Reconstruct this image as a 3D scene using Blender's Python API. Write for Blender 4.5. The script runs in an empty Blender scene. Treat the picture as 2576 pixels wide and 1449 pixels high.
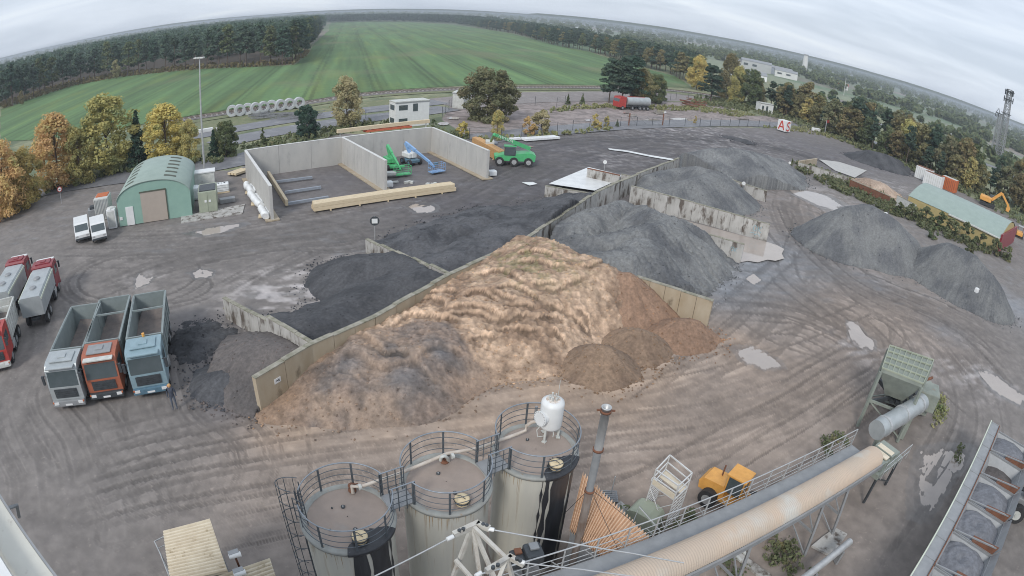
import bpy, bmesh, math, random
import numpy as np
from mathutils import Matrix, Vector

SC = bpy.context.scene
SC.render.engine = 'CYCLES'
COL = SC.collection
random.seed(7)
R = math.radians

# ------------------------------------------------------------------ camera
CAM_H = 21.0
CF, CK, PITCH, ROLL = 2284.16, 0.058893, 0.451738, 0.0755099   # lens: theta = r/f + k (r/f)^3, r in pixels of a 3840 wide frame
cd = bpy.data.cameras.new('camera')
cam = bpy.data.objects.new('camera', cd)
COL.objects.link(cam)
SC.camera = cam
cd.type = 'PANO'
cd.sensor_fit = 'HORIZONTAL'
cd.sensor_width = 36.0
cd.sensor_height = 20.25
cd.clip_start = 0.05
cd.clip_end = 20000
cc = cd.cycles if hasattr(cd, 'cycles') and hasattr(cd.cycles, 'panorama_type') else cd
cc.panorama_type = 'FISHEYE_LENS_POLYNOMIAL'
cc.fisheye_fov = R(175)
mm = 3840 / 36.0
cc.fisheye_polynomial_k0 = 0.0
cc.fisheye_polynomial_k1 = -(mm / CF)
cc.fisheye_polynomial_k2 = 0.0
cc.fisheye_polynomial_k3 = -(CK * (mm / CF) ** 3)
cc.fisheye_polynomial_k4 = 0.0
_c, _s = math.cos(ROLL), math.sin(ROLL)
_r = Vector((1, 0, 0)); _u = Vector((0, math.sin(PITCH), math.cos(PITCH))); _f = Vector((0, math.cos(PITCH), -math.sin(PITCH)))
_rx = _r * _c + _u * _s
_uy = -_r * _s + _u * _c
cam.matrix_world = Matrix(((_rx.x, _uy.x, -_f.x, 0), (_rx.y, _uy.y, -_f.y, 0), (_rx.z, _uy.z, -_f.z, CAM_H), (0, 0, 0, 1)))


def ray(px, py):
    """direction seen at a point of the photograph (2576 x 1449 reading)"""
    k = 3840 / 2576
    x = px * k - 1919.57; y = -(py * k - 1079.86)
    x, y = _c * x - _s * y, _s * x + _c * y
    r = math.hypot(x, y) / CF
    th = r + CK * r ** 3
    q = math.sin(th) / (r * CF + 1e-9)
    X, Y, Z = q * x, q * y, math.cos(th)
    cp, sp = math.cos(PITCH), math.sin(PITCH)
    return (X, Z * cp + Y * sp, Y * cp - Z * sp)


def P(px, py, z=0.0):
    """where that line of sight meets the level z"""
    r = ray(px, py)
    t = (z - CAM_H) / r[2]
    return Vector((r[0] * t, r[1] * t, z))


def P2(px, py, z=0.0):
    p = P(px, py, z)
    return (p.x, p.y)


# ------------------------------------------------------------------ world and sun (overcast)
SUN_EL, SUN_ROT = R(38), R(200)
W = bpy.data.worlds.new('World')
SC.world = W
W.use_nodes = True
nt = W.node_tree
nt.nodes.clear()
wo = nt.nodes.new('ShaderNodeOutputWorld')
bg = nt.nodes.new('ShaderNodeBackground')
sky = nt.nodes.new('ShaderNodeTexSky')
sky.sky_type = 'NISHITA'
sky.sun_disc = False
sky.sun_elevation = SUN_EL
sky.sun_rotation = SUN_ROT
sky.air_density = 1.0
sky.dust_density = 2.0
tc = nt.nodes.new('ShaderNodeTexCoord')
sx = nt.nodes.new('ShaderNodeSeparateXYZ')
nt.links.new(tc.outputs['Generated'], sx.inputs[0])


def wm(op, a, b=None):
    n = nt.nodes.new('ShaderNodeMath'); n.operation = op
    for i, v in enumerate((a, b)):
        if v is None: continue
        if isinstance(v, (int, float)): n.inputs[i].default_value = v
        else: nt.links.new(v, n.inputs[i])
    return n.outputs[0]


zz = wm('ADD', wm('MAXIMUM', sx.outputs[2], 0.0), 0.10)
cb = nt.nodes.new('ShaderNodeCombineXYZ')
nt.links.new(wm('DIVIDE', sx.outputs[0], zz), cb.inputs[0])
nt.links.new(wm('DIVIDE', sx.outputs[1], zz), cb.inputs[1])
mp = nt.nodes.new('ShaderNodeMapping')
mp.inputs['Rotation'].default_value = (0, R(3), 0)
mp.inputs['Scale'].default_value = (1.5, 1.5, 13)
nt.links.new(tc.outputs['Generated'], mp.inputs[0])
n1 = nt.nodes.new('ShaderNodeTexNoise'); n1.inputs['Scale'].default_value = 1.6; n1.inputs['Detail'].default_value = 7; n1.inputs['Roughness'].default_value = .52
n1.inputs['Distortion'].default_value = 0.6
nt.links.new(mp.outputs[0], n1.inputs['Vector'])
cr = nt.nodes.new('ShaderNodeValToRGB')
nt.links.new(n1.outputs['Fac'], cr.inputs[0])
e = cr.color_ramp.elements
e[0].position = 0.34; e[0].color = (4.9, 5.5, 6.4, 1)
e[1].position = 0.66; e[1].color = (7.2, 7.7, 8.2, 1)
q = e.new(0.5); q.color = (5.9, 6.5, 7.4, 1)
mx = nt.nodes.new('ShaderNodeMix'); mx.data_type = 'RGBA'
mx.inputs[0].default_value = 0.9
nt.links.new(sky.outputs[0], mx.inputs[6]); nt.links.new(cr.outputs[0], mx.inputs[7])
nt.links.new(mx.outputs[2], bg.inputs[0])
bg.inputs[1].default_value = 0.105
nt.links.new(bg.outputs[0], wo.inputs[0])

sl = bpy.data.lights.new('sun', 'SUN')
sl.energy = 1.5; sl.angle = R(14); sl.color = (1, 0.96, 0.9)
so = bpy.data.objects.new('sun', sl)
COL.objects.link(so)
_d = Vector((math.sin(SUN_ROT) * math.cos(SUN_EL), math.cos(SUN_ROT) * math.cos(SUN_EL), math.sin(SUN_EL)))
so.rotation_euler = _d.to_track_quat('Z', 'Y').to_euler()

SC.view_settings.view_transform = 'Standard'
SC.view_settings.look = 'None'
SC.view_settings.exposure = 0.35
SC.view_settings.gamma = 1.0
SC.cycles.max_bounces = 6
SC.cycles.diffuse_bounces = 2
SC.cycles.glossy_bounces = 2
SC.cycles.volume_bounces = 0
SC.cycles.transparent_max_bounces = 4
SC.cycles.use_denoising = True
SC.cycles.filter_width = 1.0

# ------------------------------------------------------------------ helpers
RM = {}


def tag(o, label=None, cat=None, group=None, kind=None):
    if label: o['label'] = label
    if cat: o['category'] = cat
    if group: o['group'] = group
    if kind: o['kind'] = kind
    return o


def thing(name, label, cat, loc=(0, 0, 0), rot=0.0, group=None):
    o = bpy.data.objects.new(name, None)
    COL.objects.link(o)
    o.empty_display_size = 0.3
    o.location = loc; o.rotation_euler = (0, 0, rot)
    RM[o.name] = Matrix.Translation(Vector(loc)) @ Matrix.Rotation(rot, 4, 'Z')
    return tag(o, label, cat, group)


def copy_tree(o, loc=None, rot=None, scale=None, label=None, parent=None):
    c = o.copy()
    COL.objects.link(c)
    if parent is not None: c.parent = parent
    for ch in list(o.children): copy_tree(ch, parent=c)
    if loc is not None: c.location = loc
    if rot is not None: c.rotation_euler = (0, 0, rot)
    if scale is not None: c.scale = scale
    if label: c['label'] = label
    return c


class MB:
    """collects shapes and links them as one mesh object"""
    def __init__(s): s.v = []; s.f = []; s.sm = []; s.pc = []; s.hold = False
    def add(s, vs, fs, smooth=False):
        b = len(s.v)
        if not s.hold: s.pc.append((b, len(s.f)))
        s.v += [tuple(v) for v in vs]
        s.f += [tuple(b + i for i in f) for f in fs]
        s.sm += [smooth] * len(fs)
        return s
    def box(s, c, d, rz=0.0, M=None, bev=0.0):
        x, y, z = [k / 2 for k in d]
        if bev > 0:
            bm = bmesh.new(); bmesh.ops.create_cube(bm, size=1)
            bmesh.ops.scale(bm, vec=Vector(d), verts=bm.verts)
            bmesh.ops.bevel(bm, geom=bm.edges[:], offset=min(bev, min(d) * .45), segments=2, affect='EDGES', profile=.6)
            vs = [v.co.copy() for v in bm.verts]; bm.verts.index_update()
            fs = [[v.index for v in f.verts] for f in bm.faces]; bm.free()
        else:
            vs = [Vector(p) for p in ((-x, -y, -z), (x, -y, -z), (x, y, -z), (-x, y, -z), (-x, -y, z), (x, -y, z), (x, y, z), (-x, y, z))]
            fs = [(3, 2, 1, 0), (4, 5, 6, 7), (0, 1, 5, 4), (1, 2, 6, 5), (2, 3, 7, 6), (3, 0, 4, 7)]
        T = Matrix.Translation(Vector(c)) @ (M if M is not None else Matrix.Rotation(rz, 4, 'Z'))
        return s.add([T @ v for v in vs], fs)
    def beam(s, a, b, w, h, up=(0, 0, 1)):
        a, b = Vector(a), Vector(b); d = b - a; L = d.length
        if L < 1e-6: return s
        y = d.normalized(); u = Vector(up)
        if abs(y.dot(u)) > .98: u = Vector((1, 0, 0))
        x = y.cross(u).normalized(); z = x.cross(y)
        M = Matrix(((x.x, y.x, z.x, 0), (x.y, y.y, z.y, 0), (x.z, y.z, z.z, 0), (0, 0, 0, 1)))
        return s.box((a + b) / 2, (w, L, h), M=M)
    def tube(s, pts, r, n=8, caps=True, r2=None):
        pts = [Vector(p) for p in pts]; vs = []; fs = []
        m = len(pts); ref = None
        for i, p in enumerate(pts):
            d = (pts[min(i + 1, m - 1)] - pts[max(i - 1, 0)]).normalized()
            if ref is None: ref = Vector((0, 0, 1)) if abs(d.z) < .95 else Vector((1, 0, 0))
            x = d.cross(ref).normalized(); y = x.cross(d); ref = y
            rr = r if r2 is None else r + (r2 - r) * i / (m - 1)
            for k in range(n):
                a = 2 * math.pi * k / n
                vs.append(p + x * (rr * math.cos(a)) + y * (rr * math.sin(a)))
        for i in range(m - 1):
            for k in range(n):
                fs.append((i * n + k, i * n + (k + 1) % n, (i + 1) * n + (k + 1) % n, (i + 1) * n + k))
        s.add(vs, fs, True)
        if caps:
            s.hold = True; s.add(vs[:n], [tuple(range(n))]); s.add(vs[-n:], [tuple(reversed(range(n)))]); s.hold = False
        return s
    def lathe(s, prof, n=32, c=(0, 0, 0), smooth=True):
        vs = []; fs = []; m = len(prof)
        for k in range(n):
            a = 2 * math.pi * k / n
            for r, z in prof: vs.append((c[0] + r * math.cos(a), c[1] + r * math.sin(a), c[2] + z))
        for k in range(n):
            for i in range(m - 1):
                a, b = k * m + i, ((k + 1) % n) * m + i
                fs.append((a, b, b + 1, a + 1))
        return s.add(vs, fs, smooth)
    def prism(s, poly, z0, z1):
        n = len(poly)
        vs = [(p[0], p[1], z0) for p in poly] + [(p[0], p[1], z1) for p in poly]
        fs = [tuple(reversed(range(n))), tuple(range(n, 2 * n))] + [(i, (i + 1) % n, n + (i + 1) % n, n + i) for i in range(n)]
        return s.add(vs, fs)
    def extr(s, prof, L, M):
        """profile in local x,z; extruded along local y over L; placed by M"""
        n = len(prof)
        vs = [M @ Vector((p[0], -L / 2, p[1])) for p in prof] + [M @ Vector((p[0], L / 2, p[1])) for p in prof]
        fs = [tuple(range(n)), tuple(reversed(range(n, 2 * n)))] + [(i, n + i, n + (i + 1) % n, (i + 1) % n) for i in range(n)]
        return s.add(vs, fs)
    def many(s, name, mat, parent=None, world=False):
        """one object per piece"""
        out = []; pc = s.pc + [(len(s.v), len(s.f))]
        for (v0, f0), (v1, f1) in zip(pc[:-1], pc[1:]):
            m = MB(); m.v = s.v[v0:v1]; m.f = [tuple(i - v0 for i in f) for f in s.f[f0:f1]]; m.sm = s.sm[f0:f1]
            out.append(m.build(name, mat, parent, world))
        return out
    def build(s, name, mat, parent=None, world=False, loc=None):
        me = bpy.data.meshes.new(name)
        vs = s.v
        if parent is not None and world:
            I = RM[parent.name].inverted(); vs = [tuple(I @ Vector(v)) for v in vs]
        if loc is not None:
            vs = [(v[0] - loc[0], v[1] - loc[1], v[2] - loc[2]) for v in vs]
        me.from_pydata(vs, [], s.f)
        me.polygons.foreach_set('use_smooth', s.sm)
        me.update()
        bm = bmesh.new(); bm.from_mesh(me); bmesh.ops.recalc_face_normals(bm, faces=bm.faces[:]); bm.to_mesh(me); bm.free()
        if mat: me.materials.append(mat)
        o = bpy.data.objects.new(name, me)
        COL.objects.link(o)
        if parent is not None:
            o.parent = parent; RM[o.name] = RM[parent.name]
        else:
            if loc is not None: o.location = loc
            RM[o.name] = Matrix.Translation(Vector(loc or (0, 0, 0)))
        return o


def smooth_cut(o, ang=35):
    """flat where edges are sharp"""
    me = o.data
    try:
        me.set_sharp_from_angle(angle=R(ang))
    except Exception:
        pass
    return o


def mesh_np(name, V, F, mat, parent=None, smooth=True, col=None, wet=None, loc=None, link=True):
    me = bpy.data.meshes.new(name)
    V = np.asarray(V, np.float32); F = np.asarray(F, np.int32)
    if loc is not None: V = V - np.array(loc, np.float32)
    k = F.shape[1]
    me.vertices.add(len(V)); me.vertices.foreach_set('co', V.ravel())
    me.loops.add(F.size); me.loops.foreach_set('vertex_index', F.ravel())
    me.polygons.add(len(F)); me.polygons.foreach_set('loop_start', np.arange(0, F.size, k, dtype=np.int32))
    me.polygons.foreach_set('use_smooth', np.full(len(F), smooth))
    me.update(calc_edges=True)
    if col is not None:
        a = me.color_attributes.new('Col', 'FLOAT_COLOR', 'POINT')
        c = np.ones((len(V), 4), np.float32); c[:, :3] = col
        if wet is not None: c[:, 3] = wet
        a.data.foreach_set('color', c.ravel())
    if mat: me.materials.append(mat)
    if not link: return me
    o = bpy.data.objects.new(name, me); COL.objects.link(o)
    if parent is not None: o.parent = parent
    elif loc is not None: o.location = loc
    return o


# value noise
def _h(ix, iy, seed):
    n = (ix.astype(np.int64) * 374761393 + iy.astype(np.int64) * 668265263 + seed * 1442695041) & 0x7fffffff
    n = ((n ^ (n >> 13)) * 1274126177) & 0x7fffffff
    return ((n ^ (n >> 16)) & 0xffff) / 65535.0


def vn(x, y, seed=0):
    x0 = np.floor(x); y0 = np.floor(y); fx = x - x0; fy = y - y0
    fx = fx * fx * (3 - 2 * fx); fy = fy * fy * (3 - 2 * fy)
    a = _h(x0, y0, seed); b = _h(x0 + 1, y0, seed); c = _h(x0, y0 + 1, seed); d = _h(x0 + 1, y0 + 1, seed)
    return (a * (1 - fx) + b * fx) * (1 - fy) + (c * (1 - fx) + d * fx) * fy


def fbm(x, y, oct=4, seed=0, gain=.5):
    s = 0; a = 1; t = 0
    for i in range(oct):
        s = s + a * vn(x * 2 ** i + 17.3 * i, y * 2 ** i + 9.1 * i, seed + i); t += a; a *= gain
    return s / t


def inpoly(x, y, poly):
    r = np.zeros(x.shape, bool); n = len(poly)
    for i in range(n):
        x1, y1 = poly[i][:2]; x2, y2 = poly[(i + 1) % n][:2]
        if y1 == y2: continue
        c = ((y1 > y) != (y2 > y)) & (x < (x2 - x1) * (y - y1) / (y2 - y1) + x1)
        r ^= c
    return r


# ------------------------------------------------------------------ materials
def srgb(r, g, b):
    f = lambda c: ((c / 255 + 0.055) / 1.055) ** 2.4 if c > 10 else c / 255 / 12.92
    return (f(r), f(g), f(b))


def mat(name, c1, c2=None, scale=4.0, rough=.8, metal=0.0, bump=0.0, bscale=30.0, stretch=(1, 1, 1), c3=None, s3=1.0, t3=.55, spec=.5,
        attr=False, rand=0.0, coords='Object', detail=6, contrast=.2, wetr=None, trans=0.0):
    m = bpy.data.materials.new(name); m.use_nodes = True
    t = m.node_tree; N = t.nodes; L = t.links
    b = N['Principled BSDF']
    b.inputs['Roughness'].default_value = rough; b.inputs['Metallic'].default_value = metal
    b.inputs['Specular IOR Level'].default_value = spec
    tcn = N.new('ShaderNodeTexCoord'); mpn = N.new('ShaderNodeMapping'); mpn.inputs['Scale'].default_value = stretch
    L.new(tcn.outputs[coords], mpn.inputs[0])

    def noise(sc, det=detail):
        n = N.new('ShaderNodeTexNoise'); n.inputs['Scale'].default_value = sc; n.inputs['Detail'].default_value = det
        n.inputs['Roughness'].default_value = .6
        L.new(mpn.outputs[0], n.inputs['Vector']); return n.outputs['Fac']

    def ramp(f, lo, hi):
        r = N.new('ShaderNodeMapRange'); r.inputs[1].default_value = lo; r.inputs[2].default_value = hi
        L.new(f, r.inputs[0]); return r.outputs[0]

    def mix(f, a, bb, mode='MIX'):
        x = N.new('ShaderNodeMix'); x.data_type = 'RGBA'; x.blend_type = mode
        if isinstance(f, float): x.inputs[0].default_value = f
        else: L.new(f, x.inputs[0])
        for i, v in ((6, a), (7, bb)):
            if isinstance(v, tuple): x.inputs[i].default_value = (*v[:3], 1)
            else: L.new(v, x.inputs[i])
        return x.outputs[2]

    c2 = c2 or tuple(k * .75 for k in c1)
    col = mix(ramp(noise(scale), .5 - contrast, .5 + contrast), c1, c2)
    if c3: col = mix(ramp(noise(s3), t3, t3 + .12), col, c3)
    if attr:
        a = N.new('ShaderNodeVertexColor'); a.layer_name = 'Col'
        col = mix(1.0, a.outputs['Color'], col, 'MULTIPLY')
        if wetr is not None:
            r = N.new('ShaderNodeMapRange'); r.inputs[3].default_value = rough; r.inputs[4].default_value = wetr
            L.new(a.outputs['Alpha'], r.inputs[0]); L.new(r.outputs[0], b.inputs['Roughness'])
    if rand:
        oi = N.new('ShaderNodeObjectInfo'); r = N.new('ShaderNodeMapRange'); r.inputs[3].default_value = 1 - rand; r.inputs[4].default_value = 1 + rand
        L.new(oi.outputs['Random'], r.inputs[0])
        hs = N.new('ShaderNodeHueSaturation'); L.new(r.outputs[0], hs.inputs['Value']); L.new(col, hs.inputs['Color'])
        r2 = N.new('ShaderNodeMapRange'); r2.inputs[3].default_value = .5 - rand * .06; r2.inputs[4].default_value = .5 + rand * .06
        mu = N.new('ShaderNodeMath'); mu.operation = 'FRACT'; m2 = N.new('ShaderNodeMath'); m2.operation = 'MULTIPLY'; m2.inputs[1].default_value = 7.3
        L.new(oi.outputs['Random'], m2.inputs[0]); L.new(m2.outputs[0], mu.inputs[0]); L.new(mu.outputs[0], r2.inputs[0]); L.new(r2.outputs[0], hs.inputs['Hue'])
        col = hs.outputs['Color']
    L.new(col, b.inputs['Base Color'])
    if bump:
        bn = N.new('ShaderNodeBump'); bn.inputs['Strength'].default_value = min(1, bump * 10); bn.inputs['Distance'].default_value = bump
        L.new(noise(bscale, 4), bn.inputs['Height']); L.new(bn.outputs[0], b.inputs['Normal'])
    if trans:
        tr = N.new('ShaderNodeBsdfTranslucent'); L.new(col, tr.inputs[0]); ms = N.new('ShaderNodeMixShader'); ms.inputs[0].default_value = trans
        L.new(b.outputs[0], ms.inputs[1]); L.new(tr.outputs[0], ms.inputs[2]); L.new(ms.outputs[0], N['Material Output'].inputs[0])
    m['c'] = 1
    return m


def metal_rail(name, c): return mat(name, c, tuple(k * .7 for k in c), 3, rough=.5, metal=.3)


M = {}
M['ground'] = mat('ground_dirt', (1.1, 1.1, 1.1), (.86, .86, .87), .9, rough=.92, bump=.03, bscale=5, attr=True, wetr=.3, detail=9, contrast=.16, coords='Object', c3=(1.28, 1.26, 1.24), s3=3.2, t3=.6)
M['pile'] = mat('loose_material', (1.22, 1.22, 1.22), (.74, .74, .74), 5, rough=.95, bump=.05, bscale=9, attr=True, detail=8, contrast=.2, coords='Object', c3=(1.2, 1.2, 1.2), s3=13, t3=.6)
M['field'] = mat('field_crop', (.128, .225, .082), (.095, .178, .072), .5, rough=.95, stretch=(1, 1, 1), attr=True, detail=8)
M['asphalt_road'] = mat('asphalt_road', (.20, .20, .215), (.16, .16, .172), .5, rough=.55, c3=(.26, .26, .27), s3=.3)
M['ballast'] = mat('ballast', (.23, .21, .2), (.13, .12, .115), 2.5, rough=.95)
M['water'] = mat('muddy_water', (.42, .365, .325), (.36, .315, .285), .5, rough=.06, spec=.8)
M['waterlogged'] = mat('sky_white_water', (.80, .81, .80), (.62, .63, .63), .7, rough=.25, c3=(.35, .3, .22), s3=.9, t3=.66)  # near-white base colour stands in for sky mirrored in standing water
M['conc_new'] = mat('concrete_new', (.50, .49, .465), (.42, .415, .40), .7, rough=.85, bump=.004, bscale=20, stretch=(1, 1, .5), c3=(.37, .365, .355), s3=1.4, t3=.6)
M['conc_cap'] = mat('concrete_cap', (.66, .66, .64), (.56, .56, .55), 2, rough=.8)
M['conc_old'] = mat('concrete_old', (.50, .49, .47), (.33, .32, .30), 1.2, rough=.9, bump=.01, bscale=12, stretch=(1, 1, .45), c3=(.12, .10, .085), s3=1.3, t3=.50)
M['conc_sand'] = mat('concrete_sand_stained', (.45, .39, .30), (.36, .29, .2), .8, rough=.9, bump=.01, bscale=12, stretch=(1, 1, .5), c3=(.2, .16, .11), s3=1.0, t3=.6)
M['moss'] = mat('mossy_top', (.36, .34, .29), (.15, .15, .10), 2.0, rough=.95)
M['green_steel'] = mat('green_sheet_metal', (.27, .42, .355), (.235, .375, .32), 1.0, rough=.5, stretch=(1, 1, 1))
M['green_roof'] = mat('green_roof_sheet', (.31, .385, .35), (.265, .335, .305), .8, rough=.45)
M['green_dark'] = mat('dark_slot', (.10, .11, .08), None, 2, rough=.7)
M['door_beige'] = mat('beige_door', (.42, .36, .31), (.38, .33, .285), 1, rough=.7)
M['white'] = mat('white_paint', (.75, .76, .76), (.66, .67, .67), 1.5, rough=.45)
M['offwhite'] = mat('dirty_white', (.62, .63, .6), (.45, .46, .44), 1.8, rough=.6, c3=(.3, .29, .26), s3=1.5, t3=.62)
M['film'] = mat('white_film', (.85, .87, .87), (.72, .74, .76), 3, rough=.35, bump=.03, bscale=6)
M['grey'] = mat('grey_metal', (.33, .34, .35), (.26, .27, .28), 2, rough=.5, metal=.2)
M['galv'] = mat('galvanised_steel', (.55, .56, .56), (.42, .43, .44), 3, rough=.45, metal=.4)
M['darkmetal'] = mat('dark_metal', (.075, .085, .095), (.05, .056, .062), 3, rough=.5, metal=.2)
M['rail'] = mat('railing_paint', (.13, .15, .17), (.085, .10, .115), 4, rough=.5, metal=.3)
M['railtop'] = mat('railing_top_rail', (.30, .33, .37), (.22, .25, .28), 4, rough=.45, metal=.3)
M['black'] = mat('black_rubber', (.025, .026, .028), (.04, .04, .042), 5, rough=.7)
M['tar'] = mat('bitumen', (.018, .02, .025), (.045, .048, .055), 1.5, rough=.4, c3=(.3, .3, .3), s3=1.2, t3=.66, stretch=(3, 3, .3))
M['silo'] = mat('silo_shell', (.56, .54, .47), (.46, .45, .41), .7, rough=.65, stretch=(2.5, 2.5, .15), c3=(.36, .29, .21), s3=1.6, t3=.6)
M['silotop'] = mat('silo_roof', (.35, .285, .245), (.29, .24, .21), 1.5, rough=.85, c3=(.33, .29, .26), s3=.9)
M['silorim'] = mat('silo_rim', (.34, .35, .33), (.25, .25, .235), 2, rough=.7, c3=(.3, .19, .1), s3=3, t3=.62)
M['cream'] = mat('cream_hatch', (.72, .60, .40), (.6, .48, .3), 4, rough=.6)
M['pipe'] = mat('pale_pipe', (.60, .55, .49), (.45, .38, .32), 2, rough=.55, c3=(.3, .16, .09), s3=2.5, t3=.62)
M['rust'] = mat('rust', (.23, .10, .055), (.13, .06, .04), 3, rough=.85)
M['rustpipe'] = mat('weathered_stack', (.30, .27, .25), (.17, .12, .095), 1.5, rough=.7, stretch=(2, 2, .5), c3=(.15, .09, .06), s3=1)
M['corr'] = mat('corrugated_cement', (.76, .69, .56), (.60, .52, .40), 1.6, rough=.8, c3=(.33, .25, .14), s3=2.5, t3=.62)
M['corr_o'] = mat('corrugated_orange', (.84, .60, .42), (.70, .47, .31), 1.4, rough=.8, c3=(.26, .16, .10), s3=2.2, t3=.63)
M['convc'] = mat('conveyor_cover', (.55, .43, .33), (.46, .39, .32), .35, rough=.7, c3=(.53, .52, .48), s3=.22, t3=.5)
M['timber'] = mat('timber', (.70, .59, .42), (.58, .47, .31), 2.5, rough=.7, stretch=(1, 1, 6))
M['timber_o'] = mat('orange_timber', (.60, .36, .16), (.48, .27, .11), 3, rough=.7)
M['steelblue'] = mat('steel_beam', (.36, .40, .45), (.29, .32, .37), 2, rough=.5, metal=.3)
M['lgreen'] = mat('lime_green_paint', (.10, .48, .20), (.075, .38, .16), 2, rough=.4)
M['lblue'] = mat('light_blue_paint', (.28, .45, .72), (.16, .30, .52), 2, rough=.4)
M['bluegrey'] = mat('blue_grey_chassis', (.12, .22, .30), (.08, .15, .2), 3, rough=.5)
M['red'] = mat('red_paint', (.45, .06, .05), (.36, .045, .04), 2, rough=.4)
M['darkred'] = mat('dark_red_paint', (.27, .045, .055), (.2, .03, .04), 2, rough=.4)
M['orange'] = mat('orange_paint', (.58, .16, .05), (.45, .11, .04), 2, rough=.4)
M['yellow'] = mat('yellow_paint', (.78, .40, .10), (.62, .30, .07), 2, rough=.45)
M['glass'] = mat('dark_glass', (.06, .08, .085), (.09, .11, .12), 1, rough=.1, spec=.8)
M['silver'] = mat('silver_body', (.46, .49, .50), (.36, .39, .40), 1.5, rough=.4, metal=.3)
M['truckgrey'] = mat('truck_box_paint', (.26, .30, .30), (.20, .235, .235), 1.5, rough=.55)
M['boxin'] = mat('tipper_floor', (.24, .20, .18), (.12, .11, .11), 1.2, rough=.8, c3=(.36, .29, .18), s3=1.1, t3=.62)
M['truckred'] = mat('muted_orange_red', (.42, .13, .07), (.30, .10, .06), 1.2, rough=.5)
M['paleblue'] = mat('pale_blue_paint', (.27, .38, .43), (.21, .30, .34), 1.5, rough=.4)
M['bark'] = mat('bark', (.16, .115, .085), (.09, .07, .055), 3, rough=.9, stretch=(3, 3, .6))
M['rails'] = mat('rail_steel', (.30, .24, .2), (.2, .16, .14), 3, rough=.4, metal=.5)
M['redwhite'] = mat('red_letter', (.62, .06, .04), None, 2, rough=.5)
M['khaki'] = mat('khaki_container', (.36, .39, .30), (.29, .32, .25), 1.5, rough=.6)
M['flower'] = mat('facade_pale', (.72, .72, .70), (.6, .6, .6), .2, rough=.7)


def leaf(name, a, b, c, sc=1.2, rnd=.16):
    return mat(name, a, b, sc, rough=.9, spec=.15, rand=rnd, c3=c, s3=sc * .6, t3=.54, trans=.35, contrast=.14)


LF = dict(
    pine=leaf('pine_needles', (.075, .123, .093), (.117, .168, .117), (.143, .173, .105), .6),
    pinedark=leaf('dark_needles', (.057, .108, .082), (.093, .147, .105), (.112, .158, .098), .6),
    green=leaf('green_leaves', (.128, .169, .088), (.189, .223, .115), (.256, .243, .108), .9),
    olive=leaf('olive_leaves', (.223, .216, .115), (.297, .270, .142), (.365, .284, .122), .9),
    yellow=leaf('yellow_leaves', (.58, .49, .20), (.42, .40, .18), (.28, .32, .16), .75),
    orange=leaf('orange_leaves', (.66, .50, .22), (.68, .44, .23), (.42, .42, .18), .7),
    gold=leaf('golden_leaves', (.66, .54, .20), (.56, .46, .18), (.40, .40, .17), .9),
    willow=leaf('willow_leaves', (.40, .36, .20), (.46, .41, .25), (.28, .28, .16), .8),
    oak=leaf('oak_leaves', (.26, .25, .145), (.20, .215, .12), (.33, .28, .17), .8),
    brown=leaf('russet_leaves', (.30, .235, .125), (.26, .24, .125), (.19, .215, .115), .7),
    shrub=leaf('shrub_leaves', (.169, .202, .111), (.221, .234, .130), (.286, .260, .143), 1.6),
    grass=leaf('dry_grass', (.390, .364, .195), (.247, .273, .130), (.169, .221, .104), .9),
)

# ================================================================== GROUND
def boost(c, k, d):
    l = c @ np.array([.3, .5, .2]); return (c * (1 - d) + l[..., None] * d) * k


def UV(pts): return [P2(*p) for p in pts]


YARD = UV([(0, 500), (150, 478), (300, 452), (440, 440), (600, 425), (640, 395), (860, 335), (1080, 345), (1180, 350), (1300, 345), (1420, 336), (1500, 330), (1580, 322), (1700, 320), (1960, 322), (2060, 335), (2200, 372), (2330, 430), (2450, 500), (2576, 560)]) + [(140, 80), (90, -60), (-90, -60), (-110, 60)]
YARD[0] = (-100, 66)


def blob(x, y, px, py, r, z=0):
    c = P(px, py, z); d = ((x - c.x) ** 2 + (y - c.y) ** 2) / (r * r)
    return np.exp(-d)


def seg_dist(x, y, pts):
    d = np.full(x.shape, 1e9)
    for i in range(len(pts) - 1):
        ax, ay = pts[i]; bx, by = pts[i + 1]
        vx, vy = bx - ax, by - ay; L = vx * vx + vy * vy + 1e-9
        t = np.clip(((x - ax) * vx + (y - ay) * vy) / L, 0, 1)
        d = np.minimum(d, np.hypot(x - ax - t * vx, y - ay - t * vy))
    return d


def catmull(pts, n=14):
    pts = [np.array(p, float) for p in pts]
    pts = [2 * pts[0] - pts[1]] + pts + [2 * pts[-1] - pts[-2]]
    out = []
    for i in range(1, len(pts) - 2):
        p0, p1, p2, p3 = pts[i - 1:i + 3]
        for k in range(n):
            t = k / n
            out.append(.5 * ((2 * p1) + (-p0 + p2) * t + (2 * p0 - 5 * p1 + 4 * p2 - p3) * t * t + (-p0 + 3 * p1 - 3 * p2 + p3) * t ** 3))
    out.append(pts[-2]); return out


NA, RAT = 1080, 1.0052
A0, A1 = R(-86), R(86)
radii = [3.0]
while radii[-1] < 290: radii.append(radii[-1] * RAT if radii[-1] > 10 else radii[-1] + .25)
while radii[-1] < 16000: radii.append(radii[-1] * 1.03)
radii = np.array(radii); NR = len(radii)
ang = np.linspace(A0, A1, NA)
AA, RR = np.meshgrid(ang, radii)
GX = RR * np.sin(AA); GY = RR * np.cos(AA)

rng = np.random.RandomState(3)
track = np.zeros(GX.shape, np.float32)      # ruts: positive = pressed dark groove
berm = np.zeros(GX.shape, np.float32)


def idx(x, y):
    a = np.arctan2(x, y); r = np.hypot(x, y)
    ia = (a - A0) / (A1 - A0) * (NA - 1)
    ir = np.interp(r, radii, np.arange(NR))
    return ir, ia


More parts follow.
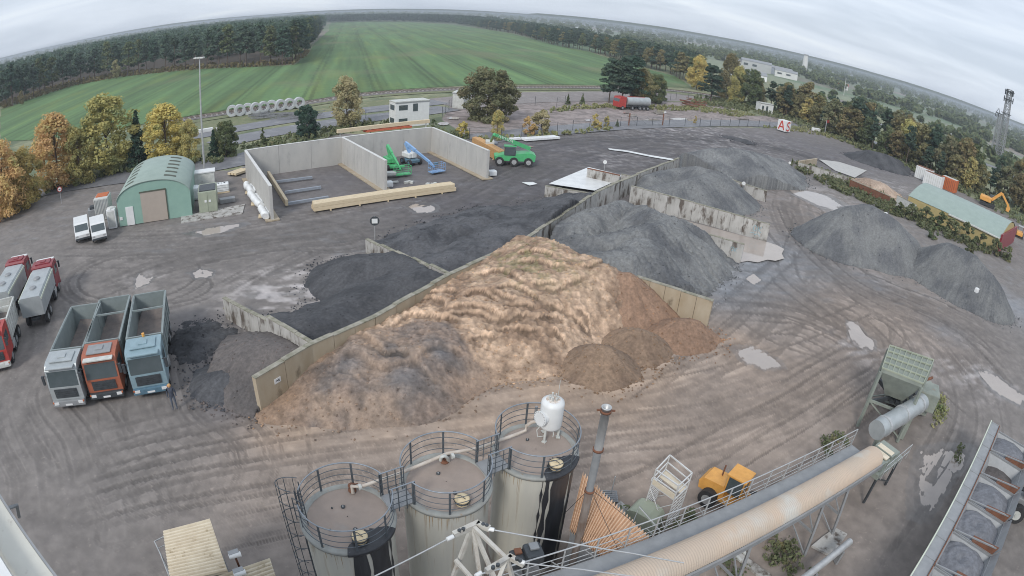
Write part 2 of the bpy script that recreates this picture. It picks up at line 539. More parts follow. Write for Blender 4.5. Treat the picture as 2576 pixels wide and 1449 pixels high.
def lay(pts, w=.35, s=1.0):
    """press one wheel rut along a polyline in the plan"""
    c = np.array(catmull(pts, 30))
    seg = np.hypot(*np.diff(c, axis=0).T); L = np.concatenate([[0], np.cumsum(seg)])
    n = int(L[-1] / .08) + 2
    t = np.linspace(0, L[-1], n)
    x = np.interp(t, L, c[:, 0]); y = np.interp(t, L, c[:, 1])
    fade = s * (.55 + .6 * vn(t * .1, t * 0 + pts[0][0], 5)) * (.9 + .1 * np.sign(np.sin(t * 17))) * np.clip(np.minimum(t, L[-1] - t) / 3, 0, 1)
    dx = np.gradient(x); dy = np.gradient(y); q = np.hypot(dx, dy) + 1e-9; nx, ny = -dy / q, dx / q
    for o in np.arange(-w, w + .01, .09):
        ir, ia = idx(x + nx * o, y + ny * o)
        ok = (ia > 1) & (ia < NA - 2) & (ir > 1) & (ir < NR - 2)
        a = (np.round(ir[ok]).astype(int), np.round(ia[ok]).astype(int))
        if abs(o) < w * .62: np.maximum.at(track, a, fade[ok])
        else: np.maximum.at(berm, a, fade[ok] * .8)


def swath(ctrl, n, spread, s=1.0, gauge=2.0, w=.2):
    c = [np.array(P2(*p)) for p in ctrl]
    for k in range(n):
        o = rng.normal(0, spread); a = rng.uniform(.0, .35); b = rng.uniform(.65, 1)
        pts = []
        m = catmull(c, 6); m = m[int(a * len(m)):max(int(b * len(m)), int(a * len(m)) + 4)]
        m = np.array(m[::3] + [m[-1]])
        d = np.gradient(m, axis=0); nn = np.stack([-d[:, 1], d[:, 0]], 1) / (np.hypot(*d.T)[:, None] + 1e-9)
        wob = np.cumsum(rng.normal(0, spread * .035, (len(m), 1)), 0)
        m = m + nn * (o + wob)
        sw_, ss_ = w * rng.uniform(.6, 2.0), s * rng.uniform(.25, 1)
        for g in (-gauge / 2, gauge / 2): lay([tuple(v) for v in m + nn * g], sw_, ss_ / (sw_ / w) ** .5)


swath([(60, 1330), (420, 1230), (900, 1150), (1400, 1080), (1800, 960), (2080, 820)], 15, 3.0, .9)
swath([(700, 1140), (1300, 1060), (1800, 1010), (2150, 880), (2300, 800)], 14, 1.8, 1.0)
swath([(1500, 1300), (1900, 1080), (2100, 950), (2200, 850), (2000, 700), (1980, 560)], 16, 2.4, 1.0)
swath([(1400, 1110), (1700, 900), (1900, 740), (2030, 600), (1990, 470)], 16, 2.0, 1.0)
swath([(2560, 1000), (2400, 830), (2150, 700), (2020, 560), (2010, 470)], 28, 3.0, 1.1)
swath([(2576, 900), (2380, 790), (2200, 720), (2060, 650)], 16, 2.0, 1.1)
swath([(1750, 760), (1900, 760), (2050, 790), (2300, 930), (2500, 1100)], 24, 2.6, 1.2)
swath([(1720, 700), (1900, 700), (2000, 740), (2140, 830)], 14, 1.8, 1.0)
swath([(200, 720), (500, 620), (900, 560), (1300, 500), (1450, 420), (1900, 370)], 22, 3.2, .8)
swath([(80, 640), (400, 640), (700, 600), (1000, 540), (1300, 460)], 16, 2.6, .8)
swath([(600, 760), (820, 640), (1150, 520), (1400, 400), (1700, 350), (2000, 360)], 18, 3.0, .9)
swath([(1420, 470), (1500, 400), (1700, 370), (1650, 420), (1400, 440)], 10, 2.5, .8)
swath([(1250, 420), (1500, 360), (1900, 370), (2150, 440), (2300, 560)], 22, 4.0, .9)
swath([(480, 1350), (560, 1150), (450, 1050), (420, 900), (480, 760)], 14, 2.5, .7)
swath([(150, 1300), (130, 1150), (60, 1000), (150, 850), (130, 640)], 12, 2.5, .6)
swath([(330, 1120), (400, 1250), (420, 1440)], 8, 2.5, .6)
swath([(2200, 1440), (2350, 1250), (2440, 1050), (2380, 900), (2200, 800)], 10, 1.5, .7)
for (u0, v0, ru, n) in ((830, 592, 3.6, 5), (330, 690, 6.0, 7), (1660, 405, 7.0, 5), (2090, 800, 6.0, 4), (430, 720, 3.5, 3), (2060, 700, 3.0, 4)):
    c = P(u0, v0)
    for k in range(n):
        r0 = ru * rng.uniform(.65, 1.25); a = rng.uniform(0, 6.28); b = a + rng.uniform(2.5, 5.6)
        lay([(c.x + rng.normal(0, .05) + r0 * 1.3 * math.cos(t), c.y + r0 * math.sin(t)) for t in np.linspace(a, b, 9)], .25, rng.uniform(.5, 1))

in_yard = inpoly(GX, GY, YARD)
PUDS = [[(2000, 480), (2040, 487), (2078, 496), (2112, 514), (2100, 528), (2072, 522), (2040, 505), (2008, 490)], [(2140, 818), (2160, 822), (2176, 842), (2190, 852), (2188, 868), (2160, 862), (2144, 845)], [(1860, 882), (1900, 880), (1945, 904), (1950, 916), (1915, 920), (1880, 906)], [(2480, 948), (2510, 950), (2560, 985), (2590, 1000), (2560, 1010), (2520, 990), (2500, 975)], [(2330, 1146), (2390, 1140), (2425, 1146), (2420, 1170), (2385, 1210), (2350, 1262), (2322, 1255), (2318, 1200)], [(494, 582), (520, 574), (560, 568), (594, 563), (600, 568), (560, 580), (520, 588)], [(483, 686), (505, 677), (530, 682), (524, 692), (495, 696)], [(344, 702), (352, 690), (366, 700), (380, 696), (372, 710), (346, 720)], [(1032, 518), (1050, 512), (1080, 513), (1092, 520), (1080, 529), (1050, 530)], [(1880, 700), (1896, 690), (1912, 702), (1900, 714)]]
base = np.array(srgb(123, 117, 113)) * .62
brown = np.array(srgb(150, 134, 121)) * .70
dark = np.array(srgb(92, 89, 93)) * .58
greyb = np.array(srgb(128, 131, 136)) * .72
sandc = np.array(srgb(176, 150, 126)) * .62
grassc = np.array(srgb(112, 126, 92)) * .55
drygr = np.array(srgb(150, 148, 112)) * .55
mudc = np.array(srgb(150, 136, 128)) * .70
Cg = np.zeros(GX.shape + (3,), np.float32); Cg[:] = base


def put(w, c):
    w = np.clip(w, 0, 1)[..., None]
    Cg[:] = Cg * (1 - w) + np.array(c) * w


n_big = fbm(GX * .09, GY * .09, 4, 11); n_mid = fbm(GX * .45, GY * .45, 4, 12); n_str = fbm(GX * .5 + GY * .12, GY * 1.6 - GX * .4, 4, 13)
wetm = np.zeros(GX.shape, np.float32)
# browner haul road in front of and beside the sand bay
for (u, v, r, s) in ((1500, 1100, 11, .9), (1950, 950, 9, 1), (2100, 800, 8, .8), (1150, 1140, 9, .8), (1800, 1150, 9, .75), (2150, 640, 10, .6), (2050, 520, 12, .4), (2300, 820, 7, .7), (800, 1150, 6, .5)):
    put(blob(GX, GY, u, v, r) * s * (.45 + .9 * n_big), brown)
for (u, v, r, s) in ((1380, 960, 3.5, .9), (1500, 960, 3, .8), (1180, 1040, 2.5, .7), (700, 1060, 2.2, .7), (1640, 930, 2.4, .7), (1830, 860, 3, .5), (1560, 1000, 2.5, .5), (760, 1075, 2, .6), (950, 1080, 2, .4)):
    put(blob(GX, GY, u, v, r) * s * (.3 + n_mid), sandc)
for (u, v, r, s) in ((1800, 720, 4.5, .8), (1900, 680, 5, .8), (1980, 640, 6, .7), (2200, 700, 4, .4), (1760, 660, 4, .7), (2380, 830, 3, .5), (2560, 780, 6, .8)):
    put(blob(GX, GY, u, v, r) * s * (.3 + 1.1 * n_str), greyb); wetm += blob(GX, GY, u, v, r) * s * .5
# dark asphalt planings trodden into the yard
for (u, v, r, s) in ((1250, 560, 10, .8), (1420, 480, 11, .8), (1500, 380, 22, .8), (1750, 350, 26, .8), (2050, 380, 22, .75), (2200, 400, 18, .5), (1250, 400, 14, .4), (480, 830, 2.5, .7), (560, 900, 3.5, .8), (600, 1000, 2.6, .8), (1000, 430, 14, .4), (1150, 520, 6, .5), (850, 460, 10, .5), (560, 1000, 2, .6)):
    put(blob(GX, GY, u, v, r) * s * (.25 + 1.25 * n_mid), dark)
# pale puddled mud
for (u, v, r, s) in ((700, 720, 4.2, .8), (760, 740, 3, .8), (650, 770, 2.5, .6), (360, 700, 2.3, .5), (1750, 335, 22, .6), (1560, 400, 9, .35), (2080, 500, 7, .7), (2160, 870, 2.4, .8), (2420, 930, 4, .6), (2500, 960, 3, .6), (1770, 600, 3, .4), (2250, 470, 7, .5)):
    put(blob(GX, GY, u, v, r) * s * np.clip((n_str - .42) * 5, 0, 1) * np.clip((fbm(GX * 1.3, GY * 1.3, 4, 33) - .38) * 5, 0, 1), np.array(srgb(176, 168, 165)) * .68)
    wetm += blob(GX, GY, u, v, r) * s * np.clip((n_str - .45) * 4, 0, 1)
put(np.clip((n_str - .6) * 3, 0, 1) * .45 * (GY > 45), greyb)
put(np.clip((.42 - n_str) * 3, 0, 1) * .3 * (GY > 30), dark)
# verge and grass outside the yard
out = ~in_yard & (RR > 40)
Cg[out] = (grassc * .55 + drygr * .45)
w = np.clip((n_mid - .5) * 4, 0, 1)[..., None] * out[..., None]; Cg[:] = Cg * (1 - w) + drygr * w
w = np.clip((n_big - .5) * 5, 0, 1)[..., None] * out[..., None]; Cg[:] = Cg * (1 - w) + (grassc * .8) * w
APRON = UV([(1180, 345), (1110, 300), (1135, 262), (1290, 240), (1480, 235), (1740, 240), (1800, 245), (1870, 290), (1960, 292), (2080, 322), (2080, 340), (1960, 320), (1700, 318), (1500, 328), (1300, 342)])
ap = inpoly(GX, GY, APRON)
Cg[ap] = np.array(srgb(142, 130, 126)) * .7
w = np.clip((n_str - .45) * 5, 0, 1)[..., None] * ap[..., None]; Cg[:] = Cg * (1 - w) + np.array(srgb(118, 108, 104)) * .6 * w
far = RR > 420
far_l = .62
Cg[far] = Cg[far] * 0 + np.array((.16, .195, .12))
ff = vn(GX * .006 + GY * .002, GY * .0035, 31); fm = vn(GX * .012, GY * .004 + GX * .003, 41)
c = Cg.copy()
c[ff > .62] = (.23, .20, .16); c[(ff > .3) & (ff < .42)] = (.12, .18, .095); c[(fm > .7)] = (.20, .23, .14); c[fm < .22] = (.17, .17, .12)
Cg[far] = c[far] * .66
NEARR = GX > 100
rut = np.clip(track, 0, 1) * in_yard; br = np.clip(berm, 0, 1) * in_yard * (1 - rut)
Cg *= (1 - .46 * rut)[..., None]; Cg *= (1 + .24 * br)[..., None]
fine = fbm(GX * 2.2, GY * 2.2, 3, 21)
Cg *= (.82 + .36 * fine)[..., None] * (.82 + .36 * n_mid)[..., None]
GZ = (in_yard * (.16 * (n_big - .5) + .10 * (n_mid - .5) + .03 * (fine - .5)) - .05 * rut + .035 * br) * np.clip((RR - 8) / 10, 0, 1) - .04
GZ = np.where(in_yard, GZ, -.04)
for pl_ in PUDS:
    q_ = UV(pl_); cx_ = sum(v[0] for v in q_) / len(q_); cy_ = sum(v[1] for v in q_) / len(q_)
    for k_, dz_, dk_ in ((1.7, 0, .80), (1.35, .02, .86), (1.1, .05, .9)):
        m_ = inpoly(GX + .5 * (n_mid - .5), GY + .5 * (fine - .5), [(cx_ + (v[0] - cx_) * k_, cy_ + (v[1] - cy_) * k_) for v in q_]); GZ[m_] -= dz_; Cg[m_] *= dk_; wetm[m_] = .9
Cg = boost(Cg, 1.66, .12)
V = np.stack([GX, GY, GZ], -1).reshape(-1, 3)
ii = np.arange(NR * NA).reshape(NR, NA)
F = np.stack([ii[:-1, :-1], ii[:-1, 1:], ii[1:, 1:], ii[1:, :-1]], -1).reshape(-1, 4)[:, ::-1]
g = mesh_np('ground', V, F, M['ground'], smooth=True, col=Cg.reshape(-1, 3), wet=np.clip(wetm, 0, 1).ravel())
tag(g, kind='structure')
mb = MB(); mb.add([(-9000, -9000, -.6), (9000, -9000, -.6), (9000, 16, -.6), (-9000, 16, -.6)], [(0, 1, 2, 3)])
tag(mb.build('terrain', M['ground']), kind='structure')


def sheet(name, poly, z, m, kind='structure', jit=0.0, sub=0):
    pts = [Vector((p[0], p[1], 0)) for p in poly]
    if jit:
        o = []
        for i, p in enumerate(pts):
            q = pts[(i + 1) % len(pts)]
            k = max(2, int((q - p).length / (jit * 2)))
            for j in range(k):
                v = p.lerp(q, j / k); o.append(v + Vector((random.gauss(0, jit * .35), random.gauss(0, jit * .35), 0)))
        pts = o
    bm = bmesh.new()
    vs = [bm.verts.new((p.x, p.y, z)) for p in pts]
    f = bm.faces.new(vs)
    if f.normal.z < 0: f.normal_flip()
    bmesh.ops.triangulate(bm, faces=[f])
    me = bpy.data.meshes.new(name); bm.to_mesh(me); bm.free(); me.materials.append(m)
    o = bpy.data.objects.new(name, me); COL.objects.link(o)
    return tag(o, kind=kind)


# field: striped crop, its own sheet with drilled rows
FIELD = UV([(0, 366), (0, 275), (80, 248), (187, 214), (300, 194), (500, 174), (644, 168), (741, 163), (777, 134), (787, 111), (824, 78), (829, 57), (900, 54), (1000, 54.5), (1140, 62), (1290, 85), (1400, 115), (1480, 130), (1580, 162), (1700, 192), (1745, 222), (1640, 218), (1480, 214), (1290, 213), (1150, 217), (920, 232), (756, 256), (585, 276), (440, 298), (300, 325), (120, 352)])
FIELD = [(-330, 200)] + FIELD + [(-150, 108), (-330, 150)]
rr = [75.0]
while rr[-1] < 1500: rr.append(rr[-1] * 1.0055)
rr = np.array(rr); aa = np.linspace(R(-72), R(24), 760)
FA, FR = np.meshgrid(aa, rr); FX = FR * np.sin(FA); FY = FR * np.cos(FA)
fin = inpoly(FX, FY, FIELD)
dirf = np.array(P2(900, 60)) - np.array(P2(1010, 200)); dirf /= np.hypot(*dirf)
sd = FX * (-dirf[1]) + FY * dirf[0]; ld = FX * dirf[0] + FY * dirf[1]
st = .5 + .5 * np.sin(sd / 3.1 + 1.2 * vn(ld * .01, sd * .02, 2))
st2 = fbm(sd * .16, ld * .012, 4, 5); st3 = fbm(sd * .9, ld * .02, 3, 6)
br = .80 + .13 * st + .62 * (st2 - .5) + .5 * (st3 - .5) + .25 * (fbm(FX * .05, FY * .05, 4, 9) - .5)
tram = np.abs(((sd + 1.5 * vn(ld * .01, sd * 0, 8)) % 18) - 9) < .55; tram2 = np.abs(((sd + 1.5 * vn(ld * .01, sd * 0, 8)) % 18) - 11) < .45
br = br * np.where(tram | tram2, .72, 1)
yl = np.clip((fbm(sd * .25, ld * .03, 3, 15) - .5) * 3, 0, 1)
CF_ = np.stack([br * (1 + .38 * yl), br * (1 + .12 * yl), br * (1 - .12 * yl)], -1)
bare = np.clip((fbm(FX * .03, FY * .03, 4, 19) - .62) * 5, 0, 1)[..., None]
CF_ = CF_ * (1 - bare * .6) + np.array((1.5, .85, 1.2)) * bare * .6
ii = np.arange(FX.size).reshape(FX.shape)
cell = fin[:-1, :-1] & fin[1:, 1:]
F = np.stack([ii[:-1, :-1], ii[:-1, 1:], ii[1:, 1:], ii[1:, :-1]], -1)[cell][:, ::-1]
used = np.unique(F); remap = np.full(FX.size, -1); remap[used] = np.arange(len(used))
V = np.stack([FX, FY, np.full(FX.shape, .06)], -1).reshape(-1, 3)[used]
fo = mesh_np('field', V, remap[F], M['field'], col=CF_.reshape(-1, 3)[used]); tag(fo, kind='structure')


# ------------------------------------------------------------------ roads and railway bed
def ribbon(name, pts, w, z, m, kind='structure'):
    c = np.array(catmull([P2(*p) for p in pts], 10)); d = np.gradient(c, axis=0); n = np.stack([-d[:, 1], d[:, 0]], 1) / np.hypot(*d.T)[:, None]
    a, b = c + n * w / 2, c - n * w / 2; k = len(c)
    V = np.concatenate([np.c_[a, np.full(k, z)], np.c_[b, np.full(k, z)]])
    F = np.array([(i, i + 1, k + i + 1, k + i) for i in range(k - 1)])[:, ::-1]
    return tag(mesh_np(name, V, F, m), kind=kind)


M['verge'] = mat('verge_grass', (.20, .21, .115), (.13, .155, .08), 1.3, rough=.95, c3=(.27, .24, .15), s3=.5, t3=.55)
M['gravel'] = mat('gravel_track', (.27, .24, .23), (.20, .18, .175), .7, rough=.9, c3=(.34, .31, .3), s3=.35)
ribbon('grass_verge', [(430, 330), (600, 305), (800, 280), (960, 262), (1130, 250), (1300, 245), (1480, 243), (1650, 246), (1760, 252)], 12, .0, M['verge'])
ribbon('service_road', [(430, 352), (560, 330), (700, 306), (830, 288), (1000, 268), (1110, 256)], 6.5, .06, M['asphalt_road'])
ribbon('road', [(0, 505), (150, 470), (350, 440), (480, 425), (620, 398), (700, 372)], 7.5, .06, M['asphalt_road'])
ribbon('lower_road', [(540, 365), (640, 342), (730, 326), (860, 306), (960, 294), (1060, 282), (1130, 272)], 7, .07, M['asphalt_road'])
ribbon('gravel_track', [(1110, 262), (1290, 246), (1480, 242), (1740, 244)], 16, .03, M['gravel'])
ribbon('access_road', [(1190, 352), (1300, 338), (1420, 326), (1560, 316), (1700, 311), (1850, 310), (1960, 314), (2080, 326), (2180, 352), (2300, 400)], 7, .06, M['asphalt_road'])
ribbon('railway_bed', [(380, 318), (470, 300), (585, 282.5), (756, 261), (920, 238), (1150, 224), (1290, 220), (1480, 220), (1640, 224), (1745, 234), (1830, 247)], 5.5, .10, M['ballast'])
ribbon('ditch', [(380, 327), (470, 309), (585, 291), (756, 268), (920, 244), (1150, 229.5), (1290, 226), (1480, 226), (1640, 230), (1745, 240)], 3.4, .08, M['pile' if 0 else 'verge'])

# rails and sleepers: one track
RAILU = [(380, 318), (470, 300), (585, 282.5), (756, 261), (920, 238), (1150, 224), (1290, 220), (1480, 220), (1640, 224), (1745, 234), (1830, 247)]
rc = np.array(catmull([P2(*p) for p in RAILU], 16)); rd = np.gradient(rc, axis=0); rn = np.stack([-rd[:, 1], rd[:, 0]], 1) / np.hypot(*rd.T)[:, None]
tr = thing('railway_track', 'single railway track on pale sleepers running along the near edge of the green field', 'railway track', (rc[0][0], rc[0][1], .1))
for sgn in (-1, 1):
    mb = MB()
    q = rc + rn * sgn * .72
    for i in range(len(q) - 1): mb.beam((*q[i], .34), (*q[i + 1], .34), .08, .16)
    mb.build('rail', M['rails'], tr, world=True)
mb = MB()
seg = np.hypot(*np.diff(rc, axis=0).T); L = np.concatenate([[0], np.cumsum(seg)])
M['sleeper'] = mat('sleeper_concrete', (.5, .48, .46), None, 2)
for t in np.arange(0, L[-1], 1.3):
    x = np.interp(t, L, rc[:, 0]); y = np.interp(t, L, rc[:, 1]); nx = np.interp(t, L, rn[:, 0]); ny = np.interp(t, L, rn[:, 1])
    mb.beam((x - nx * 1.3, y - ny * 1.3, .2), (x + nx * 1.3, y + ny * 1.3, .2), .35, .16)
tag(mb.build('sleepers', M['sleeper'], tr, world=True), kind='stuff')

# ================================================================== PILES
def ridge_pts(rl, step=.35):
    o = []
    for poly in rl:
        p = [np.array(P(*q)) for q in poly]
        if len(p) == 1: o.append(p[0]); continue
        for i in range(len(p) - 1):
            n = max(1, int(np.linalg.norm(p[i + 1] - p[i]) / step))
            for k in range(n): o.append(p[i] + (p[i + 1] - p[i]) * k / n)
        o.append(p[-1])
    return np.array(o)


def cone_field(X, Y, pts, slope, rnd=.4, gul=.0, seed=0):
    Z = np.full(X.shape, -9.0)
    for (x, y, z) in pts:
        dx, dy = X - x, Y - y
        d = np.hypot(dx, dy)
        Z = np.maximum(Z, z - slope * (np.sqrt(d * d + rnd * rnd) - rnd))
    return Z


DES = .38


def grid_mesh(name, X, Y, Z, keep, m, col, label, cat, group=None, wet=None, thick=True):
    ii = np.arange(X.size).reshape(X.shape)
    cell = keep[:-1, :-1] & keep[1:, 1:] & keep[:-1, 1:] & keep[1:, :-1]
    F = np.stack([ii[:-1, :-1], ii[:-1, 1:], ii[1:, 1:], ii[1:, :-1]], -1)[cell]
    rs_ = np.random.RandomState(len(F) % 9973); kk_ = np.argwhere(keep & (Z > -.05)); ft_ = np.argwhere(keep & (np.abs(Z) < .1)); dist_ = math.hypot(float(X.mean()), float(Y.mean()))
    for arr_, n_, jit_ in ((kk_, int(min(1400, len(kk_) * .02)), 0), (ft_, min(260, len(ft_)), .55)):
        if len(arr_) and n_:
            for i_, j_ in arr_[rs_.randint(0, len(arr_), n_)]: SPILL.append((X[i_, j_] + rs_.normal(0, jit_), Y[i_, j_] + rs_.normal(0, jit_), max(0, Z[i_, j_]) if not jit_ else .0, rs_.uniform(.025, .075) * (1 + dist_ / 80), *(col[i_, j_] * rs_.uniform(.7, 1.35))))
    used = np.unique(F); remap = np.full(X.size, -1); remap[used] = np.arange(len(used))
    V = np.stack([X, Y, Z], -1).reshape(-1, 3)[used]
    # skirt: drop rim to below the ground
    E = np.concatenate([F[:, [0, 1]], F[:, [1, 2]], F[:, [2, 3]], F[:, [3, 0]]]); Es = np.sort(E, 1)
    key = Es[:, 0].astype(np.int64) * X.size + Es[:, 1]; u, inv, cnt = np.unique(key, return_inverse=True, return_counts=True)
    bd = E[cnt[inv] == 1]; bd = remap[bd]
    n = len(V); V2 = V.copy(); V2[:, 2] = np.minimum(V2[:, 2] - .3, -.3)
    F2 = np.stack([bd[:, 1], bd[:, 0], bd[:, 0] + n, bd[:, 1] + n], 1)
    cc_ = boost(col, 1.6, DES).reshape(-1, 3)[used]
    loc = (float(V[:, 0].mean()), float(V[:, 1].mean()), 0)
    o = mesh_np(name, np.concatenate([V, V2]), np.concatenate([remap[F], F2]), m, col=np.concatenate([cc_, cc_]), loc=loc)
    return tag(o, label, cat, group)


def pile(name, label, ridges, slope, c, c2=None, poly=None, rough=.05, rnd=.5, res=.16, group=None, seed=1, gul=0.1, lump=.0, zmin=-.15, cat='pile', band=0.0, cbias=0.0):
    pts = ridge_pts(ridges)
    ext = pts[:, 2].max() / slope + 1.5
    x0, x1 = pts[:, 0].min() - ext, pts[:, 0].max() + ext; y0, y1 = pts[:, 1].min() - ext, pts[:, 1].max() + ext
    X, Y = np.meshgrid(np.arange(x0, x1, res), np.arange(y0, y1, res))
    wx = X + .8 * (fbm(X * .5, Y * .5, 3, seed + 50) - .5) * 1.0; wy = Y + .8 * (fbm(X * .5, Y * .5, 3, seed + 60) - .5)
    Z = cone_field(wx, wy, pts, slope, rnd)
    # gullies running down the slope: noise that varies with the bearing only
    k = np.argmax(np.stack([p[2] - slope * np.hypot(X - p[0], Y - p[1]) for p in pts[::max(1, len(pts) // 24)]]), 0)
    cp = pts[::max(1, len(pts) // 24)][k]
    th = np.arctan2(Y - cp[..., 1], X - cp[..., 0]); dist = np.hypot(X - cp[..., 0], Y - cp[..., 1])
    gl = .6 * (fbm(th * 5 + cp[..., 0] * .7, dist * .12 + cp[..., 1] * .7, 3, seed + 7) - .5) + .55 * (.5 - 2 * np.abs(fbm(th * 11 + cp[..., 0] * 1.7, dist * .10 + cp[..., 1], 3, seed + 17) - .5))- .18
    Z = Z + gul * gl * np.clip(dist / 2, 0, 1) * 2 + rough * 2 * (fbm(X * 1.4, Y * 1.4, 4, seed + 3) - .5)
    if lump: Z = Z + lump * (np.abs(fbm(X * .45, Y * .45, 4, seed + 9) - .5) * -4 + .6)
    keep = Z > zmin
    if poly is not None: keep &= inpoly(X, Y, poly)
    t = np.clip(.5 + 2.4 * (fbm(X * .5, Y * .5, 4, seed + 5) - .5) + 1.6 * gl + cbias, 0, 1)[..., None]
    c = np.array(c); c2 = np.array(c2 if c2 is not None else c * .8)
    col = c * (1 - t) + c2 * t
    col = col * (.82 + .36 * fbm(X * 4, Y * 4, 2, seed + 8))[..., None]
    return grid_mesh(name, X, Y, Z, keep, M['pile'], col, label, cat, group)


G1 = np.array(srgb(126, 128, 128)) * .57; G2 = np.array(srgb(96, 99, 104)) * .55; SPILL = []
DK1 = np.array(srgb(82, 83, 88)) * .60; DK2 = np.array(srgb(62, 64, 70)) * .58
SA1 = np.array(srgb(200, 168, 138)) * .64; SA2 = np.array(srgb(160, 130, 104)) * .60
BR1 = np.array(srgb(166, 130, 102)) * .58; BR2 = np.array(srgb(146, 114, 90)) * .56; CO1 = np.array(srgb(150, 123, 98)) * .54; CO2 = np.array(srgb(128, 104, 84)) * .52
MB1 = np.array(srgb(150, 128, 112)) * .62; MB2 = np.array(srgb(120, 110, 104)) * .60

# ------------------------------------------------------------------ retaining walls
def wall(name, label, a, b, za, zb, t=.3, m='conc_old', cap=None, panel=2.5, group=None, jog=0.0, capm='moss', z0=-.2, parts=None):
    a = Vector(a[:2]).to_3d(); b = Vector(b[:2]).to_3d(); d = (b - a); L = d.length; d.normalize(); n = Vector((-d.y, d.x, 0))
    rot = math.atan2(d.y, d.x)
    root = thing(name, label, 'wall', (a.x, a.y, 0), rot, group)
    k = max(1, int(round(L / panel))); mb = MB(); cp = MB()
    for i in range(k):
        x0, x1 = L * i / k, L * (i + 1) / k - .03
        z = za + (zb - za) * (i + .5) / k + (random.uniform(-jog, jog))
        o = random.uniform(-.01, .01) if jog else 0
        mb.box(((x0 + x1) / 2, o, (z0 + z) / 2), (x1 - x0, t, z - z0))
        if cap: cp.box(((x0 + x1) / 2, o, z + cap / 2 + .002), (x1 - x0 + .01, t + .04, cap))
    mb.build('panels', M[m], root)
    if cap: cp.build('coping', M[capm], root)
    return root


W0 = P(637, 948, 2.3); 
WL = [P(637, 948, 2.3), P(780, 866, 2.25), P(940, 795, 2.25), P(1130, 690, 2.25), P(1300, 615, 2.2), P(1500, 484, 2.2), P(1560, 455, 2.3), P(1603, 437, 2.3), P(1708, 397, 2.3)]
names = [('near left end with a small white sign', 'conc_sand'), ('beside the grey brown heap', 'conc_sand'), ('behind the rippled sand below the black heap', 'conc_sand'), ('between black heap and sand crest', 'conc_sand'), ('half buried between dark planings and grey gravel', 'conc_old'), ('beside the white lime bay', 'conc_old'), ('short piece at the corner of the lime bay', 'conc_old'), ('far end beside the blue grey gravel', 'conc_old')]
for i in range(len(WL) - 1):
    wall('bay_wall', 'long concrete bay wall section, ' + names[i][0], WL[i], WL[i + 1], 2.25, 2.25, .34, names[i][1], cap=.06, panel=2.0, jog=.07, group='sections of the long bay wall')
wall('divider_wall', 'weathered divider wall panels at the left end, rising from the dark yard', P(563, 746, 1.7), P(676, 804, 1.8), 1.55, 1.75, .28, 'conc_old', cap=.05, panel=1.1, jog=.05)
wall('divider_wall', 'divider wall panels joining the long wall beside the black heap, behind the brown mound', P(672, 792, 2.2), P(784, 858, 2.2), 2.15, 2.15, .28, 'conc_old', cap=.05, panel=1.5, jog=.05)
wall('divider_wall', 'pale divider wall between the black heap and the dark planings under the round sign', P(922, 602, 1.5), P(1130, 689, 2.1), 1.45, 2.15, .28, 'conc_old', cap=.05, panel=2.2, jog=.03)
wall('divider_wall', 'tall brown stained divider wall right of the orange brown sand', P(1600, 694, 2.2), P(1795, 757, 2.2), 2.2, 2.2, .34, 'conc_sand', cap=.05, panel=1.25, jog=.02)
wall('divider_wall', 'long blotchy black and white divider wall above the flooded bay', P(1588, 470, 2.2), P(1938, 565, 2.0), 2.3, 2.0, .3, 'conc_old', cap=.05, panel=1.6, jog=.02)
wall('divider_wall', 'short blotchy divider wall half buried by the large grey heap, blue scrawl on it', P(1735, 576, 1.95), P(1873, 615, 1.95), 1.95, 1.95, .3, 'conc_old', cap=.04, panel=1.15, jog=.02)
wall('divider_wall', 'rust streaked divider wall right of the striped gravel heap', P(1828, 448, 1.6), P(1930, 481, 1.6), 1.6, 1.6, .3, 'conc_old', cap=.05, panel=1.5, jog=.02)
wall('divider_wall', 'rust framed two panel wall at the back of the white lime bay', P(1478, 424, 1.5), P(1560, 442, 1.5), 1.5, 1.5, .25, 'conc_old', cap=.1, panel=4.5, capm='rust')
wall('divider_wall', 'low grey panel wall at the back corner of the white lime bay', P(1563, 436, 1.6), P(1612, 447, 1.6), 1.5, 1.5, .25, 'conc_old', cap=.05, panel=1.6)
wall('divider_wall', 'low front wall of the white lime bay rising from the black planings', P(1372, 467, 1.3), P(1500, 488, 1.3), 1.25, 1.3, .25, 'conc_old', cap=.05, panel=1.8, jog=.03)

# painted scrawl on two walls
def scrawl(px, py, z, s, root_name):
    p = P(px, py, z); d = Vector((.88, -.46, 0)); n = Vector((-.46, -.88, 0))
    mb = MB()
    def pt(a, b): return p + d * a * s + Vector((0, 0, b * s)) + n * .03
    import math as _m
    ring = [pt(.3 + .3 * _m.cos(t), .5 + .45 * _m.sin(t)) for t in np.linspace(0, 6.28, 13)]
    mb.tube(ring, .03, 4)
    mb.tube([pt(.85, 0), pt(.85, .95)], .03, 4); mb.tube([pt(1.35, .95), pt(.88, .45), pt(1.4, 0)], .03, 4)
    return mb


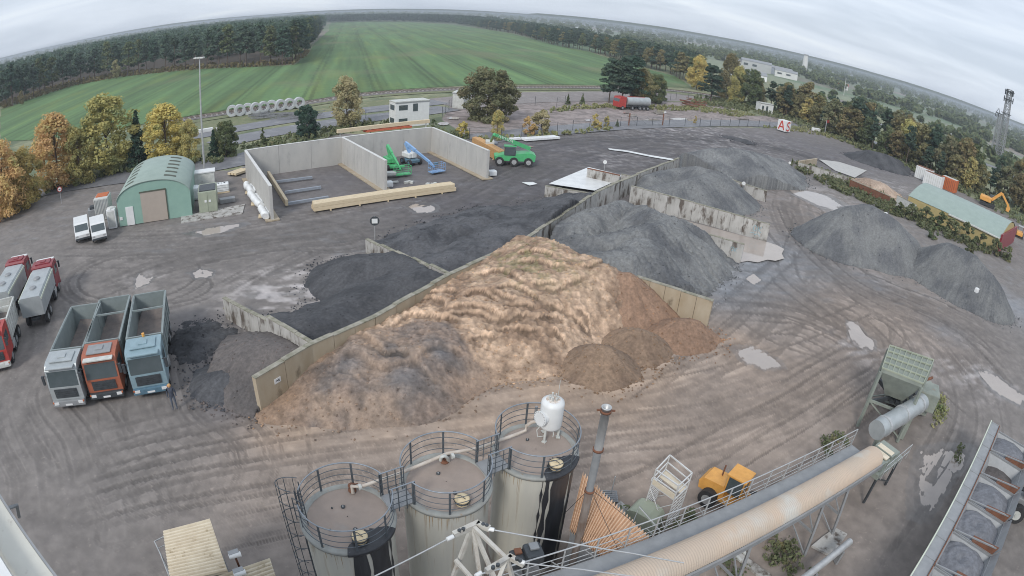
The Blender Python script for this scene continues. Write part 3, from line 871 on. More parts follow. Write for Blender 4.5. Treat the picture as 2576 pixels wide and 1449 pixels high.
M['spray'] = mat('spray_paint', (.35, .55, .62), None, 3)
for o in list(COL.objects):
    if o.get('label', '').startswith('short blotchy'):
        mb = MB(); L = 3.3; x0 = 4.6
        def q(a, b): return (x0 + a * .45, -.172, 1.0 + b * .45)
        mb.tube([q(.3 + .3 * math.cos(t), .5 + .45 * math.sin(t)) for t in np.linspace(0, 6.28, 13)], .022, 4)
        mb.tube([q(.85, 0), q(.85, .95)], .022, 4); mb.tube([q(1.35, .95), q(.88, .45), q(1.4, 0)], .022, 4)
        mb.build('scrawl', M['spray'], o)
    if o.get('label', '').startswith('long blotchy'):
        mb = MB(); x0 = 15.2
        def q(a, b): return (x0 + a * .7, -.175, .8 + b * .7)
        mb.tube([q(.3 + .3 * math.cos(t), .5 + .45 * math.sin(t)) for t in np.linspace(0, 6.28, 13)], .03, 4)
        mb.tube([q(.85, 0), q(.85, .95)], .03, 4); mb.tube([q(1.35, .95), q(.88, .45), q(1.4, 0)], .03, 4)
        mb.tube([q(-.4, -.5), q(.1, -.2), q(.4, -.6), q(.9, -.25), q(1.3, -.6)], .03, 4)
        mb.build('scrawl', M['spray'], o)

# ------------------------------------------------------------------ water, partly painted white for reflected sky
_sheet = sheet
def sheet(name, poly, z, m, kind='structure', jit=0.0):
    if jit and len(poly) > 4: poly = [tuple(v) for v in catmull(list(poly) + [poly[0]], 4)[:-1]]; poly = [(a + random.gauss(0, jit * .22), b + random.gauss(0, jit * .22)) for a, b in poly]
    if name == 'puddle' and m is M['water'] and z < .09:
        cx_, cy_ = sum(q[0] for q in poly) / len(poly), sum(q[1] for q in poly) / len(poly); poly = [(cx_ + (a - cx_) * 1.22, cy_ + (b - cy_) * 1.5) for a, b in poly]; z = -.078
    return _sheet(name, poly, z, m, kind)


sheet('puddle', UV([(1690, 548), (1760, 566), (1850, 590), (1935, 612), (1955, 619), (1972, 628), (1966, 640), (1972, 652), (1950, 658), (1930, 655), (1905, 662), (1880, 658), (1860, 662), (1740, 610)]), .09, M['water'])
for pl_ in PUDS: sheet('puddle', UV(pl_), .05, M['water'], jit=.12)
for (u, v, a, b) in ((1590, 291, 12, 3), (1660, 283, 16, 5), (1706, 276, 14, 3), (1708, 300, 22, 2.5), (1640, 303, 20, 2.5), (1740, 303, 12, 1.5), (1870, 300, 14, 1.2), (1480, 303, 8, 2), (1575, 284, 8, 2), (1330, 370, 12, 2), (1365, 306, 9, 3), (1115, 312, 14, 4), (1140, 298, 16, 3), (980, 302, 18, 2.5)):
    sheet('puddle', UV([(u + a * math.cos(t), v + b * math.sin(t)) for t in np.linspace(0, 5.8, 12)]), .1, M['water'], jit=.35)
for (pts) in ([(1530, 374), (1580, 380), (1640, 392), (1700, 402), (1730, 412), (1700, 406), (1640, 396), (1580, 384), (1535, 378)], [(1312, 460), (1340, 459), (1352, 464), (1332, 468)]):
    sheet('puddle', UV(pts), .08, M['waterlogged'], jit=.15)
waterlogged = sheet('sky_white_bay_water', UV([(1380, 468), (1480, 426), (1562, 446), (1555, 458), (1495, 486), (1400, 472)]), .35, M['waterlogged'])  # flooded bay floor, its sky reflection painted as white

# ------------------------------------------------------------------ heaps
# black heap between the dividers
pile('asphalt_heap', 'black crushed asphalt heap filling the bay left of the long wall', [[(780, 805, 1.6), (860, 765, 1.5), (960, 715, 1.7), (1060, 680, 2.1), (1100, 690, 2.1)], [(900, 650, 1.7), (980, 640, 1.9), (1060, 660, 2.1)], [(740, 830, 1.4), (700, 805, .8)]], .48, DK1, DK2, poly=[WL[1], WL[3], P(922, 602, 1.5), P(600, 640), P(640, 770), P(676, 800, 1.8)], seed=3, lump=.15, rough=.08, rnd=1.0, cbias=.1)
pile('planings_heap', 'dark grey asphalt planings heap left of the half buried bay wall', [[(1110, 660, 2.0), (1250, 600, 2.2), (1350, 545, 2.2), (1450, 500, 2.3), (1490, 490, 2.2)], [(1020, 605, 1.2), (1150, 560, 1.6), (1260, 525, 1.5)], [(1180, 620, 1.9), (1300, 560, 1.9)], [(1380, 530, 2.8), (1440, 508, 2.8)]], .40, DK1 * 1.25, DK2 * 1.1, poly=[P(1135, 684, 2.2), WL[4], WL[5], P(1490, 484, 1.3), P(1366, 466, 1.3), P(1150, 470), P(925, 590), P(922, 604, 1.5)], seed=5, lump=.35, rough=.12, rnd=1.0, res=.18)
pile('gravel_heap', 'large blue grey gravel heap with gullied face beside the tan sand', [[(1440, 560, 2.6), (1500, 530, 2.9), (1570, 510, 3.3), (1630, 525, 3.6), (1690, 548, 3.9)], [(1450, 600, 2.8), (1540, 590, 3.3), (1620, 575, 3.9), (1690, 550, 3.9)], [(1500, 640, 2.9), (1580, 640, 3.1), (1625, 600, 3.8)], [(1720, 560, 2.9), (1760, 580, 2.2)]], .66, G1, G2, poly=[P(1370, 590, 2.2), P(1500, 470, 1.5), P(1592, 470, 2.2), P(1700, 500, 2.2), P(1740, 574, 1.95), P(1873, 617, 1.95), P(1930, 720), P(1700, 760), P(1600, 700, 2.2), P(1480, 660, 3.2), P(1390, 640, 3)], seed=8, gul=.34, lump=.34, rough=.13, rnd=.7, res=.13)
pile('gravel_heap', 'blue grey gravel heap with straight striped chute marks behind the blotchy wall', [[(1640, 440, 2.3), (1700, 425, 2.6), (1760, 420, 3.6), (1810, 432, 3.4)], [(1650, 470, 2.3), (1740, 450, 3.2), (1800, 436, 3.5)]], .6, G1 * .95, G2, poly=[WL[7], P(1590, 470, 2.2), P(1938, 565, 2), P(2000, 520), P(1832, 450, 1.5), P(1890, 380), P(1708, 399, 2.2)], seed=12, gul=.16, rough=.05, rnd=.7, res=.18)
pile('gravel_heap', 'broad pale grey gravel heap at the far end of the walled bays', [[(1740, 385, 3.2), (1800, 375, 4.2), (1860, 375, 4.6), (1930, 390, 3.4)], [(1760, 400, 2.8), (1800, 400, 3.2)], [(1960, 400, 2.2)]], .5, G1 * 1.05, G2 * 1.05, seed=14, gul=.15, rough=.08, rnd=1.2, res=.25, poly=[P(1680, 330), P(2100, 350), P(2080, 480), P(1832, 449, 1.6), P(1715, 395, 2.3)])
pile('gravel_heap', 'tall smooth grey gravel heap beside the pale puddle on the right, tracks over its crest', [[(2128, 538, 3.0), (2140, 520, 5.0), (2190, 515, 5.6), (2240, 545, 5.0), (2290, 590, 3.0)]], .86, G1 * .92, G2 * 1.05, seed=16, gul=.12, rough=.04, rnd=.9, res=.2)
pile('gravel_heap', 'steep dark grey gravel heap at the right edge behind the haul road', [[(2340, 622, 2.8), (2390, 612, 4.6), (2450, 640, 4.8), (2495, 690, 3.8)]], .9, G1 * .85, G2 * .95, seed=18, gul=.12, rough=.04, rnd=.8, res=.18)
pile('planings_heap', 'low black planings heap against the tree belt at the far right', [[(2190, 378, 2.8), (2230, 388, 3.0), (2260, 402, 1.6)]], .45, DK1, DK2, seed=20, rnd=.6, res=.3, gul=.1, rough=.06)
pile('planings_heap', 'small flat rubble heap lying on the dark far yard', [[(1840, 342, .5), (1880, 352, .5)]], .35, DK1, DK2, seed=22, rough=.15, res=.3)
pile('sand_heap', 'small yellow sand heap in the low walled box on the right', [[(2185, 448, 1.9), (2220, 460, 1.8), (2240, 475, 1.0)]], .42, SA1 * .9, SA2 * .9, seed=24, res=.2, rough=.08)
pile('asphalt_heap', 'small round mat of black lumps beside the weathered divider wall', [[(475, 842, .3), (530, 845, .3)], [(500, 828, .32)], [(505, 858, .3)]], .3, DK1 * .8, DK2 * .7, seed=26, rnd=.9, lump=.2, rough=.25, res=.09)
pile('soil_heap', 'brown soil mound in the first bay behind the long wall end', [[(640, 858, 1.6), (690, 868, 1.7), (720, 880, 1.5)]], .42, np.array(srgb(112, 102, 98)) * .6, np.array(srgb(94, 88, 87)) * .55, poly=[P(575, 840), P(676, 806, 1.8), P(784, 862, 2.2), P(637, 950, 2.3), P(630, 1060), P(500, 1000)], seed=28, rnd=.9, res=.12, rough=.03)
pile('asphalt_heap', 'small dark gravel mound at the foot of the brown soil mound', [[(572, 928, .8)], [(585, 920, .7)]], .42, DK1 * 1.1, DK2 * 1.1, seed=30, rnd=.8, res=.1, rough=.05)

DES = .18
# sand bay, one body of sand and earth with dumped lips
ctrl = [(640, 1052, 0), (700, 1060, .05), (760, 1068, 0), (830, 1075, 0), (900, 1075, 0), (1000, 1072, 0), (1110, 1052, 0), (1180, 1005, 0), (1240, 968, 0), (1330, 956, 0), (1430, 935, 0), (1500, 905, 0), (1560, 860, -.1), (1620, 830, -.2),
        (720, 985, .25), (780, 925, .9), (850, 880, 1.2), (945, 828, 1.5), (1040, 775, 1.55), (1130, 722, 1.8), (1210, 668, 2.2), (1300, 622, 2.9), (1370, 612, 3.4), (1440, 640, 3.3), (1480, 655, 3.3), (1530, 668, 3.4), (1600, 705, 1.6), (1700, 775, .2),
        (800, 1000, .9), (830, 950, 1.2), (870, 890, 1.5), (900, 858, 1.75), (940, 880, 1.5), (1000, 820, 1.5), (1050, 860, 1.5), (1110, 888, 1.7), (1160, 905, 1.1), (1000, 895, 1.2), (960, 945, 1.3), (1020, 935, 1.6), (1080, 968, 1.0), (900, 1025, .7), (1020, 1025, .7), (1100, 1005, .6), (1150, 955, .6),
        (1150, 780, 2.1), (1250, 745, 2.3), (1350, 690, 2.9), (1450, 700, 2.9), (1180, 820, 1.7), (1300, 790, 2.0), (1400, 760, 2.1), (1480, 740, 2.2), (1250, 860, 1.0), (1330, 860, 1.1), (1430, 830, 1.0), (1500, 830, .4), (1260, 920, .35), (1350, 910, .4), (1440, 880, .5)]
cp = np.array([P(*q) for q in ctrl])
def tps(cp, X, Y):
    def phi(r): return np.where(r > 0, r * r * np.log(r + 1e-9), 0)
    n = len(cp); K = phi(np.hypot(cp[:, None, 0] - cp[None, :, 0], cp[:, None, 1] - cp[None, :, 1])) + np.eye(n) * .6
    A = np.zeros((n + 3, n + 3)); A[:n, :n] = K; A[:n, n] = 1; A[:n, n + 1:] = cp[:, :2]; A[n, :n] = 1; A[n + 1:, :n] = cp[:, :2].T
    w = np.linalg.solve(A, np.concatenate([cp[:, 2], [0, 0, 0]]))
    Z = w[n] + w[n + 1] * X + w[n + 2] * Y
    for i in range(n): Z = Z + w[i] * phi(np.hypot(X - cp[i, 0], Y - cp[i, 1]))
    return Z
SP = [P(637, 952, 2.3), WL[1], WL[2], WL[3], WL[4], P(1372, 600, 3.3), P(1450, 628, 3.4), P(1530, 660, 3.4), P(1602, 697, 2.2), P(1650, 740, 1.5), P(1620, 810), P(1590, 860), P(1550, 900), P(1500, 950), P(1300, 985), P(1200, 1040), P(1100, 1085), P(900, 1100), P(650, 1090), P(640, 1040)]
xs = [p.x for p in SP]; ys = [p.y for p in SP]
X, Y = np.meshgrid(np.arange(min(xs), max(xs), .07), np.arange(min(ys), max(ys), .07))
Z = tps(cp, X, Y)
wx = X + 1.6 * (fbm(X * .35, Y * .35, 3, 71) - .5); wy = Y + 1.6 * (fbm(X * .35, Y * .35, 3, 72) - .5)
# dumped lips: scalloped bands in colour only, pale crest and shade-dark road side
u_ = (wx * .25 + wy * .97) * .62 + 1.1 * fbm(wx * .28, wy * .28, 2, 73)
saw = 1 - (u_ - np.floor(u_))
BRP = [P2(640, 1110), P2(640, 985, .5), P2(780, 900, 1.2), P2(850, 855, 1.5), P2(940, 835, 1.6), P2(1040, 800, 1.8), P2(1120, 815, 1.8), P2(1190, 880, 1.2), P2(1240, 960, .3), P2(1200, 1080)]
ex = .9 * (fbm(X * .7, Y * .7, 4, 74) - .5) * 2
bin_ = inpoly(X + ex, Y + ex[::-1, ::-1] * .6, BRP)
sandw = np.where(bin_, 0., 1.)
for _ in range(4): sandw = (sandw + np.roll(sandw, 2, 0) + np.roll(sandw, -2, 0) + np.roll(sandw, 2, 1) + np.roll(sandw, -2, 1)) / 5
lm = np.clip((fbm(X * .2, Y * .2, 3, 75) - .25) * 2.4, .15, 1)
def worley(X, Y, s, seed, st=1.0, ca=1.0, sa=0.0):
    x_, y_ = (X * ca + Y * sa) / (s * st), (-X * sa + Y * ca) / s
    ix, iy = np.floor(x_), np.floor(y_); f1 = np.full(X.shape, 9.0); f2 = np.full(X.shape, 9.0)
    for di in (-1, 0, 1):
        for dj in (-1, 0, 1):
            cx_ = ix + di; cy_ = iy + dj; d_ = np.hypot(cx_ + _h(cx_, cy_, seed) - x_, cy_ + _h(cx_, cy_, seed + 9) - y_)
            f2 = np.minimum(f2, np.maximum(f1, d_)); f1 = np.minimum(f1, d_)
    return f1, f2


wA, wB = worley(wx, wy, 1.75, 91, 1.9, .90, .43)
dome = np.sqrt(np.clip(1.1 - wA ** 2, 0, 1)); crease = np.exp(-((wB - wA) / .10) ** 2)
wC, wD = worley(X, Y, .42, 95); blk = np.clip(.8 - wC, 0, 1)
wE, wF = worley(X + .2 * wx, Y, .95, 97)
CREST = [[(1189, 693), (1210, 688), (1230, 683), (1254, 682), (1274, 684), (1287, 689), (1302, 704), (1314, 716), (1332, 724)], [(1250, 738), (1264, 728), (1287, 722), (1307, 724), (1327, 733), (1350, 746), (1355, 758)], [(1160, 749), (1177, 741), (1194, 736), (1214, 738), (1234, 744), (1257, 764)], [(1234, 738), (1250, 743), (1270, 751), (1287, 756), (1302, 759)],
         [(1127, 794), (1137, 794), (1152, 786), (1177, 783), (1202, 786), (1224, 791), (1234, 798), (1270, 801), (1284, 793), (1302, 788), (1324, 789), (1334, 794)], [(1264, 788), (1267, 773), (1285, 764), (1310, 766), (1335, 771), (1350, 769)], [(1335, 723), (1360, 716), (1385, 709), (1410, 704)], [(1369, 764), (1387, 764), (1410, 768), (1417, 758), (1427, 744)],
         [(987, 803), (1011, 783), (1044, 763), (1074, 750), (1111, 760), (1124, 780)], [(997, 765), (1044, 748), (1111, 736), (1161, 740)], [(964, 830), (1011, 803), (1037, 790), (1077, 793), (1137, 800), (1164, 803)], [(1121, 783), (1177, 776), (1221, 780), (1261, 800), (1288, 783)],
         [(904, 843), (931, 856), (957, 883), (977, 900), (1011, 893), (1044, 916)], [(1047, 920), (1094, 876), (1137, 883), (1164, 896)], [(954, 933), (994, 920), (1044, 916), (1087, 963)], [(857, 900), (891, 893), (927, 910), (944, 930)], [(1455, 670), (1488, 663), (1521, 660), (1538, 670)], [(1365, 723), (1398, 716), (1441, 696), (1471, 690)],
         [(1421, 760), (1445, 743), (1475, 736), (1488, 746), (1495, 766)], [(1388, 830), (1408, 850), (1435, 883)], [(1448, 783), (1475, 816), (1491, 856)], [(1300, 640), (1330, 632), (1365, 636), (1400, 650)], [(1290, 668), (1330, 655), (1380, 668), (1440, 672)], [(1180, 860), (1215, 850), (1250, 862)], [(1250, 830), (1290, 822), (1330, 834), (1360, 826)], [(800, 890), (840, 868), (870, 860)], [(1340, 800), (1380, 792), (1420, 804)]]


def surf(u, v):
    z = 1.5
    for _ in range(4):
        q = P(u, v, z); z = float(tps(cp, np.array([[q.x]]), np.array([[q.y]]))[0, 0])
    return (q.x, q.y)


cz_ = np.zeros(X.shape); crest_lit = np.zeros(X.shape); crest_shade = np.zeros(X.shape)
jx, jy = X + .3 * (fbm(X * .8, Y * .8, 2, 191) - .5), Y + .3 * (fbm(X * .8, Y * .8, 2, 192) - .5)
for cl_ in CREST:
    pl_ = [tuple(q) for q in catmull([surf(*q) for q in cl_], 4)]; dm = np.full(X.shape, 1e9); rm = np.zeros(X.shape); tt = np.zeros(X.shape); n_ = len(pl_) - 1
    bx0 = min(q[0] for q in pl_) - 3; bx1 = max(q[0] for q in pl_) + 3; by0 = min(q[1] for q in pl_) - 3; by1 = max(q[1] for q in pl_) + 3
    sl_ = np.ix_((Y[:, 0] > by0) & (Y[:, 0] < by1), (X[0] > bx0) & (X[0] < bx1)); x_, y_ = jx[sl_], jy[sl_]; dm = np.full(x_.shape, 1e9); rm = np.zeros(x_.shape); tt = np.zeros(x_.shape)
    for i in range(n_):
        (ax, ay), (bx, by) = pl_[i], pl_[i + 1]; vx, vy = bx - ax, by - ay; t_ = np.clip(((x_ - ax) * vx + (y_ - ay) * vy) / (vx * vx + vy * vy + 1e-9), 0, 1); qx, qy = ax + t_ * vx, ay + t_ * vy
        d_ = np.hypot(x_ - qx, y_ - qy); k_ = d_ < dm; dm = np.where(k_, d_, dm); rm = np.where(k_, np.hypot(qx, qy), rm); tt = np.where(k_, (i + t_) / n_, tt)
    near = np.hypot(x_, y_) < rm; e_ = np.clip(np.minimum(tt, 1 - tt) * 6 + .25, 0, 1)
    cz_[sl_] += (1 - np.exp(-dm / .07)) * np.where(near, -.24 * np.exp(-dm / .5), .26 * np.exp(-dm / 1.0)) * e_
    crest_lit[sl_] = np.maximum(crest_lit[sl_], np.where(near, 0, np.exp(-(dm / .22) ** 2)) * e_); crest_shade[sl_] = np.maximum(crest_shade[sl_], np.where(near, np.exp(-(dm / .30) ** 2), 0) * e_)
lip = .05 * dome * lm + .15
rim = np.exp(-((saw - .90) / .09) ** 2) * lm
lumps = np.abs(fbm(X * 1.1, Y * 1.1, 4, 76) - .5)
topm = np.clip((Z - .25) / .8, 0, 1)
face = np.clip(1 - (Z - 1.0) / 1.2, 0, 1) * np.clip(Z / .4, 0, 1)
# steep loader face of the middle with vertical ridges
tr_ = np.abs(((X * .93 - Y * .3) * 1.1 + 1.3 * fbm(X * .6, Y * .6, 2, 77)) % 2.0 - 1.0)
Z = Z + cz_ * topm
Z = Z + sandw * topm * (lip - .22) * (.5 + .5 * (1 - face)) * 1.15 + topm * (.04 - .18 * lumps) + topm * (sandw * .26 * blk * (.35 + face) + (1 - sandw) * (.12 * blk + .07 * np.clip(.9 - wE, 0, 1)) - .12 * crease * sandw) + topm * .07 * (np.abs(fbm(X * 2.6, Y * 2.6, 3, 176) - .5) * -2 + .4) + .10 * (fbm(X * 3, Y * 3, 3, 78) - .5) * (topm + .2)
keep = inpoly(X, Y, SP) & (Z > -.2)
mixs = np.clip(sandw * 1.1, 0, 1)[..., None]
t = np.clip(.5 + 2.2 * (fbm(X * .8, Y * .8, 4, 80) - .5), 0, 1)[..., None]
cs = (SA1 * 1.02) * (1 - t) + (SA2 * .98) * t
cs = cs * (1 - .12 * np.exp(-(saw / .16) ** 2)[..., None] * lm[..., None]) + .06 * rim[..., None] * SA1  # lips painted in: shaded foot darker, lit rim paler
cs = cs * (1 - .22 * crease * lm)[..., None] * (.72 + .5 * blk)[..., None] + .22 * (np.exp(-((dome - .42) / .12) ** 2) * lm)[..., None] * SA1  # shade painted into creases, pale highlight on dome rims, lump gaps darker
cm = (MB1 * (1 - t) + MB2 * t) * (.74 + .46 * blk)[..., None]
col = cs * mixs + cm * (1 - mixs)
col = col * (1 - .42 * crest_shade)[..., None] + .36 * crest_lit[..., None] * (SA1 * (.4 + .6 * mixs))  # traced crests: shade painted on the near side, light on the far lip
sg = np.clip((fbm(X * .6, Y * .6, 3, 82) - .45) * 4, 0, 1)[..., None] * (1 - mixs) * .35
col = col * (1 - sg) + SA1 * .85 * sg
for (u, v, z, r, s) in ((1110, 890, 1.6, .8, .6), (1020, 950, 1.4, 1.2, .5), (1300, 640, 2.8, 0, 0), (1230, 985, .3, .9, .5), (880, 900, 1.8, 1.0, .4)):
    if r:
        b_ = np.clip(blob(X, Y, u, v, r, z) * 1.6 * s, 0, 1)[..., None]; col = col * (1 - b_) + np.array(srgb(116, 113, 114)) * .6 * b_
for (u, v, r) in ((720, 1010, 1.5), (800, 930, .8), (660, 1050, 1.5), (1250, 1000, 2)):
    b_ = np.clip(blob(X, Y, u, v, r, .2), 0, 1)[..., None]; col = col * (1 - b_) + SA2 * b_
g_ = np.clip(blob(X, Y, 1340, 660, 3.2, 2.8) * 1.3 * (fbm(X * 2, Y * 2, 3, 83) - .45) * 5, 0, 1)[..., None]; col = col * (1 - g_ * .5) + np.array(srgb(130, 130, 80)) * .6 * g_ * .5
sp_ = fbm(X * 3.2, Y * 3.2, 3, 84)
col = col * (.74 + .52 * sp_)[..., None] * (1 - .22 * np.clip((fbm(X * 1.8, Y * 1.8, 3, 85) - .56) * 8, 0, 1))[..., None]
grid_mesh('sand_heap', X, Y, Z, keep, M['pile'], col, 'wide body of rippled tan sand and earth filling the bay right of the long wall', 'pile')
pile('sand_heap', 'smooth orange brown sand heap leaning against the stained divider wall', [[(1545, 682, 2.9), (1578, 684, 2.9), (1600, 704, 2.4)]], .78, BR1, BR2, poly=[P(1400, 600), P(1604, 696, 2.2), P(1795, 759, 2.2), P(1850, 860), P(1500, 900), P(1440, 700)], seed=40, gul=.12, rough=.04, rnd=.7, res=.1)
pile('sand_heap', 'low brown sand heap at the end of the stained divider wall', [[(1712, 802, 1.4), (1738, 806, 1.3)]], .66, BR1 * .92, BR2 * .92, seed=41, gul=.05, rough=.03, rnd=.5, res=.08)
pile('sand_heap', 'small pointed tan sand heap, middle one of the three dumped heaps', [[(1608, 829, 1.4)], [(1618, 831, 1.35)]], .64, CO1 * 1.05, CO2 * 1.08, seed=42, gul=.05, rough=.03, rnd=.4, res=.08)
pile('sand_heap', 'small round tan sand heap nearest to the silos', [[(1508, 872, 1.4)], [(1522, 873, 1.35)]], .64, CO1, CO2, seed=43, gul=.05, rough=.03, rnd=.5, res=.08)

# loose stones and clods lying on and around the heaps
sp_ = np.array(SPILL); rs_ = np.random.RandomState(77); n_ = len(sp_)
oc_ = np.array([(1, 0, 0), (-1, 0, 0), (0, 1, 0), (0, -1, 0), (0, 0, .8), (0, 0, -.8)], float); of_ = np.array([(0, 2, 4), (2, 1, 4), (1, 3, 4), (3, 0, 4), (2, 0, 5), (1, 2, 5), (3, 1, 5), (0, 3, 5)])
V = sp_[:, None, :3] + oc_[None] * sp_[:, None, 3:4] * rs_.uniform(.6, 1.3, (n_, 6, 1)); F = (of_[None] + np.arange(n_)[:, None, None] * 6).reshape(-1, 3)
o = mesh_np('loose_stones', V.reshape(-1, 3), F, M['pile'], smooth=False, col=np.repeat(sp_[:, 4:7] * 1.5, 6, 0))
tag(o, 'loose stones and clods lying on and around the heaps', 'stones', kind='stuff')

# ================================================================== FOREGROUND PLANT
# three bitumen silos with round railings
ZT = 6.0
SIL = [(P(850, 1392, ZT) + P(897, 1217, ZT)) / 2, (P(1118, 1303, ZT) + P(1126, 1133, ZT)) / 2, (P(1353, 1216, ZT) + P(1343, 1053, ZT)) / 2]
SIL[2] = (P(1353, 1212, ZT) + P(1343, 1058, ZT)) / 2
SR = 1.52


def arc_pts(r, a0, a1, z, n=40, c=(0, 0)):
    return [(c[0] + r * math.cos(a0 + (a1 - a0) * i / n), c[1] + r * math.sin(a0 + (a1 - a0) * i / n), z) for i in range(n + 1)]


def ang_of(i, j):
    d = SIL[j] - SIL[i]; return math.atan2(d.y, d.x)


def railing(root, gaps, rr=1.56):
    """curved guard rail: posts, three mid rails, pale top rail; gaps = list of (angle, half width)"""
    spans = []
    gs = sorted([((a - w) % (2 * math.pi), w * 2) for a, w in gaps])
    if not gs: spans = [(0, 2 * math.pi)]
    for i, (a, w) in enumerate(gs):
        nx = gs[(i + 1) % len(gs)][0] + (2 * math.pi if i == len(gs) - 1 else 0)
        spans.append((a + w, nx))
    top = MB(); mid = MB(); post = MB()
    for a0, a1 in spans:
        n = max(8, int((a1 - a0) * 9))
        top.tube(arc_pts(rr, a0, a1, ZT + 1.05, n), .026, 6)
        for z in (.78, .51, .24): mid.tube(arc_pts(rr, a0, a1, ZT + z, n), .014, 5)
        k = max(1, int(round((a1 - a0) / .78)))
        for j in range(k + 1):
            a = a0 + (a1 - a0) * j / k
            x, y = rr * math.cos(a), rr * math.sin(a)
            post.box((x, y, ZT + .47), (.025, .075, 1.15), rz=a)
            if j in (0, k): mid.tube([(rr * math.cos(a + .05), rr * math.sin(a + .05), ZT + .05), (rr * math.cos(a + .05), rr * math.sin(a + .05), ZT + 1.05)], .018, 5)
    top.many('top_rail', M['railtop'], root); mid.many('mid_rail', M['rail'], root); post.many('railing_post', M['rail'], root)


def silo(i, label, gaps, hatch, vents, tar=None):
    c = SIL[i]
    t = thing('storage_silo', label, 'silo', (c.x, c.y, 0), 0, 'bitumen silos in a row')
    mb = MB(); mb.lathe([(SR, -.1), (SR, ZT - .16)], 64); mb.build('shell', M['silo'], t)
    mb = MB(); mb.lathe([(SR, ZT - .17), (SR + .10, ZT - .15), (SR + .12, ZT - .03), (SR + .06, ZT), (SR - .10, ZT), (SR - .12, ZT - .03)], 64); mb.build('rim', M['silorim'], t)
    mb = MB(); mb.lathe([(SR - .11, ZT - .035), (SR * .6, ZT + .0), (0.02, ZT + .03)], 48); mb.build('roof', M['silotop'], t)
    railing(t, gaps)
    hx, hy = hatch
    mb = MB(); mb.lathe([(.24, 0), (.24, .16), (.26, .17), (.26, .21), (.22, .235), (.01, .25)], 24, (hx, hy, ZT))
    h = mb.build('hatch', M['cream'], t)
    mb = MB(); mb.lathe([(.27, .10), (.27, .15), (.255, .15)], 24, (hx, hy, ZT))
    for k in range(8):
        a = k * math.pi / 4; mb.box((hx + .275 * math.cos(a), hy + .275 * math.sin(a), ZT + .14), (.04, .04, .07), rz=a)
    mb.tube([(hx - .2, hy + .1, ZT + .25), (hx - .05, hy + .02, ZT + .31), (hx + .12, hy - .06, ZT + .25)], .012, 5)
    mb.build('clamp_ring', M['darkmetal'], h)
    for (vx, vy, vr) in vents:
        mb = MB(); mb.lathe([(vr, .0), (vr, .05), (vr * .55, .05), (vr * .55, .012), (.005, .012)], 16, (vx, vy, ZT + .02)); v = mb.build('vent', M['darkmetal'], t)
        if vr > .05:
            mb = MB(); mb.lathe([(vr * .35, .0), (vr * .35, .07), (.005, .08)], 10, (vx, vy, ZT + .02)); mb.build('vent_cap', M['galv'], v)
    return t


a01, a12 = ang_of(0, 1), ang_of(1, 2)
loc = lambda i, px, py: (P(px, py, ZT) - SIL[i])
h0, h1, h2 = loc(0, 906, 1358), loc(1, 1162, 1264), loc(2, 1398, 1175)
v = [loc(0, 863, 1277), loc(0, 894, 1334), loc(0, 835, 1280), loc(0, 831, 1335)]
s0 = silo(0, 'front left silo of three, black tar spilled from its hatch, caged ladder beside it', [(a01, .28), (a01 + math.pi - .35, .22)], (h0.x, h0.y), [(v[0].x, v[0].y, .075), (v[1].x, v[1].y, .075), (v[2].x, v[2].y, .03), (v[3].x, v[3].y, .03)])
v = [loc(1, 1102, 1193), loc(1, 1144, 1242)]
s1 = silo(1, 'middle silo of three, rust streaks under the rim and clean grey shell', [(a01 + math.pi, .28), (a12, .28)], (h1.x, h1.y), [(q.x, q.y, .07) for q in v])
v = [loc(2, 1326, 1108)]
s2 = silo(2, 'rearmost silo carrying the white tank, wide black tar runs down its side', [(a12 + math.pi, .28)], (h2.x, h2.y), [(q.x, q.y, .06) for q in v])


# tar spills, part of their silo: roof patch + runs hugging the shell
def tar_patch(root, spans, roof, thick=.014):
    t = 0
    mb = MB()
    for a0, a1, zb in spans:
        n = max(3, int((a1 - a0) / .06)); vs = []; fs = []
        m = 10
        for i in range(n + 1):
            a = a0 + (a1 - a0) * i / n
            e = min(i, n - i) / n
            r = SR + thick
            for j in range(m + 1):
                z = ZT - .16 + (zb - ZT + .16) * j / m
                w = .03 * math.sin(j * 2.1 + a0 * 9) * (1 if i < n / 2 else -1) * (1 if e < .3 else 0)
                vs.append((r * math.cos(a + w), r * math.sin(a + w), z))
        for i in range(n):
            for j in range(m): k = i * (m + 1) + j; fs.append((k, k + 1, k + m + 2, k + m + 1))
        mb.add(vs, fs, True)
    # over the rim and onto the roof
    a0, a1, depth = roof
    n = 26; vs = []; fs = []
    prof = [(SR + .02, ZT - .2), (SR + .125, ZT - .16), (SR + .145, ZT - .02), (SR + .07, ZT + .015), (SR - .12, ZT + .012)]
    for i in range(n + 1):
        a = a0 + (a1 - a0) * i / n; q = max(0.0, math.sin(math.pi * i / n))
        for r, z in prof: vs.append((r * math.cos(a), r * math.sin(a), z))
        r = SR - .13 - depth * (q ** .7) * (1 + .12 * math.sin(i * 1.7)); vs.append((r * math.cos(a), r * math.sin(a), ZT + .03))
    for i in range(n):
        for j in range(5): k = i * 6 + j; fs.append((k, k + 1, k + 7, k + 6))
    mb.add(vs, fs, True)
    mb.build('tar_stain', M['tar'], root)


def hatch_ang(h): return math.atan2(h.y, h.x)


ha = hatch_ang(h0); tar_patch(s0, [(ha - .30, ha + .02, .2), (ha + .10, ha + .62, .2), (ha + .68, ha + .74, 1.0)], (ha - .38, ha + .85, .55))
ha = hatch_ang(h2); tar_patch(s2, [(ha - .42, ha - .30, .2), (ha - .24, ha + .32, .2), (ha + .42, ha + .9, .2), (ha - .5, ha - .47, 2)], (ha - .45, ha + .75, .62))
M['rustrun'] = mat('rust_streaks', (.33, .22, .12), (.42, .38, .31), 3, rough=.8)


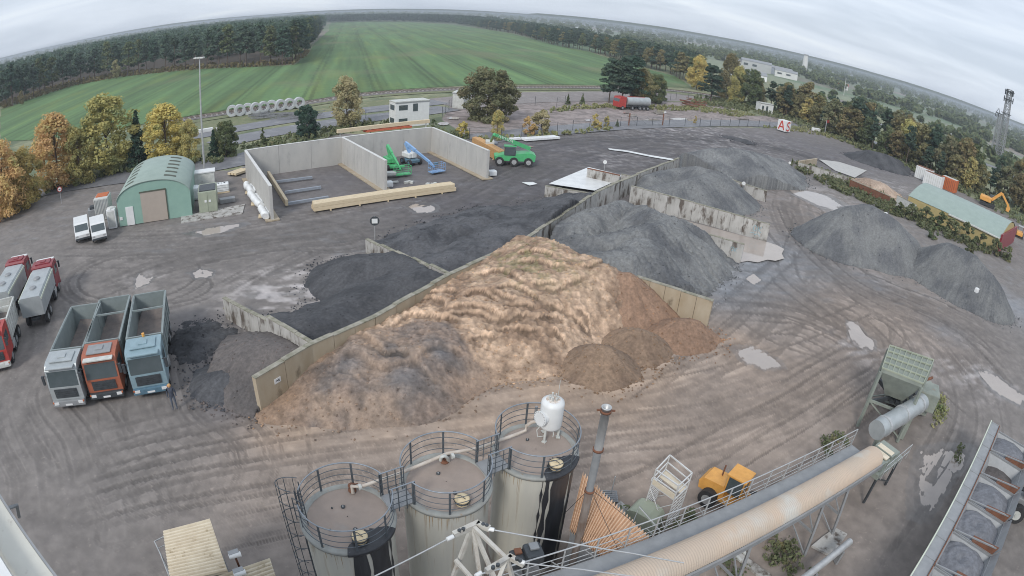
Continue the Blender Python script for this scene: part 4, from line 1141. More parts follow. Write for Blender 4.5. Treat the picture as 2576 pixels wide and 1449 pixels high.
def rust_runs(root, n, amin, amax, seed):
    r_ = random.Random(seed); mb = MB()
    for k in range(n):
        a = r_.uniform(amin, amax); w = r_.uniform(.006, .018); L = r_.uniform(.2, 1.0); z0 = ZT - .17
        r = SR + .004
        vs = [(r * math.cos(a - w), r * math.sin(a - w), z0), (r * math.cos(a + w), r * math.sin(a + w), z0), (r * math.cos(a + w * .1), r * math.sin(a + w * .1), z0 - L), (r * math.cos(a - w * .1), r * math.sin(a - w * .1), z0 - L)]
        mb.add(vs, [(0, 1, 2, 3)])
    tag(mb.build('rust_streaks', M['rustrun'], root), kind='stuff')


cama = lambda i: math.atan2(-SIL[i].y, -SIL[i].x)
rust_runs(s0, 14, cama(0) - 1.3, cama(0) - .1, 1); rust_runs(s1, 34, cama(1) - 1.3, cama(1) + 1.3, 2); rust_runs(s2, 14, cama(2) - 1.3, cama(2) - .1, 3)

# catwalks bridging the silos
for i, j, lab in ((0, 1, 'short railed catwalk between the front left silo and the middle silo'), (1, 2, 'short railed catwalk between the middle silo and the rearmost silo')):
    a, b = SIL[i], SIL[j]; d = (b - a); L = d.length; d.normalize(); n = Vector((-d.y, d.x, 0)); g = .38
    p, q = a + d * (SR + .02), b - d * (SR + .02)
    t = thing('catwalk', lab, 'catwalk', ((p.x + q.x) / 2, (p.y + q.y) / 2, ZT), 0, 'catwalks between the silos')
    p = a + d * (SR - .12); q = b - d * (SR - .12)
    mb = MB(); mb.beam(p + Vector((0, 0, .03)), q + Vector((0, 0, .03)), g * 2, .04); mb.build('deck', M['grey'], t, world=True)
    tp = MB(); md = MB()
    for s in (-1, 1):
        e0 = a + d * (SR - .1) + n * s * (g + .03); e1 = b - d * (SR - .1) + n * s * (g + .03)
        tp.tube([e0 + Vector((0, 0, 1.05)), e1 + Vector((0, 0, 1.05))], .026, 6)
        for z in (.3, .55, .8): md.tube([e0 + Vector((0, 0, z)), e1 + Vector((0, 0, z))], .014, 5)
        for f in (0, .33, .66, 1): md.beam(e0.lerp(e1, f) + Vector((0, 0, -.1)), e0.lerp(e1, f) + Vector((0, 0, 1.05)), .05, .03)
    tp.many('top_rail', M['railtop'], t, world=True); md.many('mid_rail', M['rail'], t, world=True)

# ladder with safety cage
lb = P(768, 1268, ZT + .3); t = thing('caged_ladder', 'dark caged ladder climbing the left side of the front left silo', 'ladder', (lb.x, lb.y, 0))
out = (lb - SIL[0]); out.z = 0; out.normalize(); tg = Vector((-out.y, out.x, 0)); c0 = SIL[0] + out * (SR + .12); c0.z = 0
lad = MB()
for s in (-.22, .22): lad.tube([c0 + tg * s + Vector((0, 0, .1)), c0 + tg * s + Vector((0, 0, ZT + 1.1))], .022, 6)
for k in range(24): lad.tube([c0 - tg * .22 + Vector((0, 0, .3 + k * .28)), c0 + tg * .22 + Vector((0, 0, .3 + k * .28))], .013, 5)
lad.build('ladder', M['rail'], t, world=True)
cg = MB()
for k in range(8):
    z = ZT + 1.15 - k * .75
    if z < 1: break
    cg.tube([c0 + tg * (.34 * math.cos(a)) + out * (.08 + .66 * math.sin(a)) + Vector((0, 0, z)) for a in np.linspace(0, math.pi, 12)], .016, 5)
for a in np.linspace(.25, math.pi - .25, 6):
    b_ = c0 + tg * (.34 * math.cos(a)) + out * (.08 + .66 * math.sin(a)); cg.tube([b_ + Vector((0, 0, 1.5)), b_ + Vector((0, 0, ZT + 1.15))], .013, 5)
cg.build('safety_cage', M['rail'], t, world=True)
gt = MB(); e0 = c0 + tg * .5; 
for z in (.2, .5, .8, 1.05): gt.tube([e0 + Vector((0, 0, ZT + z)), e0 - out * .45 + tg * .15 + Vector((0, 0, ZT + z))], .015, 5)
gt.tube([e0 + Vector((0, 0, ZT)), e0 + Vector((0, 0, ZT + 1.05))], .02, 5); gt.tube([e0 - out * .45 + tg * .15 + Vector((0, 0, ZT)), e0 - out * .45 + tg * .15 + Vector((0, 0, ZT + 1.05))], .02, 5)
gt.build('side_rail', M['rail'], t, world=True)

# pipe line across the three roofs
pa, pb, pc_ = P(886, 1229, ZT + .25), P(1125, 1150, ZT + .3), P(1325, 1084, ZT + .25)
t = thing('roof_pipe', 'pale rusty pipe with valves running across the tops of the three silos', 'pipe', (pa.x, pa.y, ZT))
mb = MB(); mb.tube([pa + Vector((0, 0, -.22)), pa + Vector((0, 0, .12)), P(905, 1225, ZT + .42), P(1000, 1193, ZT + .45), pb + Vector((0, 0, .18)), P(1200, 1128, ZT + .42), P(1300, 1092, ZT + .35), P(1322, 1083, ZT + .3), P(1324, 1071, ZT + .55), P(1338, 1062, ZT + .8), P(1356, 1058, ZT + .95)], .065, 10)
mb.build('pipe_run', M['pipe'], t, world=True)
mb = MB(); mb.tube([P(1128, 1160, ZT), P(1125, 1152, ZT + .4), P(1118, 1146, ZT + .75), P(1110, 1150, ZT + .7), P(1108, 1158, ZT + .4)], .06, 8); mb.build('bend', M['offwhite'], t, world=True)
for (u, v_, z) in ((886, 1232, ZT + .05), (1118, 1160, ZT + .05)):
    q = P(u, v_, z); mb = MB(); mb.lathe([(.15, 0), (.15, .05), (.09, .06), (.09, .2), (.14, .21), (.14, .26), (.01, .26)], 14, (q.x, q.y, ZT + .02))
    mb.box((q.x + .1, q.y + .05, ZT + .3), (.22, .03, .03), rz=.5); mb.build('valve', M['rust'], t, world=True)
for (u, v_) in ((905, 1225), (1138, 1147)):
    q = P(u, v_, ZT + .42); mb = MB(); d = (P(1000, 1193, ZT + .45) - P(905, 1225, ZT + .42)).normalized(); mb.tube([q - d * .05, q + d * .05], .11, 10); mb.build('flange', M['offwhite'], t, world=True)

# white tank on three legs on the rearmost silo
tc_ = (P(1380, 1118, ZT) + P(1406, 1096, ZT) + P(1352, 1085, ZT)) / 3
TR = .44; z0 = ZT + .62; z1 = ZT + 1.75
t = thing('expansion_tank', 'white upright tank with round side manhole standing on legs on the rearmost silo', 'tank', (tc_.x, tc_.y, ZT))
TL = lambda x, y, z: (tc_.x + x, tc_.y + y, z)
mb = MB(); mb.lathe([(.01, z0 - .12), (TR * .6, z0 - .09), (TR * .95, z0), (TR, z0 + .08), (TR, z1 - .1), (TR * .96, z1), (TR * .6, z1 + .09), (.01, z1 + .12)], 40, (tc_.x, tc_.y, 0)); mb.build('vessel', M['white'], t, world=True)
M['ruststain'] = mat('rusty_top', (.72, .70, .66), (.35, .2, .1), 5, rough=.8, c3=(.75, .74, .72), s3=3, t3=.5)
mb = MB(); mb.lathe([(TR * .62, z1 + .093), (TR * .3, z1 + .125), (.01, z1 + .135)], 24, (tc_.x, tc_.y, 0)); mb.build('stained_top', M['ruststain'], t, world=True)
mb = MB()
for k in range(7):
    a = k * .9; r = .16; mb.tube([TL(r * math.cos(a), r * math.sin(a), z1 + .1), TL(r * math.cos(a), r * math.sin(a), z1 + .22 + .03 * (k % 3))], .035, 8)
mb.tube([TL(.18, .25, z1), TL(.19, .27, z1 + .75)], .012, 5)
mb.build('top_fittings', M['offwhite'], t, world=True)
ca = math.atan2(-tc_.y, -tc_.x) - .75
md_ = Vector((math.cos(ca), math.sin(ca), .1)).normalized(); cc0 = Vector(TL(0, 0, z0 + .5))
mb = MB(); mb.tube([cc0 + md_ * (TR - .05), cc0 + md_ * (TR + .12)], .27, 24); mb.tube([cc0 + md_ * (TR + .12), cc0 + md_ * (TR + .16)], .31, 24)
mh = mb.build('manhole', M['white'], t, world=True)
mb = MB(); tn = md_.cross(Vector((0, 0, 1))).normalized(); un = tn.cross(md_)
for k in range(16):
    a = k * math.pi / 8; q = cc0 + md_ * (TR + .165) + tn * (.28 * math.cos(a)) + un * (.28 * math.sin(a)); mb.tube([q, q + md_ * .025], .017, 6)
mb.many('bolt', M['galv'], mh, world=True)
for k in range(3):
    a = ca + .35 + k * 2 * math.pi / 3; x, y = .36 * math.cos(a), .36 * math.sin(a)
    mb = MB(); mb.tube([TL(x, y, ZT + .02), TL(x, y, z0 + .1)], .05, 10); mb.box(TL(x, y, ZT + .03), (.16, .16, .03), rz=a); mb.build('leg', M['offwhite'], t, world=True)
mb = MB(); mb.tube([TL(.12, -.28, z0 - .05), TL(.14, -.34, z0 - .2), TL(.13, -.33, ZT + .3)], .022, 6)
mb.tube([TL(-.3, -.2, z0 + .2), TL(-.5, -.3, z0 - .05), TL(-.45, -.35, z0 - .35), TL(-.2, -.33, z0 - .3), TL(-.1, -.2, z0 - .05)], .02, 6); mb.build('drain_hose', M['offwhite'], t, world=True)
q = P(1345, 1060, ZT); mb = MB(); mb.tube([(q.x, q.y, ZT), (q.x, q.y, ZT + .75)], .06, 8); tag(mb.build('vent_pipe', M['grey'], world=True), 'short grey vent pipe beside the white tank on the silo roof', 'pipe')

# tall exhaust stack
t = thing('exhaust_stack', 'tall weathered steel stack, grey above and rusty below, right of the silos', 'chimney', (P(1453, 1366, 3.5).x, P(1453, 1366, 3.5).y, 0))
b0 = P(1453, 1366, 3.5); b0.z = 0
SH = 10.0
mb = MB(); mb.tube([b0, b0 + Vector((0, 0, 6.4))], .15, 16); mb.build('lower_pipe', M['rustpipe'], t, world=True)
mb = MB(); mb.tube([b0 + Vector((0, 0, 6.4)), b0 + Vector((0, 0, 8.3))], .135, 16); mb.build('middle_pipe', M['grey'], t, world=True)
mb = MB(); mb.lathe([(.145, 8.28), (.145, SH), (.165, SH), (.165, SH + .04), (.13, SH + .04), (.13, SH - .6)], 18, (b0.x, b0.y, 0)); mb.build('upper_pipe', M['galv'], t, world=True)
mb = MB(); mb.lathe([(.129, SH - .28), (.01, SH - .28)], 16, (b0.x, b0.y, 0)); mb.build('mouth', M['rust'], t, world=True)
mb = MB()
for z in (6.4, 8.3, SH - .12): mb.lathe([(.15, z - .04), (.185, z - .04), (.185, z + .04), (.15, z + .04)], 16, (b0.x, b0.y, 0))
for s in (-1, 1): mb.box((b0.x + s * .24, b0.y, SH - .1), (.1, .05, .05))
mb.many('collar', M['rust'], t, world=True)
mb = MB()
for (u, v_, z, ze) in ((1640, 1350, 4, 6.5), (1560, 1395, 3.8, 6.5), (1380, 1330, 1, 6.5)):
    mb.tube([b0 + Vector((0, 0, ze)), P(u, v_, z)], .012, 4)
mb.many('guy_wire', M['darkmetal'], t, world=True)

# corrugated sheds
def corr_roof(name, label, cat, corners, z, zdrop, n, m, wall_h=None, group=None, amp=.11, over=0):
    """corners: near-left, far-left, far-right, near-right in plan; ridges run from the first side to the last"""
    A, B, C, D = [P(*c, z) for c in corners]
    o = thing(name, label, cat, (A.x, A.y, 0), 0, group)
    mb = MB(); vs = []; fs = []
    K = n * 6
    for i in range(K + 1):
        f = i / K; e = amp * math.cos(2 * math.pi * i / 6)
        p = A.lerp(B, f); q = D.lerp(C, f)
        for g_ in np.linspace(0, 1, 3):
            r = p.lerp(q, g_); vs.append((r.x, r.y, z + e - zdrop * g_))
    for i in range(K):
        for j in range(2): k = i * 3 + j; fs.append((k, k + 1, k + 4, k + 3))
    nb = len(vs); vs += [(v_[0], v_[1], v_[2] - .02) for v_ in vs]; fs += [tuple(nb + i for i in reversed(f)) for f in fs]
    mb.add(vs, fs, True); mb.build('roof', m, o, world=True)
    c = (A + B + C + D) / 4
    ins = [c.lerp(p, .95) for p in (A, B, C, D)]
    mb = MB(); mb.prism([(p.x, p.y) for p in ins], 0, z - amp - max(0, zdrop) - .05); mb.build('walls', M['grey'], o, world=True)
    return o


sh = corr_roof('corrugated_shed', 'shed with a steep orange corrugated roof behind the exhaust stack', 'shed', [(1548, 1432), (1432, 1330), (1466, 1190), (1658, 1374)], 3.9, 0.0, 30, M['corr_o'])
corr_roof('corrugated_shed', 'small hut with a cream corrugated roof at the bottom edge, left of the silos', 'shed', [(430, 1470), (411, 1340), (529, 1309), (574, 1440)], 3.4, 0.0, 17, M['corr'])
corr_roof('corrugated_shed', 'cream corrugated roof cut off by the bottom edge beside the front left silo', 'shed', [(560, 1500), (540, 1456), (680, 1408), (694, 1452)], 3.2, 0, 5, M['corr'])
mb = MB()
g0 = P(388, 1362, 2.6); g1 = P(412, 1350, 2.6); g2 = P(404, 1395, 2.6); g3 = P(425, 1449, 2.6)
t = thing('handrail', 'small galvanised handrail beside the cream corrugated hut', 'handrail', (g0.x, g0.y, 0))
mb.tube([g1, g0, g2, g3], .03, 6); mb.tube([g1 - Vector((0, 0, .45)), g0 - Vector((0, 0, .45)), g2 - Vector((0, 0, .45)), g3 - Vector((0, 0, .45))], .02, 5); mb.many('rail', M['galv'], t, world=True)
mb = MB()
for g_ in (g0, g2, g3): mb.tube([Vector((g_.x, g_.y, 0)), g_], .03, 6)
mb.many('post', M['galv'], t, world=True)
for (u, v_, lab) in ((590, 1397, 'white round head flood lamp on a post beside the cream hut roof'), (602, 1442, 'white flood lamp at the bottom edge near the hut')):
    q = P(u, v_, 3.4); t = thing('flood_lamp', lab, 'lamp', (q.x, q.y, 0), 0, 'flood lamps by the hut')
    mb = MB(); mb.tube([(q.x, q.y, 0), (q.x, q.y, 3.3)], .045, 8); mb.build('post', M['rust'], t, world=True)
    a_, b_ = P(u - 14, v_ + 4, 3.5), P(u + 16, v_ - 4, 3.5)
    mb = MB(); mb.tube([a_, a_.lerp(b_, .15), a_.lerp(b_, .85), b_], .11, 12); mb.build('lamp_head', M['white'], t, world=True)
    mb = MB(); mb.box((q.x, q.y, 3.6), (.42, .2, .05), rz=.7); mb.build('lamp_shade', M['grey'], t, world=True)

# scaffold tower with platform
S0 = P(1690, 1362 - 12); 
cs_ = [P(1655, 1255), P(1738, 1300), P(1690, 1352), P(1612, 1295)]
sc_ = [P(1685, 1145, 3.1), P(1741, 1190, 3.1), P(1707, 1222, 3.1), P(1650, 1182, 3.1)]
cen = sum(sc_, Vector()) / 4
t = thing('scaffold_tower', 'white tube scaffold tower with rungs and railed top platform beside the loader', 'scaffold', (cen.x, cen.y, 0))
base = [Vector((cen.x + (p.x - cen.x) * 1.05, cen.y + (p.y - cen.y) * 1.05, 0)) for p in sc_]
top = [Vector((p.x, p.y, 3.1)) for p in sc_]
M['scaf'] = mat('scaffold_tube', (.66, .66, .65), (.52, .52, .51), 3, rough=.5)
mb = MB()
for p, q in zip(base, top): mb.tube([p, q], .035, 6)
mb.many('upright', M['scaf'], t, world=True)
for (i, j) in ((0, 3), (1, 2)):
    mb = MB()
    for k in range(9):
        z = .25 + k * .24; mb.tube([base[i].lerp(top[i], z / 3.1), base[j].lerp(top[j], z / 3.1)], .026, 5)
    for f in (.33, .66): mb.tube([base[i].lerp(base[j], f) + Vector((0, 0, .2)), top[i].lerp(top[j], f) - Vector((0, 0, .9))], .024, 5)
    mb.build('ladder_frame', M['scaf'], t, world=True)
mb = MB(); mb.tube([base[3] + Vector((0, 0, .3)), top[2] - Vector((0, 0, 1.2))], .028, 5); mb.tube([base[2] + Vector((0, 0, .3)), top[3] - Vector((0, 0, 1.2))], .028, 5); mb.tube([base[0] + Vector((0, 0, .3)), top[1] - Vector((0, 0, 1.2))], .028, 5)
mb.many('brace', M['scaf'], t, world=True)
mb = MB()
for i in range(4):
    j = (i + 1) % 4
    mb.beam(top[i], top[j], .06, .06); mb.beam(top[i] - Vector((0, 0, .45)), top[j] - Vector((0, 0, .45)), .05, .05)
    mb.beam(top[i] - Vector((0, 0, .9)), top[j] - Vector((0, 0, .9)), .05, .05)
mb.many('guard_rail', M['scaf'], t, world=True)
mb = MB(); z = Vector((0, 0, -.95)); mb.add([top[0] + z, top[1] + z, top[1].lerp(top[2], .45) + z, top[0].lerp(top[3], .45) + z, top[0] + z * 1.05, top[1] + z * 1.05, top[1].lerp(top[2], .45) + z * 1.05, top[0].lerp(top[3], .45) + z * 1.05], [(0, 1, 2, 3), (7, 6, 5, 4), (0, 4, 5, 1), (1, 5, 6, 2), (2, 6, 7, 3), (3, 7, 4, 0)])
mb.beam(top[3] + Vector((0, 0, -.72)), top[2] + Vector((0, 0, -.72)), .04, .3); mb.build('platform', M['corr'], t, world=True)
mb = MB(); q = top[3].lerp(top[0], .15) + Vector((0, 0, -.8)); mb.box(q, (.28, .12, .16), rz=-.6); mb.build('lamp', M['white'], t, world=True)

# small tank under a pipe frame
q = P(1615, 1318); t = thing('fuel_tank', 'small grey green box tank with rounded lid beside the orange shed roof', 'tank', (q.x, q.y, 0))
mb = MB(); Mx = Matrix.Translation((q.x, q.y, 0)) @ Matrix.Rotation(R(-40), 4, 'Z')
mb.extr([(-.75, 0), (.75, 0), (.75, .8), (.6, 1.0), (.3, 1.1), (-.3, 1.1), (-.6, 1.0), (-.75, .8)], 1.1, Mx); mb.build('tank_body', M['khaki'], t, world=True)
fr = [P(1608, 1275, 1.4), P(1660, 1335, 1.4), P(1590, 1318, 1.4)]
t2 = thing('pipe_frame', 'bent white pipe frame standing over the small grey green tank', 'frame', (fr[0].x, fr[0].y, 0))
mb = MB(); mb.tube([Vector((fr[2].x, fr[2].y, 0)), fr[2], fr[0], fr[1], Vector((fr[1].x, fr[1].y, 0))], .035, 6); mb.build('frame_tube', M['scaf'], t2, world=True)
q = P(1532, 1252); t = thing('pallet', 'grey pallet grid lying in the weeds beside the orange shed roof', 'pallet', (q.x, q.y, 0))
mb = MB()
for k in range(6): mb.beam(q + Vector((-.4, -.35 + k * .14, .12)), q + Vector((.4, -.35 + k * .14, .12)), .07, .03)
mb.many('top_board', M['grey'], t, world=True)
mb = MB()
for k in (-.38, 0, .38): mb.beam(q + Vector((k, -.38, .05)), q + Vector((k, .38, .05)), .07, .08)
mb.many('bearer', M['grey'], t, world=True)
q = P(1536, 1245); mb = MB(); mb.tube([q, q + Vector((0, 0, 1.3))], .03, 6); tag(mb.build('marker_post', M['galv'], world=True), 'thin grey post beside the pallet in the weeds', 'post')

# ------------------------------------------------------------------ conveyor with rounded cover and walkway
ca_, cb_ = P(2196, 1150, 2.9), P(1640, 1440, 4.7)
dv = (cb_ - ca_); cb2 = cb_ + dv * .35
cdv = dv.normalized(); cn = Vector((cdv.y, -cdv.x, 0)).normalized()
if cn.y < 0: cn = -cn        # towards the yard
cz = cn.cross(cdv).normalized()
if cz.z < 0: cz = -cz
L = (cb2 - ca_).length
t = thing('covered_conveyor', 'long covered conveyor with ribbed tan hood rising from the hopper to the bottom edge', 'conveyor', (ca_.x, ca_.y, 0))
CR = .66
vs = []; fs = []; NL = int(L / .06); NK = 16
mb = MB()
for i in range(NL + 1):
    c = ca_ + cdv * (L * i / NL); r = CR + (.012 if i % 2 else -.004)
    for k in range(NK + 1):
        a = math.pi * k / NK; vs.append(c + cn * (r * math.cos(a)) + cz * (r * .92 * math.sin(a)))
for i in range(NL):
    for k in range(NK): j = i * (NK + 1) + k; fs.append((j, j + 1, j + NK + 2, j + NK + 1))
fs.append(tuple(range(NK + 1)))
mb.add(vs, fs, False); mb.build('hood', M['convc'], t, world=True)
mb = MB()
for s in (-1, 1):
    mb.beam(ca_ + cn * s * (CR + .07) - cz * .12, cb2 + cn * s * (CR + .07) - cz * .12, .1, .26, up=cz)
mb.beam(ca_ - cz * .3, cb2 - cz * .3, CR * 1.8, .06, up=cz)
mb.build('girder', M['grey'], t, world=True)
mb = MB(); wk0, wk1 = ca_ + cn * (CR + .52) - cz * .2, cb2 + cn * (CR + .52) - cz * .2
mb.beam(wk0, wk1, .72, .05, up=cz); mb.build('walkway', M['grey'], t, world=True)
hr = MB(); hp = MB()
e0 = ca_ + cn * (CR + .92) - cz * .15; e1 = cb2 + cn * (CR + .92) - cz * .15
for z in (1.0,): hr.tube([e0 + Vector((0, 0, z)), e1 + Vector((0, 0, z))], .03, 6)
for z in (.62, .3, .05): hr.tube([e0 + Vector((0, 0, z)), e1 + Vector((0, 0, z))], .018, 5)
hr.many('handrail', M['galv'], t, world=True)
k = 0
while k * 1.35 < L:
    p = e0.lerp(e1, k * 1.35 / L); hp.beam(p + Vector((0, 0, -.1)), p + Vector((0, 0, 1.0)), .05, .05)
    q = e0.lerp(e1, min(1, (k * 1.35 + .5) / L)); hp.beam(p + Vector((0, 0, .0)), q + Vector((0, 0, .6)), .03, .03); k += 1
hp.many('railing_post', M['galv'], t, world=True)
for f in (.16, .27, .52, .75):
    c = ca_ + cdv * (L * f)
    if f in (.27,):
        w0 = c + cn * -.6 - cz * .3; w1 = c + cn * .9 - cz * .3
    w0 = c - cn * .65 - cz * .3; w1 = c + cn * .65 - cz * .3
    f0 = Vector((w0.x, w0.y, 0)) - Vector((cn.x, cn.y, 0)) * .45; f1 = Vector((w1.x, w1.y, 0)) + Vector((cn.x, cn.y, 0)) * .45
    mb = MB(); mb.beam(f0, w0, .12, .12); mb.beam(f1, w1, .12, .12); mb.beam(f0.lerp(w0, .45), f1.lerp(w1, .45), .1, .1); mb.beam(f0.lerp(w0, .45), w1, .06, .06)
    mb.beam(f0, f1.lerp(w1, .45), .06, .06)
    mb.build('trestle', M['grey'], t, world=True)

def legs_c(h_, i): return Vector((h_[i].x, h_[i].y, 1.9))


# receiving hopper at the low end: grey green gridded bin on a frame, feeder and a second pale tube
hp0 = P(2270, 925, 4.0)
t = thing('feed_hopper', 'grey green feed hopper with gridded deck on a steel frame at the conveyor foot', 'hopper', (hp0.x, hp0.y, 0))
hc = [P(2235, 878, 4.2), P(2345, 915, 4.2), P(2318, 975, 4.2), P(2215, 935, 4.2)]
cen = sum(hc, Vector()) / 4
mb = MB(); lo = [Vector((cen.x + (p.x - cen.x) * .45, cen.y + (p.y - cen.y) * .45, 2.3)) for p in hc]
vs = [p for p in hc] + lo + [Vector((p.x, p.y, 4.5)) for p in hc]
mb.add(vs, [(0, 1, 5, 4), (1, 2, 6, 5), (2, 3, 7, 6), (3, 0, 4, 7), (8, 9, 1, 0), (9, 10, 2, 1), (10, 11, 3, 2), (11, 8, 0, 3), (4, 5, 6, 7)])
M['hopperg'] = mat('hopper_paint', (.30, .33, .29), (.21, .235, .21), 1.5, rough=.6, c3=(.3, .22, .15), s3=1.5, t3=.66)
mb.build('bin', M['hopperg'], t, world=True)
mb = MB(); T_ = [Vector((p.x, p.y, 4.42)) for p in hc]
mb.add([T_[0], T_[1], T_[2], T_[3]], [(0, 1, 2, 3)])
mb.build('deck_plate', M['hopperg'], t, world=True)
mb = MB()
for k in range(9):
    f = k / 8; mb.beam(T_[0].lerp(T_[1], f) + Vector((0, 0, .06)), T_[3].lerp(T_[2], f) + Vector((0, 0, .06)), .07, .1)
for k in range(5):
    f = k / 4; mb.beam(T_[0].lerp(T_[3], f) + Vector((0, 0, .07)), T_[1].lerp(T_[2], f) + Vector((0, 0, .07)), .07, .1)
mb.build('screen_grid', M['khaki'], t, world=True)
mb = MB()
legs = [Vector((cen.x + (p.x - cen.x) * 1.02, cen.y + (p.y - cen.y) * 1.02, 0)) for p in hc]
for p, q in zip(legs, hc): mb.beam(p, q, .18, .18)
for i in range(4):
    mb.beam(legs[i] + Vector((0, 0, 2.1)), legs[(i + 1) % 4] + Vector((0, 0, 2.1)), .13, .16); mb.beam(legs[i] + Vector((0, 0, .3)), legs[(i + 1) % 4] + Vector((0, 0, 2.1)), .08, .08)
mb.build('support_frame', M['hopperg'], t, world=True)
mb = MB(); q = P(2285, 985, 1.0); mb.box((q.x, q.y, 1.0), (3.6, 2.6, 1.5), rz=-.55, bev=.06); q = P(2330, 1000, 1.6); mb.box((q.x, q.y, 1.7), (1.6, 1.8, 1.4), rz=-.55, bev=.08); mb.many('machine_body', M['hopperg'], t, world=True)
mb = MB(); q = P(2235, 1000, 1.6)
for k in range(5): mb.box((q.x - .1 + k * .42, q.y - .25 - k * .2, 1.9 + .16 * k), (.34, 1.9, .07), rz=-.45)
mb.many('step_plate', M['darkmetal'], t, world=True)
mb = MB(); mb.beam(legs_c(hc, 0), legs_c(hc, 2), .16, .3); mb.beam(legs_c(hc, 1), legs_c(hc, 3), .16, .3); mb.many('floor_beam', M['darkmetal'], t, world=True)
q = P(2268, 968, 2.2); mb = MB(); mb.box((q.x, q.y, 2.3), (.75, .6, .7), rz=-.5, bev=.05); mb.build('motor_housing', M['white'], t, world=True)
q = P(2330, 955, 2.6); mb = MB(); mb.tube([P(2320, 975, 2.2), P(2322, 958, 2.8), P(2345, 950, 2.9)], .11, 8); mb.build('red_pipe', M['rust'], t, world=True)
# pale tube drum with bands
t = thing('dryer_duct', 'pale grey duct drum between the hopper and the conveyor hood', 'duct', P(2270, 1060))
d0, d1 = P(2205, 1082, 2.4), P(2318, 1012, 2.4)
mb = MB(); mb.tube([d0, d1], .62, 20); mb.build('drum', M['silver'], t, world=True)
mb = MB()
for f in (.12, .5, .88): mb.tube([d0.lerp(d1, f), d0.lerp(d1, f + .03)], .67, 20)
mb.many('band', M['galv'], t, world=True)
mb = MB()
for f in (.15, .85): p = d0.lerp(d1, f); mb.box((p.x, p.y, .9), (.9, .3, 1.8), rz=.9)
mb.many('saddle', M['hopperg'], t, world=True)
q = P(2190, 1100, 2.6)
t = thing('feeder_unit', 'stepped grey feeder unit with cream covers between duct and conveyor', 'feeder', (q.x, q.y, 0))
an = math.atan2(cdv.y, cdv.x)
mb = MB(); Rz = an; u1 = Vector((math.cos(an), math.sin(an), 0)); q0 = ca_ - u1 * 1.5; q0.z = 0
mb.box((q0.x, q0.y, 2.0), (3.0, 1.7, .35), rz=Rz, bev=.03)
for k in range(4): p = q0 - u1 * (.9 - k * .62); mb.box((p.x, p.y, 2.3 + .12 * (k % 2)), (.5, 1.35, .45), rz=Rz, bev=.04)
mb.build('casing', M['hopperg'], t, world=True)
mb = MB()
for k in (1, 2): p = q0 - u1 * (.9 - k * .62); mb.box((p.x, p.y, 2.62), (.42, 1.1, .1), rz=Rz, bev=.03)
mb.many('cover', M['corr'], t, world=True)
mb = MB(); nn = Vector((-u1.y, u1.x, 0))
for s in (-1, 1):
    for k in (-1.3, 1.3): p = q0 + u1 * k + nn * s * .75; mb.beam(p, p + Vector((0, 0, 1.85)), .12, .12)
for s in (-1, 1): mb.beam(q0 + u1 * -1.3 + nn * s * .75 + Vector((0, 0, .3)), q0 + u1 * 1.3 + nn * s * .75 + Vector((0, 0, 1.8)), .07, .07)
mb.many('leg', M['darkmetal'], t, world=True)
mb = MB()
for s in (1.05,):
    for z in (2.6, 3.1): mb.tube([q0 - u1 * 1.6 + nn * s + Vector((0, 0, z)), q0 + u1 * 1.6 + nn * s + Vector((0, 0, z))], .025, 5)
    for k in (-1.6, -.8, 0, .8, 1.6): mb.tube([q0 + u1 * k + nn * s + Vector((0, 0, 2.1)), q0 + u1 * k + nn * s + Vector((0, 0, 3.1))], .025, 5)
mb.build('handrail', M['galv'], t, world=True)

# ------------------------------------------------------------------ cold feed bins, right edge
ZB = 3.0
l0, l1 = P(2492, 1062, ZB), P(2290, 1449, ZB); r0, r1 = P(2575, 1110, ZB), P(2480, 1449, ZB)
bd_ = (l1 - l0).normalized(); bn_ = Vector((-bd_.y, bd_.x, 0)); bn_ = bn_ if bn_.dot(r0 - l0) > 0 else -bn_
LB = (l1 - l0).length
t = thing('bin_conveyor', 'grey belt gallery running along the left side of the aggregate bins', 'conveyor', (l0.x, l0.y, 0))
mb = MB(); w = .75
mb.beam(l0 + bn_ * .38, l0 + bd_ * LB * 1.4 + bn_ * .38, w - .06, .12)
for k in range(14): p = l0 + bd_ * (LB * 1.4 * k / 14) + bn_ * .38; mb.beam(p - bn_ * .34 + Vector((0, 0, .07)), p + bn_ * .34 + Vector((0, 0, .07)), .05, .03)
mb.build('belt_cover', M['grey'], t, world=True)
M['paleedge'] = mat('pale_edge_paint', (.62, .66, .56), (.5, .54, .45), 2, rough=.6)
mb = MB(); mb.beam(l0 + Vector((0, 0, .05)), l0 + bd_ * LB * 1.4 + Vector((0, 0, .05)), .07, .22); mb.build('edge_beam', M['paleedge'], t, world=True)
mb = MB(); mb.beam(l0 + bn_ * .76 + Vector((0, 0, .05)), l0 + bd_ * LB * 1.4 + bn_ * .76 + Vector((0, 0, .05)), .05, .2); mb.build('inner_beam', M['rust'], t, world=True)
mb = MB()
for k in range(8):
    p = l0 + bd_ * (LB * 1.3 * k / 7) + bn_ * .38; mb.beam(Vector((p.x, p.y, 0)), p - Vector((0, 0, .06)), .14, .14)
mb.many('leg', M['darkmetal'], t, world=True)
